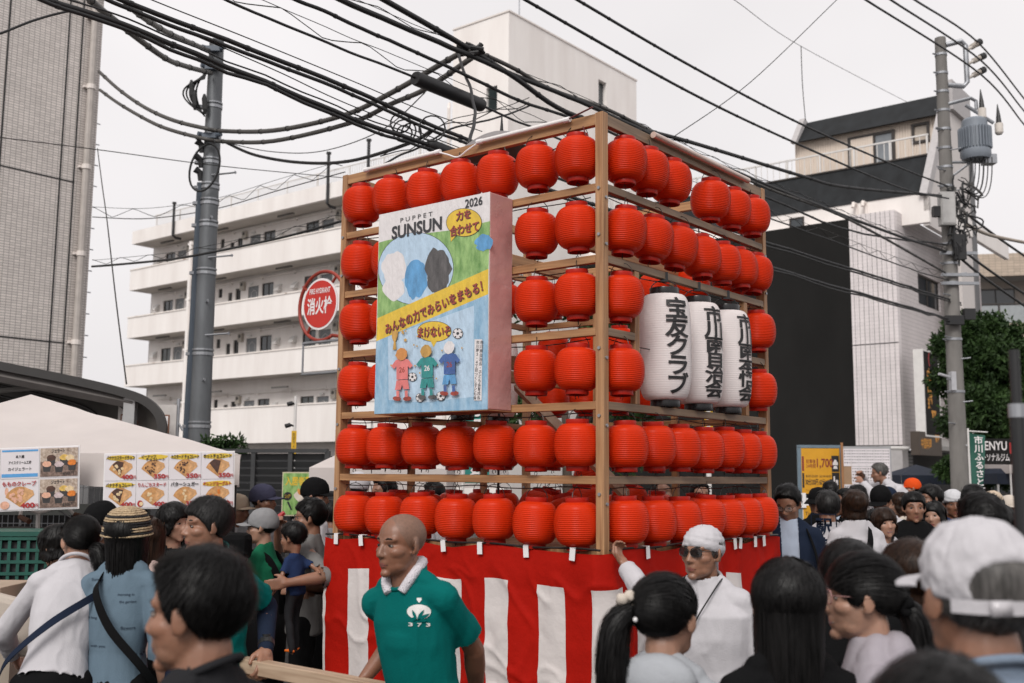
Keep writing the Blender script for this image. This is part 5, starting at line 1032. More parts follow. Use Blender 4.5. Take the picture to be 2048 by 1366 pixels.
for i in range(6):
    for j in range(5):
        if i < 1 and j == 1: continue
        s = sheet('name_paper', .096, .235, M_wr, nb, -.26+.1*i, .5-.24*j, .004)
        q = MB()
        for k in range(3):
            for l in range(5): q.box((-.03+.03*k+rp_.uniform(-.003, .003), .09-.04*l, .0022), (.012, .022*rp_.uniform(.5, 1), .0008))
        q.build('handwriting', M_ink, s, kind='stuff')
# ---- banner, gym sign, tents at the right
M_flag = mat('banner_green', (.012, .085, .06), .7, .15, 5); f0, f1 = at(1938, 862, 20), at(1970, 868, 20)
fb_ = empty('banner', (f0[0], f0[1], 0), 0, 'dark green vertical banner with white characters beside the concrete pole', 'banner'); q = MB(); q.tube([(-.02, 0, 0), (-.02, 0, f0[2]+.05)], .018, 6); q.tube([(-.02, 0, f0[2]), (f1[0]-f0[0]+.05, 0, f0[2]-.02)], .012, 6); q.build('pole', M_alu, fb_)
q = MB(); q.grid(lambda u, v: ((f1[0]-f0[0])*u*(1-.45*v), .05*sin(u*3+v*4), f0[2]-.03-1.35*v-.05*u), 8, 20); q.build('cloth', M_flag, fb_, smooth=True)
text('市川ふるさと広場', .2, M_sw, fb_, frame((.13, -.07, f0[2]-.72), (1, 0, 0), (-.06, 0, 1)), 0, 0, .02, vertical=True, width=.17, height=1.25, bold=.02)
p = at(1986, 903, 24); signboard('gym_sign', 'black gym sign with white letters right of the green banner', p, (1, -.05, 0), .92, .58, .1, M_char, [dict(t='TENYU', s=.3, m=M_sw, y=.13, width=.62, height=.2, bold=.01), dict(t='パーソナルジム', s=.2, m=M_sw, y=-.13, width=.72, height=.17, bold=.01), dict(t='I', s=.2, m=M_redink, x=.4, y=.08, width=.06, height=.25)])
def canopy(label, c, w_, d_, h0, h1, m, rz=0):
    t = empty('market_tent', (c[0], c[1], 0), rz, label, 'tent'); q = MB()
    P4 = [np.array([x, y, h0]) for x, y in ((-w_/2, -d_/2), (w_/2, -d_/2), (w_/2, d_/2), (-w_/2, d_/2))]; pk = np.array([0, 0, h1])
    for i in range(4): q.add([P4[i], P4[(i+1) % 4], pk], [(0, 1, 2)]); q.add([P4[i], P4[(i+1) % 4], P4[(i+1) % 4]-[0, 0, .25], P4[i]-[0, 0, .25]], [(0, 1, 2, 3)])
    q.build('canopy', m, t)
    for p_ in P4: q = MB(); q.tube([(p_[0]*.97, p_[1]*.97, 0), (p_[0]*.97, p_[1]*.97, h0)], .025, 6); q.build('pole', M_alu, t)
p = at(2030, 935, 26); canopy('navy blue tent at the right edge under the gym sign', p, 1.9, 2.2, 1.95, 2.5, mat('tent_navy', (.008, .014, .03), .7, .15))
p = at(2075, 930, 26); canopy('white tent corner at the right edge behind the navy tent', p, 2.6, 2.6, 2.2, 3.0, M_tent)
p = at(1835, 1000, 30); canopy('dark blue tent inside the restaurant entrance', p, 1.5, 1.6, 1.9, 2.2, mat('tent_navy', (.008, .014, .03), .7, .15))
q = MB(); a_ = at(1745, 980, 28); q.tube(smooth_path([(0, 0, 0), (0, 0, 2.3), (.1, 0, 2.55), (.3, 0, 2.6), (1.0, 0, 2.6)], 4), .05, 8); o = q.build('pipe_frame', M_alu, None, smooth=True, loc=(a_[0], a_[1], 0)); tag(o, 'bent white pipe frame in front of the white tiled corner', 'pipe frame')
# ---- seen through the frame: tents, teal banner, yellow plate
p = at(775, 940, 12.5); canopy('white tent glimpsed between the bottom lantern rows', p, 1.5, 1.8, 1.9, 2.35, M_tent)
p = at(870, 970, 16); canopy('white tent behind the bald man between lantern rows', p, 2.2, 2.2, 1.9, 2.5, M_tent)
p = at(955, 880, 10.5); f_ = fthing('banner', 'teal banner with white characters behind the bottom lantern rows', 'banner', p, (1, 0, 0)); sheet('cloth', .24, .85, mat('banner_teal', (.012, .2, .17), .7, .15), f_); text('ふるさと祭', .1, M_sw, f_, I4, 0, -.02, .006, vertical=True, width=.14, height=.78, bold=.03); q = MB(); q.tube([(-.14, .45, 0), (-.14, -p[2], 0)], .015, 6); q.build('pole', M_alu, f_)
p = at(1417, 860, 12); f_ = fthing('notice_plate', 'yellow plate glimpsed under the white lanterns', 'sign', p, (1, 0, 0)); sheet('plate', .1, .42, mat('notice_yellow', (.62, .36, .01), .5, .05), f_); text('防犯', .05, M_ink, f_, I4, 0, -.08, .004, vertical=True, width=.06, height=.2); q = MB(); q.tube([(0, .4, -.02), (0, -p[2], -.02)], .03, 8); q.build('pole', M_alu, f_)
# ---- stall counter, crate, bicycle, mesh fence at the left
M_cream = mat('counter_white', (.5, .47, .44), .5, .08); ct = at(15, 1250, 5.6); st = empty('stall_counter', (ct[0]-.2, ct[1]+.05, 0), 0, 'white stall counter with a beige box at the left edge', 'counter')
q = MB(); q.bx(-1.2, .35, -.3, .4, 1.0, 1.04); q.build('table_top', M_cream, st, bevel=.006); q = MB(); q.bx(-1.18, .33, -.28, .38, .1, .998); q.build('skirt', mat('counter_skirt', (.3, .25, .2), .7), st)
for k, (x, y, r1, m) in enumerate(((.05, .55, .28, P_nav), (.2, .3, .16, P_gld), (.1, .75, .2, P_blu), (.22, .62, .1, P_red))): poly('print', [(x+r1*.6*cos(t), y+r1*sin(t)) for t in np.linspace(0, 2*pi, 16)], m, st).matrix_local = frame((0, -.285-.001*k, 0), (1, 0, 0), (0, 0, 1))
q = MB(); q.bx(-.5, .1, -.05, .35, 0, .2); o = q.build('cardboard_box', mat('cardboard', (.36, .27, .2), .8, .1), None, loc=(ct[0]-.15, ct[1]+.05, 1.042), bevel=.005); tag(o, 'beige cardboard box on the white stall counter', 'box')
q = MB(); q.bx(0, .3, 0, .22, 0, .1); q.prism([(0, .1), (.3, .1), (.22, .2), (.05, .16)], 0, .22, (0, 2, 1)); o = q.build('paper_bag', M_cream, None, loc=(ct[0]-.1, ct[1]+.3, 1.045)); tag(o, 'crumpled pale paper bag behind the stall counter', 'bag')
M_crt = mat('crate_green', (.006, .075, .055), .5, .2); cr = at(62, 1100, 7.2); ce = empty('plastic_crate', (cr[0], cr[1], 1.02), RAD(8), 'dark green mesh plastic crate stacked behind the stall counter', 'crate')
for k in range(12):
    for zz in range(6): q = MB() if zz == 0 and k == 0 else q; x = -.32+k*.058; q.bx(x, x+.02, -.2, -.19, .0, .4) if zz == 0 else None; q.bx(-.32, .34, -.205, -.19, zz*.075, zz*.075+.02) if k == 0 else None
q.bx(-.33, .35, -.21, .2, .40, .43); q.bx(-.32, .34, .18, .19, 0, .4); q.bx(-.32, .34, -.19, .18, -.01, .0); q.build('basket', M_crt, ce)
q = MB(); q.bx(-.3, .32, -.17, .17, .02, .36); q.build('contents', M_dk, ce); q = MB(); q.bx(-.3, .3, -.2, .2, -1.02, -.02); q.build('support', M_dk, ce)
bk = at(85, 1045, 8.3); bi = empty('bicycle', (bk[0], bk[1], 0), RAD(70), 'parked bicycle with pale handlebar behind the crepe stall', 'bicycle')
q = MB(); q.tube(smooth_path([(-.28, -.05, 1.5), (-.2, 0, 1.56), (0, .05, 1.52), (.2, 0, 1.56), (.28, -.05, 1.5)], 5), .013, 8); q.tube([(0, .05, 1.52), (.02, .05, 1.2)], .016, 8); q.build('handlebar', M_alu, bi)
for s in (-1, 1): q = MB(); q.tube([(s*.28, -.05, 1.5), (s*.31, -.17, 1.47)], .02, 8); q.build('grip', mat('grip_brown', (.1, .04, .02), .6), bi); q = MB(); q.tube([(s*.2, .03, 1.53), (s*.3, -.08, 1.44)], .006, 5); q.build('brake_lever', M_steel, bi)
for y in (.35, -.75): q = MB(); t_ = np.linspace(0, 2*pi, 30); q.tube([(0, y+.33*cos(t), .34+.33*sin(t)) for t in t_], .02, 8); wh = q.build('wheel', M_black, bi); q = MB(); [q.tube([(0, y, .34), (0, y+.32*cos(t), .34+.32*sin(t))], .002, 4) for t in t_[::2]]; q.build('spokes', M_steel, wh, kind='stuff')
q = MB(); q.tube([(0, .35, .34), (.02, .05, 1.2)], .016, 6); q.tube([(.02, .06, 1.1), (0, -.3, .35), (0, -.75, .34), (0, -.42, .85), (0, -.3, .35)], .016, 6); q.tube([(0, -.42, .85), (.02, .05, 1.0)], .016, 6); q.build('frame', M_alu, bi); q = MB(); q.bx(-.16, .16, .1, .42, 1.15, 1.4); q.build('basket', M_black, bi)
q = MB()
for x in np.arange(0, 1.75, .05): q.bx(x, x+.005, 0, .005, .2, 1.95)
for z in np.arange(.25, 2, .16): q.bx(0, 1.75, -.003, .009, z, z+.006)
o = q.build('mesh_panel', M_steel, None); f_ = empty('mesh_fence', (at(-130, 1000, 9.6)[0], 9.6, 0), RAD(3), 'grey welded mesh fence behind the crepe stall', 'fence'); o.parent = f_; o['kind'] = 'stuff'
for z in (1.45, 1.02): q = MB(); q.bx(-.3, 1.8, -.09, -.03, z, z+.1); q.build('rail', mat('rail_grey_green', (.2, .22, .21), .5), f_)
for x in (.9, 1.75): q = MB(); q.bx(x-.03, x+.03, .01, .06, 0, 2); q.build('post', mat('rail_grey_green', (.2, .22, .21), .5), f_)
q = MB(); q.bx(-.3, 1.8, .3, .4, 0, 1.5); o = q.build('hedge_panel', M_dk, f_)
# ---- black telescopic pole at the right edge
p = at(2043, 1000, 2.3); e = empty('telescopic_pole', (p[0], p[1], 0), 0, 'blurred black telescopic pole close to the camera at the right edge', 'pole'); q = MB(); q.tube([(0, 0, 0), (0, 0, at(2043, 835, 2.3)[2])], .016, 12); q.build('lower_tube', M_black, e); q = MB(); q.tube([(0, 0, at(2043, 835, 2.3)[2]), (0, 0, at(2043, 808, 2.3)[2])], .018, 12); q.build('collar', M_steel, e); q = MB(); q.tube([(0, 0, at(2043, 808, 2.3)[2]), (0, 0, at(2043, 700, 2.3)[2])], .011, 12); q.build('upper_tube', M_black, e)
# ================================================================== PEOPLE
def skin(name, c): 
    if name in _M: return _M[name]
    m = mat(name, c, .44, .16, 14, bump=.06, bscale=90, sss=.12, col2=(c[0]*1.12, c[1]*1.02, c[2]*.98)); return m
S_tan = skin('tanned_skin', (.215, .103, .063)); S_mid = skin('warm_skin', (.26, .135, .087)); S_pale = skin('pale_skin', (.37, .218, .155))
M_lip = mat('lip', (.22, .075, .06), .45, .1); M_lipw = mat('lip_pink', (.3, .09, .08), .4, .1); M_mouth = mat('mouth_line', (.045, .016, .012), .6, 0); M_eyew = mat('eye_white', (.24, .21, .19), .25, 0); M_iris = mat('iris', (.012, .008, .006), .15, 0)
M_stub = mat('shaved_scalp', (.17, .09, .060), .55, .2, 120)
def hairmat(name, c, r=.42): return mat(name, c, r, .7, 90, bump=.12, bscale=220, spec=.19, stretch=(1, 1, .12))
H_blk = hairmat('black_hair', (.0055, .005, .005)); H_brn = hairmat('dark_brown_hair', (.022, .0105, .006)); H_gry = hairmat('grey_hair', (.085, .08, .076)); H_pep = hairmat('greying_hair', (.022, .021, .021))
def cloth(name, c, rough=.85, var=.07, bump=.22): return mat(name, c, rough, var, 5, bump=bump*.6, bscale=150, spec=.08)
C_blk = cloth('black_cotton', (.006, .006, .0065)); C_wht = cloth('white_cotton', (.47, .455, .475)); C_teal = cloth('teal_jersey', (.001, .108, .100), var=.05); C_nav = cloth('navy_cloth', (.012, .018, .035)); C_gry = cloth('grey_marl', (.22, .22, .225)); C_lgry = cloth('light_grey_fleece', (.36, .375, .40)); C_lav = cloth('lavender_grey', (.34, .31, .34)); C_blu = cloth('pale_denim', (.18, .225, .29)); C_lbl = cloth('light_blue_shirt', (.36, .41, .50)); C_den = cloth('denim_dress', (.115, .165, .21)); C_grn = cloth('green_sweat', (.012, .13, .065)); C_red = cloth('red_apron', (.36, .014, .008)); C_pink = cloth('pale_pink', (.48, .36, .33)); C_bei = cloth('beige_cotton', (.46, .37, .28)); C_cnv = cloth('child_navy', (.018, .032, .085)); C_dgr = cloth('dark_grey_cloth', (.02, .02, .022)); C_blue = cloth('bright_blue', (.01, .10, .42)); C_pur = cloth('slate_purple', (.045, .045, .075)); C_khk = cloth('stone_grey', (.17, .165, .16)); C_org = cloth('orange_mesh', (.62, .07, .012)); C_cream = cloth('cream_cotton', (.5, .44, .38))
M_straw = mat('straw_yarn', (.46, .34, .21), .9, .3, 60, bump=.9, bscale=120); M_yarnb = mat('black_yarn', (.016, .015, .016), .9, .3, 60, bump=.9, bscale=120)
M_towel = mat('white_towel', (.72, .68, .72), .95, .05, 30, bump=.8, bscale=160)
M_gf = mat('glasses_frame_black', (.012, .012, .012), .25, 0); M_gp = mat('glasses_frame_rose', (.36, .19, .18), .25, 0); M_lens = mat('dark_lens', (.012, .01, .01), .05, 0, alpha=.86); M_clear = mat('clear_lens', (.8, .8, .8), .03, 0, alpha=.14)
M_orsh = mat('orange_shoe', (.66, .13, .008), .5, .1); M_shoe = mat('dark_shoe', (.02, .02, .022), .5, .2); M_wshoe = mat('pale_shoe', (.5, .48, .45), .6, .1)

class PR:
    """solid shapes that a voxel remesh fuses into one skin"""
    def __init__(s): s.mb = MB()
    def cap(s, p0, r0, p1, r1, n=12):
        p0, p1 = np.asarray(p0, float), np.asarray(p1, float); d = p1-p0; L = np.linalg.norm(d); d = d/(L+1e-9)
        pts = []; rr = []
        for a in np.linspace(-pi/2, 0, 4): pts.append(p0+d*r0*sin(a)*.999); rr.append(max(r0*cos(a), r0*.06))
        for a in np.linspace(0, pi/2, 4): pts.append(p1+d*r1*sin(a)*.999); rr.append(max(r1*cos(a), r1*.06))
        P = np.array(pts); ref = np.array([0, 0, 1.]) if abs(d[2]) < .9 else np.array([1., 0, 0]); u = np.cross(d, ref); u /= np.linalg.norm(u); w_ = np.cross(d, u)
        A = np.linspace(0, 2*pi, n, endpoint=False); V = (P[:, None, :]+np.array(rr)[:, None, None]*(u*np.cos(A)[:, None]+w_*np.sin(A)[:, None])[None]).reshape(-1, 3); k = len(pts)
        f = [(i*n+j, i*n+(j+1) % n, (i+1)*n+(j+1) % n, (i+1)*n+j) for i in range(k-1) for j in range(n)]+[tuple(range(n))[::-1], tuple((k-1)*n+j for j in range(n))]
        s.mb.add(V, f); return s
    def ell(s, c, r, R=None, n=16, m=10):
        t = np.linspace(-pi/2+.08, pi/2-.08, m); A = np.linspace(0, 2*pi, n, endpoint=False)
        V = np.stack([np.cos(t)[:, None]*np.cos(A), np.cos(t)[:, None]*np.sin(A), np.repeat(np.sin(t)[:, None], n, 1)], -1).reshape(-1, 3)*np.asarray(r)
        if R is not None: V = V@np.asarray(R).T
        s.mb.add(V+np.asarray(c), [(i*n+j, i*n+(j+1) % n, (i+1)*n+(j+1) % n, (i+1)*n+j) for i in range(m-1) for j in range(n)]+[tuple(range(n))[::-1], tuple((m-1)*n+j for j in range(n))]); return s
    def loft(s, rings, n=24, p=2.3):
        """rings: centre, half width vector, half depth vector"""
        A = np.linspace(0, 2*pi, n, endpoint=False); ca = np.sign(np.cos(A))*np.abs(np.cos(A))**(2/p); sa = np.sign(np.sin(A))*np.abs(np.sin(A))**(2/p); V = []
        for c, a, b in rings: V.append(np.asarray(c)+ca[:, None]*np.asarray(a)+sa[:, None]*np.asarray(b))
        k = len(rings); s.mb.add(np.concatenate(V), [(i*n+j, i*n+(j+1) % n, (i+1)*n+(j+1) % n, (i+1)*n+j) for i in range(k-1) for j in range(n)]+[tuple(range(n))[::-1], tuple((k-1)*n+j for j in range(n))]); return s
    def remesh(s, voxel, smooth=2, keep=None):
        me = s.mb.mesh('tmp', []); me.materials.clear(); o = bpy.data.objects.new('tmp', me); COL.objects.link(o)
        r = o.modifiers.new('r', 'REMESH'); r.mode = 'VOXEL'; r.voxel_size = voxel; m2 = eval_mesh(o); bpy.data.objects.remove(o); bpy.data.meshes.remove(me)
        nv = len(m2.vertices); V = np.empty(nv*3); m2.vertices.foreach_get('co', V); V = V.reshape(-1, 3); ne = len(m2.edges); E = np.empty(ne*2, int); m2.edges.foreach_get('vertices', E); E = E.reshape(-1, 2)
        deg = np.bincount(E.ravel(), minlength=nv)[:, None]
        wt = np.ones((nv, 1)) if keep is None else keep(V)[:, None]
        for k in range(smooth):
            for lam in (.55, -.5) if smooth > 3 else (.5,):
                Sm = np.zeros_like(V)
                for c in range(3): Sm[:, c] = np.bincount(E[:, 0], V[E[:, 1], c], nv)+np.bincount(E[:, 1], V[E[:, 0], c], nv)
                V = V+wt*lam*(Sm/np.maximum(deg, 1)-V)
        m2.vertices.foreach_set('co', V.ravel()); m2.update(); return m2, V
def mnormals(me):
    n = np.empty(len(me.vertices)*3); me.vertices.foreach_get('normal', n); return n.reshape(-1, 3)
def fcent(me):
    c = np.empty(len(me.polygons)*3); me.polygons.foreach_get('center', c); n = np.empty(len(me.polygons)*3); me.polygons.foreach_get('normal', n); return c.reshape(-1, 3), n.reshape(-1, 3)
def cutfaces(me, mask):
    bm = bmesh.new(); bm.from_mesh(me); bm.faces.ensure_lookup_table(); bmesh.ops.delete(bm, geom=[bm.faces[i] for i in np.nonzero(mask)[0]], context='FACES'); bm.to_mesh(me); bm.free()
def fin(me, mats):
    me.materials.clear()
    for m in mats: me.materials.append(m)
    me.polygons.foreach_set('use_smooth', [True]*len(me.polygons)); return me
def nrmz(v): v = np.asarray(v, float); return v/(np.linalg.norm(v)+1e-9)
def rotz(a): return np.array([[cos(a), -sin(a), 0], [sin(a), cos(a), 0], [0, 0, 1.]])
def rotx(a): return np.array([[1, 0, 0], [0, cos(a), -sin(a)], [0, sin(a), cos(a)]])
def roty(a): return np.array([[cos(a), 0, sin(a)], [0, 1, 0], [-sin(a), 0, cos(a)]])
# skull seen from its middle: radius in a direction
ELS = [((0, -.015, .032), (.0765, .094, .0785)), ((0, .014, -.030), (.0655, .070, .080)), ((0, .028, -.070), (.050, .050, .040))]
def rhead(D):
    R = np.full(D.shape[:-1], .03)
    for c, r in ELS:
        c, r = np.array(c), np.array(r); d = D/r; o = -c/r; A = (d*d).sum(-1); B = (d*o).sum(-1)*2; Cc = (o*o).sum()-1; q = np.maximum(B*B-4*A*Cc, 0); R = np.maximum(R, (-B+np.sqrt(q))/(2*A))
    return R
def dirs(n, m):
    t = np.linspace(-pi/2+.02, pi/2-.02, m); A = np.linspace(-pi, pi, n, endpoint=False); return np.stack([np.cos(t)[:, None]*np.sin(A), np.cos(t)[:, None]*np.cos(A), np.repeat(np.sin(t)[:, None], n, 1)], -1)
def angs(D): return np.degrees(np.arctan2(D[..., 0], D[..., 1])), np.degrees(np.arcsin(np.clip(D[..., 2], -1, 1)))
def sst(x): x = np.clip(x, 0, 1); return x*x*(3-2*x)
STY = {  # |azimuth| -> lowest elevation of the hair; thickness at front, side, back, top
 'short': ([0, 30, 55, 70, 80, 92, 104, 122, 180], [46, 46, 34, 12, -12, 12, -10, -30, -40], (.017, .008, .012, .020)),
 'fringe': ([0, 30, 50, 70, 84, 96, 108, 125, 180], [30, 31, 24, 6, -18, 6, -16, -34, -42], (.013, .010, .014, .019)),
 'bob': ([0, 25, 42, 55, 75, 180], [26, 22, 2, -40, -48, -52], (.013, .020, .022, .016)),
 'bangbob': ([0, 25, 42, 55, 75, 180], [14, 12, -6, -40, -50, -54], (.013, .019, .021, .016)),
 'tied': ([0, 30, 55, 70, 84, 98, 112, 130, 180], [36, 33, 20, 4, -10, 2, -16, -30, -36], (.010, .008, .010, .012)),
 'tiedbang': ([0, 25, 45, 62, 78, 88, 98, 112, 130, 180], [14, 14, 8, -8, -14, -4, 4, -16, -30, -36], (.011, .009, .011, .013)),
 'undercap': ([0, 40, 60, 72, 84, 96, 108, 125, 180], [80, 70, 30, -2, -20, 4, -14, -30, -38], (.002, .005, .008, .002)),
 'back_long': ([0, 25, 42, 55, 75, 180], [28, 24, 4, -36, -55, -60], (.011, .014, .018, .014)),
 'capbob': ([0, 40, 58, 75, 180], [80, 60, -30, -44, -48], (.004, .02, .022, .004)),
}
def radial(D, thr, th, soft=7.):
    az, el = angs(D); a = np.abs(az); low = np.interp(a, thr[0], thr[1]); f, s_, b, t = th; tk = np.interp(a, [0, 60, 110, 180], [f, s_, (s_+b)/2, b]); top = sst((el-25)/45); tk = tk*(1-top)+t*top
    rh = rhead(D); mk = sst((el-low)/soft+.5); return rh, tk, mk
def ribbons(P0, T0, wdt, rsx, mats=None):
    """P0: N x K points, T0 side vectors -> strips"""
    N, K, _ = P0.shape; w_ = wdt*np.linspace(1, .25, K)[None, :, None]; L = P0-T0*w_; R = P0+T0*w_; V = np.stack([L, R], 2).reshape(-1, 3); b = np.arange(N)[:, None]*(2*K)+np.arange(K-1)[None]*2; b = b.reshape(-1); return V, np.stack([b, b+1, b+3, b+2], -1)
def hair(parent, Hm, style, m, nstr=0, seed=0, extra=None, puff=1., messy=.3, name='hair'):
    thr0, thr1, th = STY[style]; th = [k*puff for k in th]; cap_ = style in ('undercap', 'capbob'); R = np.random.RandomState(seed); near = nstr > 0; messy = messy if near else max(messy, .5); D = dirs(96 if near else 64, 64 if near else 44)
    def surf(D, lift=0.):
        rh, tk, mk = radial(D, (thr0, thr1), th, 5. if near else 8.)
        if style in ('bob', 'bangbob', 'back_long', 'capbob'):
            lowr = np.hypot(.094, 0)/np.maximum(np.sqrt(1-D[..., 2]**2), .55); az, el = angs(D); rh = np.where((el < 5) & (np.abs(az) > 40), np.maximum(rh, np.minimum(lowr*.93-.02, .15)), rh)
        n = fbm(D*4.2+seed*3.7, 2)*.22*messy*2+fbm(D*np.array([16, 16, 5])+seed, 2)*.05; return rh*(.80+.2*mk)+(tk*(1+n)+lift)*mk-.012*(1-mk)
    V = D*surf(D)[..., None]; n, mm = D.shape[1], D.shape[0]; q = MB(); q.add(V.reshape(-1, 3), [(i*n+j, i*n+(j+1) % n, (i+1)*n+(j+1) % n, (i+1)*n+j) for i in range(mm-1) for j in range(n)]+[tuple(range(n))[::-1], tuple((mm-1)*n+j for j in range(n))])
    def strands(N, K, step, wd, long=None):
        whorl = nrmz([.1, -.45, .9]); d = R.randn(N*4, 3); d /= np.linalg.norm(d, axis=1)[:, None]; _, _, mk = radial(d, (thr0, thr1), th); d = d[(mk > .55) & ((np.degrees(np.arcsin(np.clip(d[:, 2], -1, 1))) < -2) if cap_ else True)][:N]; N = len(d)
        if extra and 'tie' in extra: tgt = nrmz(extra['tie'])
        pts = []; sd = []; lf = R.uniform(-.002, .005, N)+R.uniform(0, .007, N)*(R.rand(N) < messy*.4); jit = R.randn(N, 3)*.5*messy
        for k in range(K):
            if extra and 'tie' in extra: t = tgt-d*(d@tgt)[:, None]
            else: t = d*(d@whorl)[:, None]-whorl; t[:, 1] += .15*(d[:, 1] > 0)
            t = t+jit*.6; t = t-d*(t*d).sum(1)[:, None]; t /= np.linalg.norm(t, axis=1)[:, None]+1e-6; r_ = surf(d)+lf*(1+k/K); pts.append(d*r_[:, None]); sd.append(np.cross(t, d)); d = d+t*step; d /= np.linalg.norm(d, axis=1)[:, None]
        return ribbons(np.stack(pts, 1), np.stack(sd, 1), wd*R.uniform(.5, 1.3, (N, 1, 1)), None)
    longf = extra.get('fall') if extra else None
    if longf:
        R0 = R; K = 20; Nf = nstr or 260; d = R.randn(Nf*3, 3); d /= np.linalg.norm(d, axis=1)[:, None]; az, el = angs(d); d = d[(el > -15) & ((np.abs(az) > 50) | (el > 50))][:Nf]; N = len(d); whorl = nrmz([.0, .1, 1.]); lf = R.uniform(0, .006, N); off = None; pts = []; sd = []; p = d*(surf(d)+lf)[:, None]; ln = longf*R.uniform(.82, 1.05, N); fallen = np.zeros(N)
        for k in range(K):
            d = p/np.linalg.norm(p, axis=1)[:, None]; down = (d[:, 2] < -.02) | (fallen > 0); t = d*(d@whorl)[:, None]-whorl; t[:, 1] -= .25; t /= np.linalg.norm(t, axis=1)[:, None]+1e-6; pts.append(p.copy()); o2 = p.copy(); o2[:, 2] = 0; o2 /= np.linalg.norm(o2, axis=1)[:, None]+1e-6; sd.append(np.cross(np.where(down[:, None], np.array([0, 0, -1.]), t), o2)); stp = ln/K*1.5; ns = d+t*(stp/np.maximum(np.linalg.norm(p, axis=1), .05))[:, None]; ns /= np.linalg.norm(ns, axis=1)[:, None]; pa = ns*(surf(ns)+lf)[:, None]; pb_ = p+np.array([0, 0, -1.])*stp[:, None]-o2*(.0012+.004*(fallen > .2))[..., None]*1.0+R.randn(N, 3)*.0009; p = np.where(down[:, None], pb_, pa); fallen += down*stp
        v, f = ribbons(np.stack(pts, 1), np.stack(sd, 1), .0035 if near else .008, None); q.add(v, f.tolist())
        A = np.linspace(-1.9, 1.9, 21); rows = [[(.088*sin(a)*(1-.12*t_), -.012-.098*cos(a)*(1-.25*t_), .02-longf*.9*t_) for a in A] for t_ in np.linspace(0, 1, 8)]; q.add(np.array(rows).reshape(-1, 3), [(i*21+j, i*21+j+1, (i+1)*21+j+1, (i+1)*21+j) for i in range(7) for j in range(20)])
    if near: v, f = strands(int(nstr*2.4), 8, .065, .0009); q.add(v, f.tolist())
    elif style != 'undercap' and not longf: v, f = strands(420, 6, .09, .0035); q.add(v, f.tolist())
    def hang(path, rad, N, wob=.006):
        """a lock of hair following path with radius rad: solid core plus loose strands"""
        Pp = smooth_path(path, 6); Rr = np.interp(np.linspace(0, 1, len(Pp)), np.linspace(0, 1, len(rad)), rad); q.tube(Pp, Rr*.9, 14)
        if N:
            a = R.uniform(0, 2*pi, N); T = np.gradient(Pp, axis=0); T /= np.linalg.norm(T, axis=1)[:, None]; u = np.cross(T, [0, 1., .1]); u /= np.linalg.norm(u, axis=1)[:, None]; w_ = np.cross(T, u); k0 = R.uniform(.9, 1.12, N); ex = R.uniform(.8, 1.15, N)
            pts = Pp[None]+(Rr[None]*k0[:, None]*1.0)[..., None]*(np.cos(a)[:, None, None]*u[None]+np.sin(a)[:, None, None]*w_[None])+np.cumsum(R.randn(N, len(Pp), 3)*wob*.25, 1); sdv = -np.sin(a)[:, None, None]*u[None]+np.cos(a)[:, None, None]*w_[None]
            v, f = ribbons(pts, np.repeat(sdv, 1, 0), .0022, None); q.add(v, f.tolist())
    if extra and 'hang' in extra:
        for path, rad, N in extra['hang']: hang(path, rad, N if near else 0)
    if extra and 'curtain' in extra:     # straight long hair falling behind the shoulders
        c0, Lh, wd, N = extra['curtain']; K = 12; A = np.linspace(-1, 1, 25)
        rows = [[(wd*(.82+.25*t_)*sin(a*1.75), -.02-(.085+.025*(1-t_))*cos(a*1.2)*(1 if t_ < .5 else 1)-.02*t_, c0-Lh*t_) for a in A] for t_ in np.linspace(0, 1, K)]
        Vc = np.array(rows); b = q.n; q.add(Vc.reshape(-1, 3), [(i*25+j, i*25+j+1, (i+1)*25+j+1, (i+1)*25+j) for i in range(K-1) for j in range(24)])
        a = R.uniform(-1, 1, N); j = (a+1)*12; j0 = np.floor(j).astype(int).clip(0, 23); fr = (j-j0)[None, :, None]; st = Vc[:, j0]*(1-fr)+Vc[:, j0+1]*fr; st = np.transpose(st, (1, 0, 2)); o_ = st-np.array([0, 0, 0]); o_[..., 2] = 0; o_ /= np.linalg.norm(o_, axis=-1)[..., None]+1e-6
        st = st+o_*R.uniform(.001, .012, (N, 1, 1))+np.cumsum(R.randn(N, K, 3)*.0012, 1); sdv = np.cross(o_, np.array([0, 0, 1.])); v, f = ribbons(st, sdv, .0022, None); q.add(v, f.tolist())
    me = q.mesh(name, m, smooth=True, fix=False); me.transform(Hm); return link(name, me, parent)
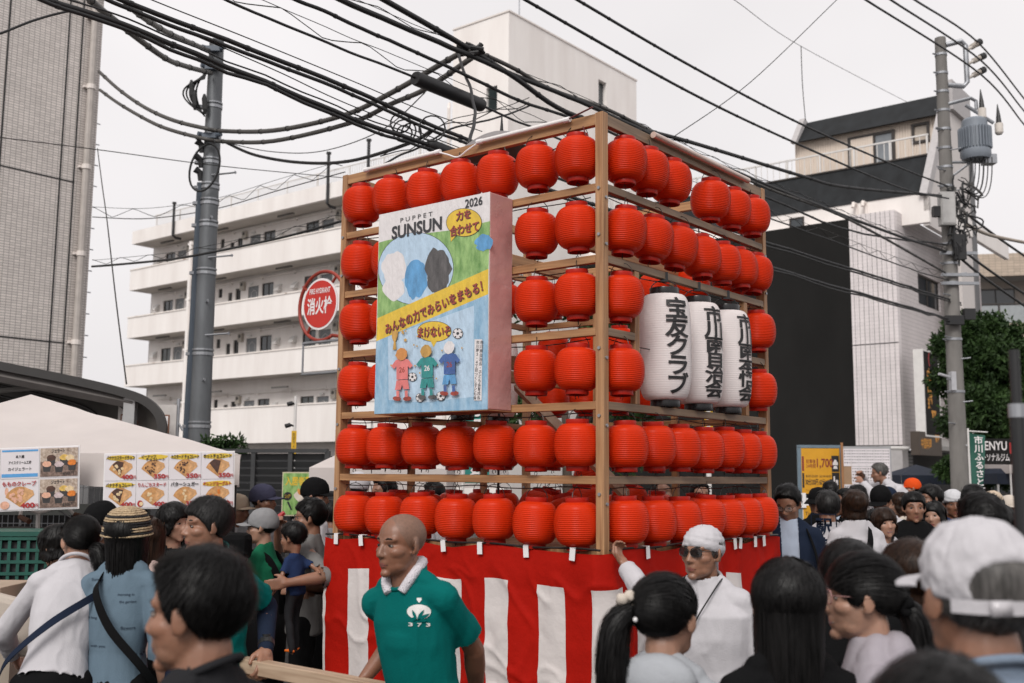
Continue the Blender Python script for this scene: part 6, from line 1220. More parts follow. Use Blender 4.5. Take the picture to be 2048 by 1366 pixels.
def capmesh(parent, Hm, m, kind='cap', m2=None, name='cap', brim=True, hole=False, front=10, thick=.014):
    n, mm = (144, 64) if hole else (64, 40); D = dirs(n, mm); az, el = angs(D); a = np.abs(az); low = np.interp(a, [0, 60, 100, 180], [front, front-6, front-14, front-18]) if kind != 'bandana' else np.interp(a, [0, 60, 100, 180], [20, 12, -4, -22]); mk = sst((el-low)/5+.5); tk = thick+(.012 if kind != 'bandana' else .002)*sst((el-20)/50)
    if hole: hm = sst((30-np.hypot((a-180)/1.25, (el-14)*1.55))/5); hm = np.where(el > 2, hm, 0); mk = mk*(1-hm)
    wr_ = fbm(D*7+3, 3)*(.0028 if not hole else .0045)-(.0022*np.exp(-(((az+30) % 60-30)/2.2)**2) if hole else 0)
    if kind == 'bandana': wr_ = .002*np.sin(D[..., 2]*70+az*.05)+fbm(D*9, 2)*.003
    V = D*(rhead(D)*(.82+.18*mk)+(tk+wr_)*mk)[..., None]; q = MB(); F = [(i*n+j, i*n+(j+1) % n, (i+1)*n+(j+1) % n, (i+1)*n+j) for i in range(mm-1) for j in range(n)]
    q.add(V.reshape(-1, 3), F)
    if kind == 'crochet': q.m = [1 if (abs(V.reshape(-1, 3)[f[0]][2]-.034) < .008 or abs(V.reshape(-1, 3)[f[0]][2]-.004) < .008) else 0 for f in F]
    me = q.mesh(name, [m, m2] if m2 else m, smooth=True); me.transform(Hm); c = link(name, me, parent)
    if brim:
        q = MB()
        if kind in ('bucket', 'crochet'):
            q.grid(lambda u, v: ((.093+(.035 if kind == 'bucket' else .012)*v)*cos(2*pi*u), -.012+(.108+(.035 if kind == 'bucket' else .012)*v)*sin(2*pi*u), .026-.042*v), 32, 3)
        else:
            def bf(u, v):
                a_ = (u-.5)*2.2; r0 = .088; return (r0*sin(a_)*(1+.10*v), .008+.094*cos(a_)+.072*v*cos(a_*.85)**.6 if abs(a_*.85) < pi/2 else 0, .036-.012*v-.022*(sin(a_)**2)*(1-.4*v))
            q.grid(bf, 16, 5)
        me = q.mesh('brim', m, smooth=True); me.transform(Hm); b = link('brim', me, c); s_ = b.modifiers.new('solid', 'SOLIDIFY'); s_.thickness = .004
    return c
def crochet_hat(o, Hm):
    prof = [(.112, .0), (.113, .012), (.106, .022), (.107, .034), (.104, .046), (.102, .058), (.099, .07), (.096, .08), (.092, .09), (.086, .1), (.078, .11), (.068, .119), (.055, .127), (.04, .133), (.024, .137), (.008, .139)]; c = None
    for i in range(len(prof)-1):
        (r0, z0), (r1, z1) = prof[i], prof[i+1]; q = MB(); q.lathe([(r0*(1+.03*sin(pi*t))+(r1-r0)*t+.004*sin(pi*t), z0+(z1-z0)*t+.008) for t in np.linspace(0, 1, 5)], 40, (0, -.012, 0), capends=False)
        me = q.mesh('knitted_row', M_yarnb if i in (1, 4, 5, 8) else M_straw, smooth=True); me.transform(Hm)
        if c is None: c = link('crochet_hat', me, o)
        else: link('knitted_row', me, c)
    return c
def glasses(parent, Hm, frame_m, lens_m, sc_=1., y=.092):
    q = MB(); l = MB()
    for s in (-1, 1):
        t = np.linspace(0, 2*pi, 20); P = [(s*.032+.026*np.sign(cos(k))*abs(cos(k))**.7, y-.010*abs(.032*s+.026*cos(k))/.058, .004+.019*np.sign(sin(k))*abs(sin(k))**.7) for k in t]; q.tube(P, .0017, 6, cap=False); l.add(np.array(P[:-1]), [tuple(range(19))])
        q.tube([(s*.058, y-.012, .010), (s*.074, .04, .010), (s*.076, -.01, .006)], .0016, 6)
    q.tube([(-.007, y+.001, .008), (0, y+.004, .010), (.007, y+.001, .008)], .0016, 6); me = q.mesh('glasses', frame_m, smooth=True); me.transform(Hm); g_ = link('glasses', me, parent); me = l.mesh('lens', lens_m); me.transform(Hm); link('lens', me, g_); return g_
_np = [0]
def person(label, head, yaw, hy=None, pitch=0, roll=0, lean=0, side=0, H=None, sex='m', sk=None, top='tee', tc=None, sleeve=None, loose=1., hairst='short', hm=None, nstr=0, extra=None, puff=1., messy=.3, hat=None, arms=(None, None), curl=(.45, .45), bottom='trousers', bc=None, vox=None, face=True, gl_=None, fold=1., group='crowd of onlookers', hs=None, fat=1., lift=0, smile=0, poles=(None, None), shoe=None, undercut=None, child=False, hem=None, sleeves_m=None, hdirs=(None, None)):
    _np[0] += 1; seed = _np[0]; Y = head[2]; W = at(*head); near = Y < 5.6; vox = vox or (.0048 if Y < 3.5 else .005 if near else .009); hs = hs or (1.03 if sex == 'm' else .97)
    sk = sk or (S_mid if sex == 'm' else S_pale); hm = hm or H_blk; tc = tc or C_wht; bc = bc or C_blk; hy = yaw if hy is None else hy; fm = 1. if sex == 'm' else .86
    ry = rotz(RAD(yaw)); sp = nrmz([sin(RAD(side)), sin(RAD(lean)), cos(RAD(lean))]); nd = nrmz(sp*.6+np.array([0, .20, .5])); rgt = nrmz(np.cross(sp, [0, -1., 0])*1.0); rgt = nrmz(np.array([1, 0, 0])-sp*sp[0]); fwd = np.cross(sp, rgt)*1.0
    def skel(s):
        P = np.array([0, 0, .92*s]); Nb = P+sp*.50*s; return P, Nb, Nb+nd*(.056*s+.080)
    hz1 = skel(1)[2][2]; s = (W[2]-lift-.080*nd[2])/(hz1-.080*nd[2]); P, Nb, Hc = skel(s); hxy = ry@Hc; loc = np.array([W[0]-hxy[0], W[1]-hxy[1], lift])
    Rh = rotz(RAD(hy-yaw))@rotx(RAD(-pitch))@roty(RAD(roll)); Hm = Matrix.Identity(4)
    for i in range(3):
        for j in range(3): Hm[i][j] = Rh[i][j]*hs
        Hm[i][3] = Hc[i]
    hp = lambda p: Hc+Rh@(np.asarray(p, float)*hs)
    toL = lambda w_: ry.T@(np.asarray(w_)-loc)
    # --- limbs
    S = {}; El = {}; Wr = {}
    for i, sg in ((0, 1), (1, -1)):     # 0 right (+x), 1 left
        S[i] = Nb-sp*.072*s+rgt*sg*.160*s*fm*fat**.3; a, b = .285*s, .245*s; t = arms[i]
        if t is None: T = S[i]+np.array([sg*.07, .05, -.50*s])
        elif len(t) == 4: T = toL(at(*t[1:]))
        else: T = S[i]+np.array(t)*s
        d = T-S[i]; L = np.linalg.norm(d); L2 = min(L, (a+b)*.985); T = S[i]+d/L*L2; d = d/L; x = (a*a-b*b+L2*L2)/(2*L2); h = math.sqrt(max(a*a-x*x, 1e-6)); pole = np.array(poles[i]) if poles[i] is not None else np.array([sg*.45, -.6, -.5]); pp = nrmz(pole-d*(pole@d)); El[i] = S[i]+d*x+pp*h; Wr[i] = T
    K = {0: .10, 1: -.10}; hip = {i: P+np.array([K[i]*.95*s, 0, -.02*s]) for i in K}; ank = {i: np.array([K[i]*1.15*s, -.03+.05*(i == 0), .075*s]) for i in K}; kn = {i: (hip[i]+ank[i])/2+np.array([0, .03, 0]) for i in K}
    # --- skin
    q = PR(); q.cap(P, .06*s, Nb-sp*.10*s, .05*s); q.cap(S[0], .034*s, S[1], .034*s)
    for i in K: q.cap(hip[i], .055*s, kn[i], .045*s); q.cap(kn[i], .045*s, ank[i], .032*s); q.cap(ank[i]-[0, 0, .03], .033*s, ank[i]+[0, .12*s, -.045*s], .026*s)
    nk = .056*fm if not child else .04; q.cap(Nb-sp*.03, nk*1.12*s, hp((0, -.022, -.065)), nk*.98)
    for c, r in ELS: q.ell(hp(c), np.array(r)*hs, Rh, 24, 16)
    q.ell(hp((0, .066, -.098)), np.array((.021, .02, .016))*hs, Rh)
    for sg in (-1, 1):
        q.ell(hp((sg*.036, .040, -.022)), np.array((.032, .036, .026))*hs, Rh); q.cap(hp((sg*.044, .058, .024)), .012*hs, hp((sg*.012, .0715, .019)), .012*hs); q.ell(hp((sg*.0125, .0865, -.034)), np.array((.0075, .010, .0075))*hs, Rh)
        q.ell(hp((sg*.034, .026, -.070)), np.array((.024, .034, .026))*hs, Rh)
        er = Rh@rotz(sg*-.45); q.ell(hp((sg*.083, -.012, -.004)), np.array((.006, .019, .031))*hs, er, 12, 8); q.ell(hp((sg*.078, -.002, -.026)), np.array((.006, .009, .011))*hs, er, 10, 7)
    q.cap(hp((0, .074, .012)), .0095*hs, hp((0, .0945, -.030)), .0125*hs); q.cap(hp((-.013, .081, -.061)), .0052*hs, hp((.013, .081, -.061)), .0052*hs); q.cap(hp((-.011, .080, -.0715)), .0058*hs, hp((.011, .080, -.0715)), .0058*hs); q.ell(hp((0, .070, -.056)), np.array((.026, .018, .022))*hs, Rh)
    for i, sg in ((0, 1), (1, -1)):
        q.cap(S[i], .044*s*fm, El[i], .038*s*fm); q.cap(El[i], .040*s*fm, El[i]*.65+Wr[i]*.35, .041*s*fm); q.cap(El[i]*.65+Wr[i]*.35, .041*s*fm, Wr[i], .026*s*fm)
        fd = nrmz(Wr[i]-El[i]) if hdirs[i] is None else nrmz(hdirs[i]); side_v = nrmz(np.cross(fd, [0, 1., 0])) if abs(fd[1]) < .85 else nrmz(np.cross(fd, [0, 0, 1.])); up_ = nrmz(np.array([0, 1., 0])-fd*fd[1]) if abs(fd[1]) < .85 else nrmz(np.array([0, 0, 1.])-fd*fd[2])
        # palm across "up_" (thumb side forward), palm normal towards the body
        pn = np.cross(fd, up_); pn = pn*(-1 if pn[0]*sg > 0 else 1); hk = s*fm**.5*(.6 if child else 1); c = curl[i]
        for k, (off, l) in enumerate(((.030, .92), (.011, 1.0), (-.009, .95), (-.027, .76))):
            k0 = Wr[i]+fd*.085*hk+up_*off*hk; q.cap(Wr[i]+up_*off*.5*hk, .015*hk, k0, .0125*hk, 8); p = k0; an = .25+c*.5; rr = .0095*hk
            for ln in (.040, .026, .021): dv_ = fd*cos(an)+pn*sin(an); p2 = p+dv_*ln*l*hk; q.cap(p, rr, p2, rr*.92, 8); p = p2; an += c*1.15; rr *= .92
        t0 = Wr[i]+fd*.025*hk+up_*.026*hk; t1 = t0+(fd*.6+up_*.6+pn*.45)*.04*hk; t2 = t1+(fd*.85+up_*.1+pn*.5)*.032*hk; q.cap(t0, .0145*hk, t1, .0125*hk, 8); q.cap(t1, .0122*hk, t2, .0095*hk, 8)
        q.cap(Wr[i], .024*hk, Wr[i]+fd*.03*hk, .026*hk, 10)
    Rt = Rh.T
    def keep(V): z = (V-Hc)@Rt.T/hs; inhead = (np.abs(z[:, 0]) < .1) & (z[:, 2] > -.12) & (np.abs(z[:, 1]) < .13); return np.where(inhead & (z[:, 1] > .0), .55, .85)
    me, V = q.remesh(vox, 3, keep); c, n_ = fcent(me); z = (c-Hc)@Rt.T/hs; mi = np.zeros(len(c), int)
    mi[(np.abs(z[:, 2]+.0665) < .0100-.010*np.abs(z[:, 0])/.026) & (np.abs(z[:, 0]) < .020) & (z[:, 1] > .05)] = 1
    if hairst == 'shaved': az, el = angs(z/np.linalg.norm(z, axis=1)[:, None]); lo = np.interp(np.abs(az), [0, 30, 60, 84, 96, 110, 180], [70, 60, 26, -6, 4, -18, -38]); mi[(el > lo) & (np.linalg.norm(z, axis=1) < .14)] = 2
    fin(me, [sk, M_lipw if sex == 'f' else M_lip, M_stub]); me.polygons.foreach_set('material_index', mi); me.name = 'person'
    o = link('person', me, None, loc, (0, 0, RAD(yaw))); tag(o, label, 'person', group)
    if not near:
        d_ = o.modifiers.new('dec', 'DECIMATE'); d_.ratio = .45
    Vh = (V-Hc)@Rt.T/hs
    def surf_y(x, zz):
        k = (np.abs(Vh[:, 0]-x) < .006) & (np.abs(Vh[:, 2]-zz) < .006) & (Vh[:, 1] > 0); return Vh[k, 1].max() if k.any() else .08
    def hpart(qb, name, m, par=None): me_ = qb.mesh(name, m, smooth=True); me_.transform(Hm); return link(name, me_, par or o)
    if face:
        for sg in (-1, 1):
            y = surf_y(sg*.031, .002); e = PR(); e.ell((sg*.031, y-.0035, .001), (.0135, .0062, .0058-.002*smile), None, 14, 9); em = e.mb; em.m = [1 if abs(np.mean([np.concatenate(em.v)[i][0] for i in f])-sg*.031) < .0068 else 0 for f in em.f]; ey = hpart(em, 'eye', [M_eyew, M_iris])
            e = MB(); e.tube([(sg*.0165, y+.0005, .0015), (sg*.025, y+.002, .0062), (sg*.034, y+.002, .0065), (sg*.046, y-.004, .002)], [.0009, .0016, .0016, .0008], 5); hpart(e, 'eyelid', M_mouth if sex == 'm' else M_iris, ey)
            yb = surf_y(sg*.03, .024); e = MB(); e.tube([(sg*.014, yb+.001, .0225), (sg*.028, yb-.001, .0275), (sg*.040, yb-.0065, .0265), (sg*.050, yb-.015, .021)], [.0022, .0034, .0028, .001] if sex == 'm' else [.0012, .002, .0018, .0008], 6); hpart(e, 'eyebrow', hm if hm is not H_gry else H_pep)
        ym = surf_y(0, -.066); e = MB(); w_ = .024+.006*smile; e.tube([(-w_, ym-.013, -.0665+.005*smile), (-.012, ym-.0035, -.067), (0, ym-.0015, -.0662), (.012, ym-.0035, -.067), (w_, ym-.013, -.0665+.005*smile)], [.0007, .0014+.001*smile, .0013+.002*smile, .0014+.001*smile, .0007], 6); hpart(e, 'mouth', M_mouth if smile < .5 else M_eyew)
    # --- hair and hats
    if hairst not in ('shaved', None): hair(o, Hm, hairst, hm, nstr, seed, extra, puff, messy)
    if hat: hat(o, Hm)
    if gl_: glasses(o, Hm, *gl_)
    # --- clothes
    gv = max(vox*1.45, .0062); lw = loose; long_ = sleeve or ('long' if top in ('long', 'jacket', 'hoodie', 'happi') else 'tee')
    def torso(q, k=1., hem=-.10, wl=1.):
        fat_ = fat*(1 if sex == 'm' else .9); w0 = .165*s*fat*k; wz = [(hem, .168, .122), (0, .166, .122), (.13, .150*(1 if sex == 'm' else .93), .112), (.27, .165, .122), (.37, .168*fm**.3, .112), (.42, .145, .094), (.475, .102, .078), (.515, .073, .066), (.54, .062, .060)]
        q.loft([(P+sp*t*s, rgt*a*s*fat_*k*(lw if t < .4 else 1), fwd*b*s*fat_*k*(lw if t < .4 else 1)) for t, a, b in wz]); 
        for i in (0, 1): q.cap(Nb-sp*.035*s, .060*s*k, S[i]-sp*.002, .056*s*k*fm**.4); q.cap(Nb+rgt*(.040 if i == 0 else -.040)*s-fwd*.012*s+sp*.018*s, .036*s, S[i]*.6+Nb*.4+sp*.024*s, .040*s*k)
        q.ell(P+sp*.29*s+fwd*.02*s, np.array((.14, .105, .12))*s*fat*k, None) if sex == 'm' else [q.ell(P+sp*.29*s+fwd*.065*s+rgt*x*s, np.array((.065, .06, .06))*s*k) for x in (-.065, .065)]
    def folds(me, amp, sc=1.):
        N = len(me.vertices); V_ = np.empty(N*3); me.vertices.foreach_get('co', V_); V_ = V_.reshape(-1, 3); nn = mnormals(me); p = V_*np.array([8.5, 8.5, 3.4])*sc+seed*7.1; wv = np.stack([fbm(p*.7+11), fbm(p*.7+23), fbm(p*.7+37)], -1); r = (1-np.abs(vnoise(p+wv*1.3)))**2.5*1.2+fbm(p*1.9+wv, 2)*.45-.45; V_ = V_+nn*(r*amp)[:, None]; me.vertices.foreach_set('co', V_.ravel()); me.update()
    def garment(q, name, mats, amp=.006, vx=None, cuts=(), sm=5, zone=None, par=None, neckline=False):
        me, _ = q.remesh(vx or gv, sm); folds(me, amp*fold*(.5 if top == 'hoodie' else 1)); c, n_ = fcent(me); mk = np.zeros(len(c), bool)
        if neckline: nv_ = nrmz(sp+fwd*.5); rel = c-(Nb+sp*.016*s); ra = rel-np.outer(rel@sp, sp); mk |= (rel@nv_ > 0) & (np.linalg.norm(ra, axis=1) < .0755*s)
        for (p0, ax, rad) in cuts: d = (c-p0)@ax; mk |= (d > -.004) & (np.linalg.norm(c-p0-d[:, None]*ax, axis=1) < rad)
        if zone is not None and zone[0] == 'del': mk |= zone[1](c, n_)
        if mk.any(): cutfaces(me, mk)
        fin(me, mats if isinstance(mats, list) else [mats])
        if zone is not None and zone[0] == 'mat': c, n_ = fcent(me); me.polygons.foreach_set('material_index', zone[1](c, n_).astype(int))
        g_ = link(name, me, par or o)
        if not near: d_ = g_.modifiers.new('dec', 'DECIMATE'); d_.ratio = .5
        return g_
    def sleeves(q, kind, k=1.):
        cuts = []
        for i in (0, 1):
            if kind == 'tee': e = S[i]*.27+El[i]*.73; ax = nrmz(El[i]-S[i]); q.cap(S[i]-[0, 0, .012*s], .055*s*k*fm**.4, e, .064*s*k*lw*fm**.4); cuts.append((e-ax*.004, ax, .088*s*lw))
            elif kind == 'elbow': ax = nrmz(Wr[i]-El[i]); e = El[i]+ax*.04*s; q.cap(S[i]-[0, 0, .014*s], .052*s*k, El[i], .056*s*k*lw); q.cap(El[i], .062*s*k*lw, e, .064*s*k*lw); cuts.append((e-ax*.002, ax, .082*s*lw))
            elif kind == 'long': ax = nrmz(Wr[i]-El[i]); e = Wr[i]-ax*.015*s; q.cap(S[i]-[0, 0, .008*s], .053*s*k*fm**.4, El[i], .053*s*k*lw*fm**.3); q.cap(El[i], .054*s*k*lw*fm**.3, e, .040*s*k*lw); cuts.append((e-ax*.002, ax, .06*s*lw))
        return cuts
    q = PR()
    if top == 'jacket':
        q2 = PR(); torso(q2, .97); garment(q2, 'shirt', undercut or C_lbl, .003); q = PR(); torso(q, 1.06, -.16); cu_ = sleeves(q, 'long', 1.1)
        garment(q, 'jacket', tc, .005, cuts=cu_, zone=('del', lambda c, n_: ((c-P)@fwd > 0) & (np.abs((c-P)@rgt) < np.interp((c-P)@sp/s, [-.2, .1, .35, .5], [.10, .05, .062, .06])) & ((c-P)@sp < .56*s)))
        garment_col = None
    else:
        torso(q, 1.0 if top != 'hoodie' else 1.05, hem if hem is not None else {'dress': -.45, 'long': -.12, 'happi': -.2}.get(top, -.1)); cu_ = sleeves(q, long_) if not sleeves_m else sleeves(q, 'tee')
        if top == 'hoodie': q.ell(Nb-fwd*.06*s-sp*.02*s, np.array((.115, .055, .075))*s); 
        if top == 'dress': q.loft([(P+np.array([0, 0, -.45*s]), (.27*s, 0, 0), (0, .2*s, 0)), (P, (.175*s*lw, 0, 0), (0, .135*s*lw, 0))])
        garment(q, {'dress': 'dress', 'hoodie': 'hoodie', 'happi': 'happi_coat', 'tee': 't_shirt'}.get(top, 'shirt'), tc, .0046 if near else .006, cuts=cu_, neckline=top != 'hoodie')
        if sleeves_m: q = PR(); [(q.cap(S[i], .050*s, El[i], .0455*s), q.cap(El[i], .0465*s, Wr[i], .033*s)) for i in (0, 1)]; q.cap(S[0], .05, S[1], .05); garment(q, 'inner_sleeves', sleeves_m, .0015)
        if top in ('tee', 'long') and near:
            e = MB(); t_ = np.linspace(0, 2*pi, 40); rr = .0715*s; e.tube([Nb+sp*.016*s+rgt*rr*1.08*cos(k)+fwd*rr*sin(k)-sp*.5*rr*sin(k) for k in t_], .0085, 8, cap=False); link('collar', e.mesh('collar', tc, smooth=True), o)
    if bottom == 'trousers':
        q = PR(); q.ell(P-[0, 0, .03*s], np.array((.160, .115, .13))*s*fat)
        for i in K: q.cap(hip[i], .085*s, kn[i], .066*s); q.cap(kn[i], .066*s, ank[i]-[0, 0, .02], .058*s)
        garment(q, 'trousers', bc, .005, vx=.018)
    elif bottom == 'skirt': q = PR(); q.loft([(P+np.array([0, 0, -.62*s]), (.2*s, 0, 0), (0, .17*s, 0)), (P, (.16*s, 0, 0), (0, .12*s, 0))]); garment(q, 'skirt', bc, .006, vx=.013)
    q = PR()
    for i in K: q.cap(ank[i]+[0, -.03*s, -.05*s], .036*s, ank[i]+[0, .13*s, -.055*s], .036*s)
    me, _ = q.remesh(.014, 2); V_ = np.empty(len(me.vertices)*3); me.vertices.foreach_get('co', V_); V_ = V_.reshape(-1, 3); V_[:, 2] = np.maximum(V_[:, 2], .002); me.vertices.foreach_set('co', V_.ravel()); link('shoes', fin(me, [shoe or M_shoe]), o)
    return dict(o=o, P=P, Nb=Nb, Hc=Hc, S=S, El=El, Wr=Wr, sp=sp, rgt=rgt, fwd=fwd, s=s, Hm=Hm, Rh=Rh, hp=hp, toL=toL, hpart=hpart, loc=loc, ry=ry, hs=hs)
def strap(p, pts, wd, m, name='strap', off=.012):
    """a flat band laid over the torso; pts are local offsets (x right, y forward, t up the spine) pushed out of the chest"""
    P3 = smooth_path([p['P']+p['rgt']*x*p['s']+p['fwd']*y*p['s']+p['sp']*t*p['s'] for x, y, t in pts], 8); T = np.gradient(P3, axis=0); T /= np.linalg.norm(T, axis=1)[:, None]; c = p['P']+p['sp']*np.clip((P3-p['P'])@p['sp'], 0, .5)[:, None]; n_ = P3-c; n_ = n_-T*(n_*T).sum(1)[:, None]; n_ /= np.linalg.norm(n_, axis=1)[:, None]+1e-6; sdv = np.cross(T, n_)*wd/2
    q = MB(); V = np.stack([P3+n_*off-sdv, P3+n_*off+sdv, P3+n_*(off+.004)+sdv, P3+n_*(off+.004)-sdv], 1).reshape(-1, 3); k = len(P3); q.add(V, [(i*4+j, i*4+(j+1) % 4, (i+1)*4+(j+1) % 4, (i+1)*4+j) for i in range(k-1) for j in range(4)]); return link(name, q.mesh(name, m, smooth=40), p['o'])
hat_ = lambda **k: (lambda o, Hm: capmesh(o, Hm, **k))
ON = 'crowd of onlookers'; CR = 'float carriers'; ST_ = 'crepe stall queue'
# --- the two men at the float
A = person('bald man in a teal 373 shirt with a white towel round his neck', (800, 1089, 4.05), 150, 134, 2, 0, 7, 7, sk=S_tan, tc=C_teal, hairst='shaved', arms=(('px', 730, 1356, 4.34), ('px', 958, 1400, 4.35)), loose=.98, fat=.95, hem=-.3, group=CR, curl=(.75, .4), poles=((.16, -.9, -.45), (-.6, -.4, -.2)))
e = MB()       # towel
for sg in (-1, 1):
    for w_ in (0, .018): e.tube(smooth_path([A['Nb']+A['rgt']*sg*x+A['fwd']*y+A['sp']*z for x, y, z in ((.0, -.062-w_*.6, .055), (.045, -.045-w_*.6, .055), (.064, .0, .042), (.058, .045+w_*.3, .012), (.03, .078, -.03))], 6), [.021]*12+[.018]*13, 10)
link('towel', e.mesh('towel', M_towel, smooth=True), A['o'])
def chest_print(p, px_, body_fn, name):   # flat print laid just off the cloth, following the chest curve
    me = bpy.data.meshes.new(name); V, F = body_fn(); base = p['toL'](at(*px_)); ax = nrmz(np.cross([0, 0, 1.], nrmz(base-p['P']-np.array([0, 0, (base-p['P'])[2]])))); V3 = []
    for x, y in V: V3.append(base+ax*x+np.array([0, 0, y]))
    return V3, F
def project_print(p, u, v, items, m, Y0):
    """drop flat shapes onto the shirt by casting from the front of the chest"""
    tgt = [c for c in p['o'].children if c.name.startswith(('t_shirt', 'shirt', 'happi', 'dress'))][0]; from mathutils.bvhtree import BVHTree
    me = tgt.data; bvh = BVHTree.FromPolygons([v_.co.copy() for v_ in me.vertices], [tuple(q_.vertices) for q_ in me.polygons]); c0 = p['toL'](CAM); d0 = nrmz(p['toL'](at(u, v, Y0))-c0); hit = bvh.ray_cast(Vector(c0), Vector(d0))
    if hit[0] is None: return
    n0 = np.array(hit[1]); h0 = np.array(hit[0]); n0 = nrmz(n0*[1, 1, .0]); n0 = n0 if n0@d0 < 0 else -n0; ax = nrmz(np.cross([0, 0, 1.], n0)); q = bmesh.new()
    for kind in items:
        if kind[0] == 'text': mt = text_mesh(kind[1], .1, bold=kind[6] if len(kind) > 6 else .03); vs = np.array([v_.co[:] for v_ in mt.vertices]); lo, hi = vs.min(0), vs.max(0); vs = (vs-(lo+hi)/2)/(hi-lo+1e-9); pts = [(kind[2]+a*kind[4], kind[3]+b*kind[5]) for a, b, _ in vs]; fs = [tuple(q_.vertices) for q_ in mt.polygons]
        else: pts = kind[1]; fs = [tuple(range(len(pts)))]
        bv = [q.verts.new((a, b, 0)) for a, b in pts]
        for f in fs:
            try: q.faces.new([bv[i] for i in f])
            except ValueError: pass
    bmesh.ops.triangulate(q, faces=q.faces)
    for _ in range(2): bmesh.ops.subdivide_edges(q, edges=[e_ for e_ in q.edges if e_.calc_length() > .02], cuts=1)
    bmesh.ops.triangulate(q, faces=q.faces)
    for v_ in q.verts:
        w_ = h0+ax*v_.co.x+np.array([0, 0, v_.co.y]); r = bvh.ray_cast(Vector(w_+n0*.12), Vector(-n0), .3); b_ = np.array(r[0]) if r[0] is not None else w_; v_.co = Vector(b_+n0*.004)
    mm = bpy.data.meshes.new('shirt_print'); q.to_mesh(mm); q.free(); link('shirt_print', mm, p['o'], mats=m)
M_prt = mat('white_print', (.62, .6, .58), .6, .05)
def leafp(x, y, l, w_, a): return [(x+cos(a)*l*t-sin(a)*w_*sin(pi*t)*s, y+sin(a)*l*t+cos(a)*w_*sin(pi*t)*s) for s, ts in ((1, np.linspace(0, 1, 8)), (-1, np.linspace(1, 0, 8)[1:-1])) for t in ts]
project_print(A, 838, 1226, [('p', [(.044*cos(t), .026*sin(t)+.004) for t in np.linspace(0, 2*pi, 28, endpoint=False)]), ('p', [(x*.8, .045+y*.8) for x, y in [(0, -.012), (.012, .002), (.009, .011), (.002, .009), (0, .006), (-.003, .010), (-.010, .009), (-.011, 0)]]), ('text', '3', -.030, -.041, .016, .013), ('text', '7', .002, -.041, .016, .013), ('text', '3', .034, -.041, .016, .013)], M_prt, 4.0)
project_print(A, 838, 1228, [('p', leafp(-.006, -.022, .045, .006, 1.0)), ('p', leafp(-.006, -.022, .042, .006, 2.1)), ('p', leafp(-.005, -.02, .05, .006, .45)), ('p', leafp(-.008, -.022, .02, .007, 2.7)), ('p', leafp(.002, -.024, .03, .006, .1))], C_teal, 4.0)
B = person('older man in white with a knotted headcloth and sunglasses holding the corner post', (1404, 1106, 4.75), 150, 134, -2, 0, 2, 0, sk=S_mid, top='long', tc=C_wht, hairst='undercap', hm=H_gry, hat=hat_(m=C_wht, kind='bandana', name='headcloth', brim=False, thick=.008), arms=(('px', 1250, 1130, 5.28), None), loose=1.16, fat=1.14, gl_=(M_gf, M_lens), group=CR, curl=(.8, .4), fold=1.1)
e = MB()
for k in range(7): a = k*.9; e.tube([(.0, -.098, .02), (.006*cos(a), -.118, .02+.018*sin(a)), (.02*cos(a), -.135, .02+.035*sin(a))], [.006, .012, .003], 6)
e.tube([(0, -.10, .0), (.01, -.112, -.03), (.0, -.115, -.075)], [.008, .014, .004], 6); B['hpart'](e, 'knot', C_wht)
e = MB(); e.tube(smooth_path([B['Nb']+B['rgt']*x+B['fwd']*y+B['sp']*z for x, y, z in ((.085, -.02, .03), (.082, .07, .0), (.035, .15, -.1), (.0, .172, -.16), (-.035, .15, -.1), (-.082, .07, .0), (-.085, -.02, .03))], 6), .0035, 6); link('neck_cord', e.mesh('neck_cord', M_black), B['o'])
# --- near foreground
person('blurred man in profile with short black hair close to the camera, dark shirt', (390, 1226, 2.2), 70, 79, 2, 0, 0, 0, sk=S_mid, tc=C_dgr, top='tee', hairst='short', nstr=2600, puff=1.05, messy=.45, group=ON, vox=.0048)
D_ = person('grey haired man from behind in a white baseball cap and denim shirt', (1952, 1198, 1.84), 6, 8, 0, 0, 0, 0, sk=S_mid, top='long', tc=C_blu, hairst='undercap', hm=H_gry, nstr=1500, puff=1.3, hat=hat_(m=C_wht, hole=True, front=16, thick=.013), vox=.0048, loose=1.1)
e = MB(); t_ = np.linspace(RAD(122), RAD(238), 20); e.grid(lambda u, v: ((.101)*sin(t_[int(u*19)]), .108*cos(t_[int(u*19)])-.012, -.012+.022*v), 19, 2); D_['hpart'](e, 'cap_strap', C_wht); e = MB(); e.box((-.03, -.118, -.001), (.035, .006, .024)); D_['hpart'](e, 'strap_slider', mat('clear_plastic', (.5, .48, .5), .2))
e = MB(); e.loft if False else None
q_ = PR(); q_.loft([(D_['Nb']+np.array([0, -.005, -.02]), (.085, 0, 0), (0, .08, 0)), (D_['Nb']+np.array([0, -.01, .035]), (.080, 0, 0), (0, .078, 0)), (D_['Nb']+np.array([0, -.02, -.01]), (.105, 0, 0), (0, .098, 0))]); link('collar', q_.mb.mesh('collar', C_blu, smooth=True), D_['o'])
person('top of a dark brown head blurred at the bottom edge', (1880, 1490, 1.45), -10, -10, sk=S_mid, sex='f', tc=C_blk, hairst='bob', hm=H_blk, nstr=1500, face=False)
person('woman from behind with long straight black hair and a black top', (1574, 1212, 2.75), 4, 0, 0, 0, 0, 0, sex='f', tc=C_blk, top='long', hairst='back_long', nstr=2200, face=False, extra=dict(fall=.62), messy=.12)
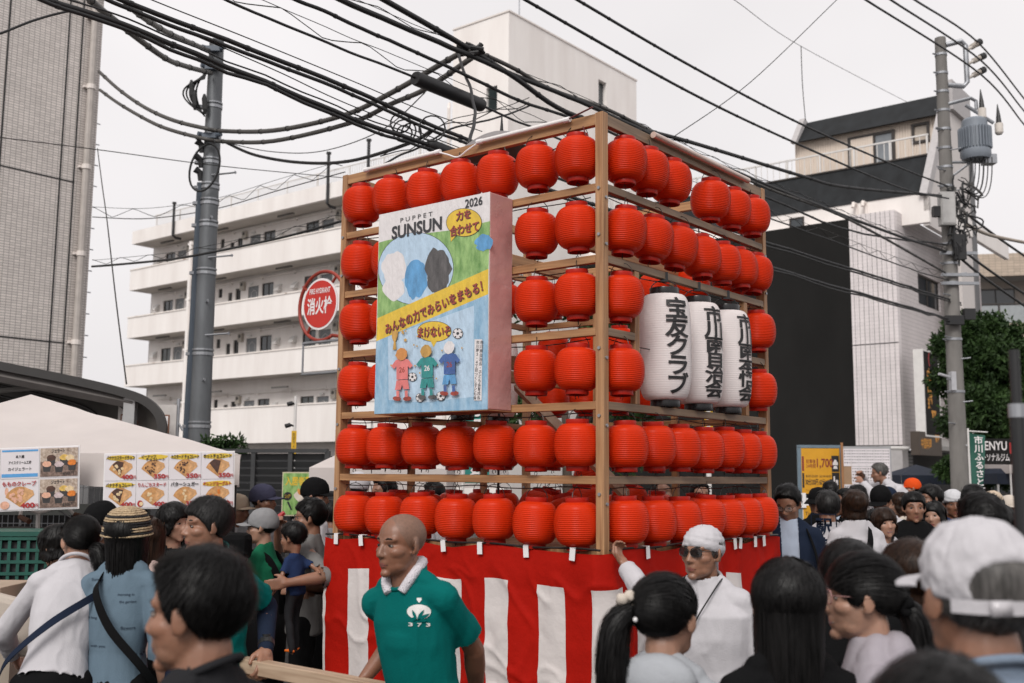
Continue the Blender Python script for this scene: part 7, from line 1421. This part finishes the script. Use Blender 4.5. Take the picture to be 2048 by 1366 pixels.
E_ = person('smiling woman in profile with rose glasses, black scrunchie and ponytail', (1722, 1196, 2.85), 72, 78, 0, 0, 0, 0, sex='f', top='hoodie', tc=C_lav, hairst='tiedbang', nstr=2200, messy=.1, gl_=(M_gp, M_clear), smile=.6, extra=dict(tie=(.1, -.98, -.05), hang=[([(.0, -.105, -.01), (.0, -.14, -.06), (.005, -.15, -.17), (.0, -.14, -.30)], [.02, .03, .033, .012], 500)]))
e = MB(); t_ = np.linspace(0, 2*pi, 40); e.tube([(.028*cos(t), -.112-.008*sin(5*t), -.012+.028*sin(t)) for t in t_], [.013+.004*sin(7*t) for t in t_], 8); E_['hpart'](e, 'scrunchie', C_blk)
F_ = person('girl from behind with a low ponytail in a cream scrunchie, grey hoodie', (1332, 1236, 2.9), -26, -36, 0, 0, 0, 0, sex='f', top='hoodie', tc=C_lgry, hairst='tiedbang', nstr=2600, messy=.1, extra=dict(tie=(-.45, -.85, .25), hang=[([(-.055, -.095, .03), (-.085, -.125, -.02), (-.095, -.13, -.14), (-.09, -.11, -.30), (-.08, -.1, -.42)], [.022, .036, .04, .036, .012], 800)]))
e = MB(); t_ = np.linspace(0, 2*pi, 60); e.tube([(-.058+.030*cos(t)*.8, -.098-.012*sin(6*t)+.012*cos(t), .03+.032*sin(t)) for t in t_], [.014+.005*sin(9*t) for t in t_], 8); F_['hpart'](e, 'scrunchie', C_cream); e = PR(); e.ell((-.03, -.118, .005), (.007, .007, .007)); F_['hpart'](e.mb, 'bead', M_paper)
person('woman from behind with a dark brown bob beside the white cap', (1822, 1156, 3.3), 2, 0, 0, 0, 0, 0, sex='f', tc=C_blk, hairst='bob', hm=H_brn, nstr=1800, messy=.1, face=False)
G_ = person('black haired woman from behind with a white shoulder strap behind the profile woman', (1697, 1152, 3.5), -5, -5, 0, 0, 0, 0, sex='f', tc=C_blk, top='long', hairst='bob', nstr=1500, messy=.2, face=False); strap(G_, [(-.05, -.12, .1), (-.02, -.14, .3), (.09, -.06, .48)], .03, C_wht)
# --- crepe queue on the left
Q1 = person('woman from behind in a white long sleeved top leaning over the counter', (160, 1083, 5.0), 22, 42, 8, 0, 24, 8, sex='f', top='long', tc=C_wht, hairst='tied', nstr=1500, messy=.25, arms=((-.0, .22, -.42), (-.1, .3, -.36)), poles=((.6, -.7, -.2), (-.6, -.5, -.2)), loose=.98, hem=.02, group=ST_, extra=dict(tie=(.2, -.95, -.3), hang=[([(.02, -.10, -.04), (.035, -.135, -.06), (.05, -.15, -.12), (.05, -.14, -.19)], [.018, .038, .042, .016], 350)]))
strap(Q1, [(.15, -.05, .42), (.08, -.13, .33), (-.05, -.14, .2), (-.17, -.09, .06), (-.2, .02, -.0)], .032, C_nav); e = MB(); w_ = Q1['toL'](at(30, 1250, 5.1)); e.box(w_, (.30, .12, .24), Matrix.Rotation(.3, 3, 'Y')); o = e.build('shoulder_bag', C_cream, None, bevel=.03, loc=Q1['loc'], rot=(0, 0, RAD(22))); tag(o, 'cream shoulder bag hanging by the white top of the leaning woman', 'bag')
e = PR(); w_ = Q1['toL'](at(162, 1325, 5.15)); e.loft([(w_+[0, 0, .12], (.02, 0, 0), (0, .02, 0)), (w_, (.08, 0, 0), (0, .05, 0)), (w_-[0, 0, .16], (.1, 0, 0), (0, .06, 0))]); o = link('carrier_bag', e.mb.mesh('carrier_bag', plastmat('thin_white_plastic', (.62, .6, .6), .4), smooth=True), None, Q1['loc'], (0, 0, RAD(22))); tag(o, 'thin white plastic bag hanging beside the black trousers', 'bag')
Q2 = person('woman from behind in a striped crochet hat and long pale denim dress', (256, 1074, 4.9), -6, -4, -4, 0, 3, 0, sex='f', top='dress', tc=C_den, sleeve='elbow', hairst='capbob', nstr=900, messy=.3, face=False, group=ST_, hat=crochet_hat, extra=dict(fall=.3), loose=.96)
strap(Q2, [(-.06, .0, .48), (-.05, -.12, .4), (.03, -.15, .25), (.15, -.12, .1), (.2, -.05, .0)], .036, C_blk)
project_print(Q2, 235, 1180, [('text', 'Sunday', -.1, .04, .06, .014, 0), ('text', 'morning in', .04, -.02, .07, .014, 0), ('text', 'the garden', .05, -.05, .07, .014, 0), ('text', 'all day long', -.12, -.12, .08, .014, 0), ('text', 'flowers', .06, -.16, .06, .014, 0), ('text', 'with you', -.07, -.24, .07, .014, 0), ('text', 'and sky', .1, -.28, .06, .014, 0)], C_nav, 4.8)
person('long haired woman in pale pink behind the crochet hat', (298, 1078, 5.7), -28, -28, 0, 0, 0, 0, sex='f', tc=C_pink, top='long', hairst='back_long', hm=H_brn, extra=dict(fall=.45), face=False, group=ST_)
Mn = person('man with thick greying hair and navy under sleeves holding the push bar', (412, 1052, 4.75), 150, 122, 0, 0, 4, 0, sk=S_mid, tc=C_teal, sleeves_m=C_nav, hairst='fringe', hm=H_pep, nstr=1800, messy=.25, group=CR, arms=((-.02, .06, -.5), ('px', 532, 1298, 4.74)), poles=(None, (.3, -.9, -.3)), curl=(.35, .7), loose=1.05)
e = MB(); d_ = nrmz(Mn['Wr'][1]-Mn['El'][1]); e.tube([Mn['Wr'][1]-d_*.045, Mn['Wr'][1]-d_*.015], .036, 14); e.tube([Mn['Wr'][1]-d_*.03+np.array([0, 0, .03]), Mn['Wr'][1]-d_*.03+np.array([0, 0, .042])], .018, 10); link('wrist_watch', e.mesh('wrist_watch', M_black), Mn['o'])
S1 = person('crepe seller in a black beanie and white mask looking down', (202, 1048, 6.7), 168, 150, 22, 0, 6, 0, sex='f', tc=C_blk, top='long', hairst='undercap', hat=hat_(m=C_blk, name='beanie', brim=False, front=14, thick=.024), group='crepe sellers', arms=((0, .3, -.35), (0, .3, -.35)))
e = PR(); e.ell((0, .062, -.055), (.058, .048, .042)); S1['hpart'](e.mb, 'face_mask', M_paper); e = PR(); e.mb.grid(lambda u, v: S1['P']+np.array([(u-.5)*.3, .132*cos((u-.5)*1.6)+.012, .4-.75*v]), 10, 10); link('apron', e.mb.mesh('apron', C_red, smooth=True), S1['o'])
S2 = person('crepe seller with a black bob and red apron', (350, 1044, 6.5), -150, -118, 8, 0, 3, 0, sex='f', tc=C_blk, hairst='bob', group='crepe sellers'); e = PR(); e.mb.grid(lambda u, v: S2['P']+np.array([(u-.5)*.34, .145*cos((u-.5)*1.6)+.012, .42-.8*v]), 10, 10); link('apron', e.mb.mesh('apron', C_red, smooth=True), S2['o'])
person('dark haired child bending at the counter between crate and white top', (112, 1092, 6.0), 60, 70, 20, 0, 12, 0, sex='f', tc=C_blk, hairst='bob', group=ST_)
L1 = person('young man in a beige cap and white t-shirt with a dark lanyard', (476, 1022, 8.6), -140, -112, 0, 0, 0, 0, tc=C_wht, hairst='undercap', hat=hat_(m=C_bei), group=ST_); strap(L1, [(-.06, .06, .48), (-.02, .16, .3), (.02, .17, .15)], .02, C_blk); strap(L1, [(.06, .06, .48), (.04, .15, .3), (.02, .17, .15)], .02, C_blk)
L2 = person('woman with a grey cap, round glasses, green sweatshirt and black dungarees', (523, 1055, 7.2), 80, 92, 0, 0, 0, 0, sex='f', tc=C_grn, top='long', hairst='undercap', hat=hat_(m=C_gry), gl_=(M_gf, M_clear), loose=1.18, group=ST_, arms=((0, .2, -.36), (0, .22, -.36))); strap(L2, [(.08, .07, .47), (.09, -.06, .43), (.06, -.14, .25), (.03, -.14, .05)], .05, C_blk); strap(L2, [(-.08, .07, .47), (-.09, -.06, .43), (-.06, -.14, .25), (-.03, -.14, .05)], .05, C_blk)
e = PR(); e.loft([(L2['P']+[0, 0, -.8], (.15, 0, 0), (0, .14, 0)), (L2['P']-[0, 0, .1], (.20, 0, 0), (0, .155, 0)), (L2['P']+[0, 0, .2], (.172, 0, 0), (0, .142, 0))]); link('dungarees', e.mb.mesh('dungarees', C_blk, smooth=True), L2['o'])
e = MB(); w_ = L2['toL'](at(462, 1092, 6.9)); e.box(w_, (.14, .26, .17)); o = e.build('backpack', C_blk, None, bevel=.04, loc=L2['loc'], rot=(0, 0, RAD(80))); tag(o, 'black backpack between the grey haired man and the green sweatshirt', 'backpack')
person('person in a slate purple cap looking right', (528, 1002, 8.6), -120, -100, 0, 0, 0, 0, tc=C_gry, hairst='undercap', hat=hat_(m=C_pur), group=ST_)
L3 = person('man in a black cap lifting a red snack with a bare arm', (632, 992, 8.0), -60, -98, 6, 0, 0, 0, tc=C_wht, hairst='undercap', hat=hat_(m=C_blk), sk=S_mid, group=ST_, arms=(None, ('px', 556, 1052, 7.7)), poles=(None, (-.7, .2, -.8)))
e = MB(); [e.tube([at(540+4*k, 1046-3*k, 7.62), at(560+3*k, 1034-3*k, 7.62)], .017, 7) for k in range(4)]; o = e.build('snack', F_red, None); tag(o, 'small dark red snack held by the man in the black cap', 'snack')
L4 = person('man with glasses in a grey t-shirt carrying a child', (618, 1036, 7.0), 92, 98, 0, 0, -3, 0, tc=C_khk, sleeve='elbow', hairst='fringe', puff=1.1, gl_=(M_gf, M_clear), group=ST_, arms=(('px', 600, 1172, 6.85), ('px', 578, 1165, 6.55)), poles=((.5, -.6, -.4), (-.5, -.8, -.4)))
person('small child in a navy t-shirt carried on a man\'s arm', (585, 1076, 6.68), 60, 72, 4, 0, 5, 0, hs=.82, tc=C_cnv, bc=C_dgr, hairst='fringe', group=ST_, child=True, lift=.76, shoe=M_orsh, arms=(('px', 640, 1146, 6.6), None), face=True)
person('dark haired person half hidden behind the left float post', (662, 1032, 8.8), 30, 40, 0, 0, 0, 0, tc=C_gry, group=ST_)
# --- right hand crowd
T1 = person('man with glasses in a navy suit jacket and light blue shirt walking past', (1576, 1008, 7.4), 172, 146, 24, 0, 2, 0, top='jacket', tc=C_nav, hairst='short', puff=1.2, gl_=(M_gf, M_clear), group=ON, bc=C_dgr, loose=1.0); strap(T1, [(-.10, .05, .47), (-.15, .1, .3), (-.19, .05, .0)], .03, C_blk)
T2 = person('person from behind in a white happi coat with large dark characters', (1656, 1016, 7.9), -4, -10, 0, 0, 0, 0, top='happi', tc=C_wht, sleeve='long', hairst='short', hm=H_pep, bc=C_blue, group=ON, loose=1.15); project_print(T2, 1648, 1072, [('text', '駅', 0, .068, .125, .12, .03), ('text', '南', 0, -.068, .125, .12, .03), ('p', [(-.09, .16), (.09, .16), (.09, .153), (-.09, .153)]), ('p', [(-.09, -.16), (.09, -.16), (.09, -.153), (-.09, -.153)]), ('p', [(-.09, .16), (-.083, .16), (-.083, -.16), (-.09, -.16)]), ('p', [(.09, .16), (.083, .16), (.083, -.16), (.09, -.16)]), ('text', '公', .02, -.38, .2, .13, .04)], C_nav, 7.7)
T3 = person('woman from behind with a brown bob, white blouse and black crossbody strap', (1709, 1012, 7.7), 0, 0, 0, 0, 0, 0, sex='f', top='long', tc=C_wht, hairst='bob', hm=H_brn, group=ON, loose=1.2, face=False); strap(T3, [(.06, -.06, .48), (.03, -.14, .36), (-.06, -.15, .2), (-.16, -.1, .04)], .05, C_blk)
person('smiling woman with a brown bob clapping in a pale t-shirt', (1770, 1046, 8.2), 180, 184, 0, 4, 0, 0, sex='f', tc=C_wht, hairst='bangbob', hm=H_brn, smile=.8, loose=1.12, group=ON, arms=((-.13, .26, -.24), (.15, .27, -.25)), poles=((.9, .1, -.6), (-.9, .1, -.6)), curl=(.1, .1), hdirs=((-.35, .2, .9), (.35, .2, .9)))
person('stocky man in a black t-shirt behind the clapping woman', (1828, 1016, 8.5), 174, 170, 0, 0, 0, 0, tc=C_blk, hairst='fringe', fat=1.22, group=ON)
person('woman with long black hair raising her hands beside the black t-shirt', (1868, 1032, 8.8), 150, 140, 2, 8, 0, 0, sex='f', tc=C_blk, hairst='back_long', extra=dict(fall=.38), group=ON, arms=((.05, .25, -.12), (-.03, .25, -.14)), poles=((.8, 0, -.7), (-.8, 0, -.7)))
K1 = person('man in a white happi standing high to pin papers on the notice board', (1758, 946, 13.7), 82, 75, 10, 0, 36, 0, top='happi', tc=C_wht, sleeve='long', hairst='short', hm=H_gry, bc=C_lbl, group='festival helpers', lift=.38, arms=(('px', 1722, 950, 13.9), ('px', 1725, 965, 13.6)), loose=1.25)
e = MB(); e.bx(-.25, .25, -.2, .2, .33, .37); [e.bx(x-.02, x+.02, y-.02, y+.02, 0, .33) for x in (-.22, .22) for y in (-.17, .17)]; o = e.build('step_stool', M_steel, None, loc=(K1['loc'][0], K1['loc'][1], 0)); tag(o, 'low step stool under the man pinning papers', 'stool')
K2 = person('person in an orange and white mesh cap seen over the crowd', (1823, 977, 14), 75, 80, 0, 0, 0, 0, tc=C_wht, hairst='undercap', hat=hat_(m=C_org), group=ON)
person('man with glasses in profile left of the striped headcloth', (1860, 998, 9.4), 95, 100, 0, 0, 0, 0, tc=C_dgr, hairst='fringe', gl_=(M_gf, M_clear), group=ON)
person('man in a striped white headcloth looking at the camera', (1907, 1008, 9.5), 176, 170, 6, 0, 0, 0, tc=C_cnv, hairst='undercap', hat=hat_(m=mat('striped_cloth', (.5, .5, .52), .8, .05), kind='bandana', brim=False, name='headcloth'), sk=S_tan, group=ON)
person('dark haired man turned away to the right of the striped headcloth', (1950, 1004, 8.2), -40, -42, 0, 0, 0, 0, tc=C_cnv, hairst='short', puff=1.2, group=ON)
person('woman in a beige cap near the right edge', (1986, 1012, 9.2), 165, 150, 4, 0, 0, 0, sex='f', tc=C_blk, hairst='capbob', hat=hat_(m=C_bei), group=ON)
person('woman in a white cap at the far right edge', (2020, 1018, 10), 170, 165, 0, 0, 0, 0, sex='f', tc=C_dgr, hairst='capbob', hat=hat_(m=C_cream), group=ON)
V1 = person('black haired person with a black backpack strap behind the white cap', (1960, 1052, 4.6), 10, 16, 0, 0, 0, 0, tc=C_blk, hairst='short', nstr=1500, puff=1.5, messy=.7, group=ON, face=False); strap(V1, [(.11, .05, .47), (.12, -.09, .40), (.1, -.14, .2)], .05, C_dgr)
person('man with curly black hair in a light shirt before the notice board', (1716, 1000, 10.2), 170, 172, 10, 0, 0, 0, tc=C_lbl, hairst='short', puff=1.4, messy=.8, group=ON)
V2 = person('man in a black cap with a black backpack strap on white', (1762, 1002, 9.6), 150, 140, 22, 0, 0, 0, tc=C_wht, hairst='undercap', hat=hat_(m=C_blk), group=ON); strap(V2, [(.1, .06, .46), (.11, .13, .3), (.12, .1, .1)], .05, C_blk)
person('person in a dark navy cap facing the notice board', (1776, 1000, 11), -10, -10, 0, 0, 0, 0, tc=C_wht, hairst='undercap', hat=hat_(m=C_nav), group=ON, face=False)
person('brown haired woman in a stone jacket behind the stocky man', (1800, 1010, 10), 60, 80, 0, 0, 0, 0, sex='f', top='long', tc=C_cream, hairst='bob', hm=H_brn, group=ON)
person('person in a black bucket hat left of the happi coat', (1636, 1004, 10), 20, 20, 0, 0, 0, 0, tc=C_blk, hairst='undercap', hat=hat_(m=C_blk, kind='bucket', name='bucket_hat'), group=ON, face=False)
person('black haired person below the yellow price board', (1660, 984, 12.5), 0, 0, 0, 0, 0, 0, tc=C_dgr, hairst='short', group=ON, face=False)
person('boy in profile between the happi coat and the white blouse', (1690, 1006, 9.6), 90, 95, 0, 0, 0, 0, tc=C_blk, hairst='short', group=ON, sk=S_tan)
person('dark haired boy in a black cap in front of the clapping woman', (1748, 1050, 8.9), 120, 130, 10, 0, 0, 0, tc=C_cnv, hairst='fringe', group=ON)
person('long haired person turned away at the right edge by the pole', (2000, 1050, 6.2), -20, -20, 0, 0, 0, 0, sex='f', tc=C_blk, top='long', hairst='bob', group=ON, face=False)
# --- helpers seen through the frame
for (u, v, Y, lb, t, ht, yw) in ((765, 985, 8.6, 'helper in a red happi behind the lantern frame at the left', C_red, None, 120), (865, 992, 9.4, 'bare headed man behind the bottom lantern rows', C_wht, None, 70), (715, 976, 9.0, 'person in a pale cap behind the left bottom lanterns', C_wht, C_wht, 30), (1330, 985, 9.2, 'grey haired person behind the right bottom lanterns', C_wht, None, 150), (1400, 990, 9.6, 'helper in a red happi behind the right bottom lanterns', C_red, None, 190)):
    person(lb, (u, v, Y), yw, tc=t, hairst='undercap' if ht else 'short', hm=H_gry if 'grey' in lb else H_blk, hat=hat_(m=ht) if ht else None, group='festival helpers')
bpy.data.scenes.remove(WORK)
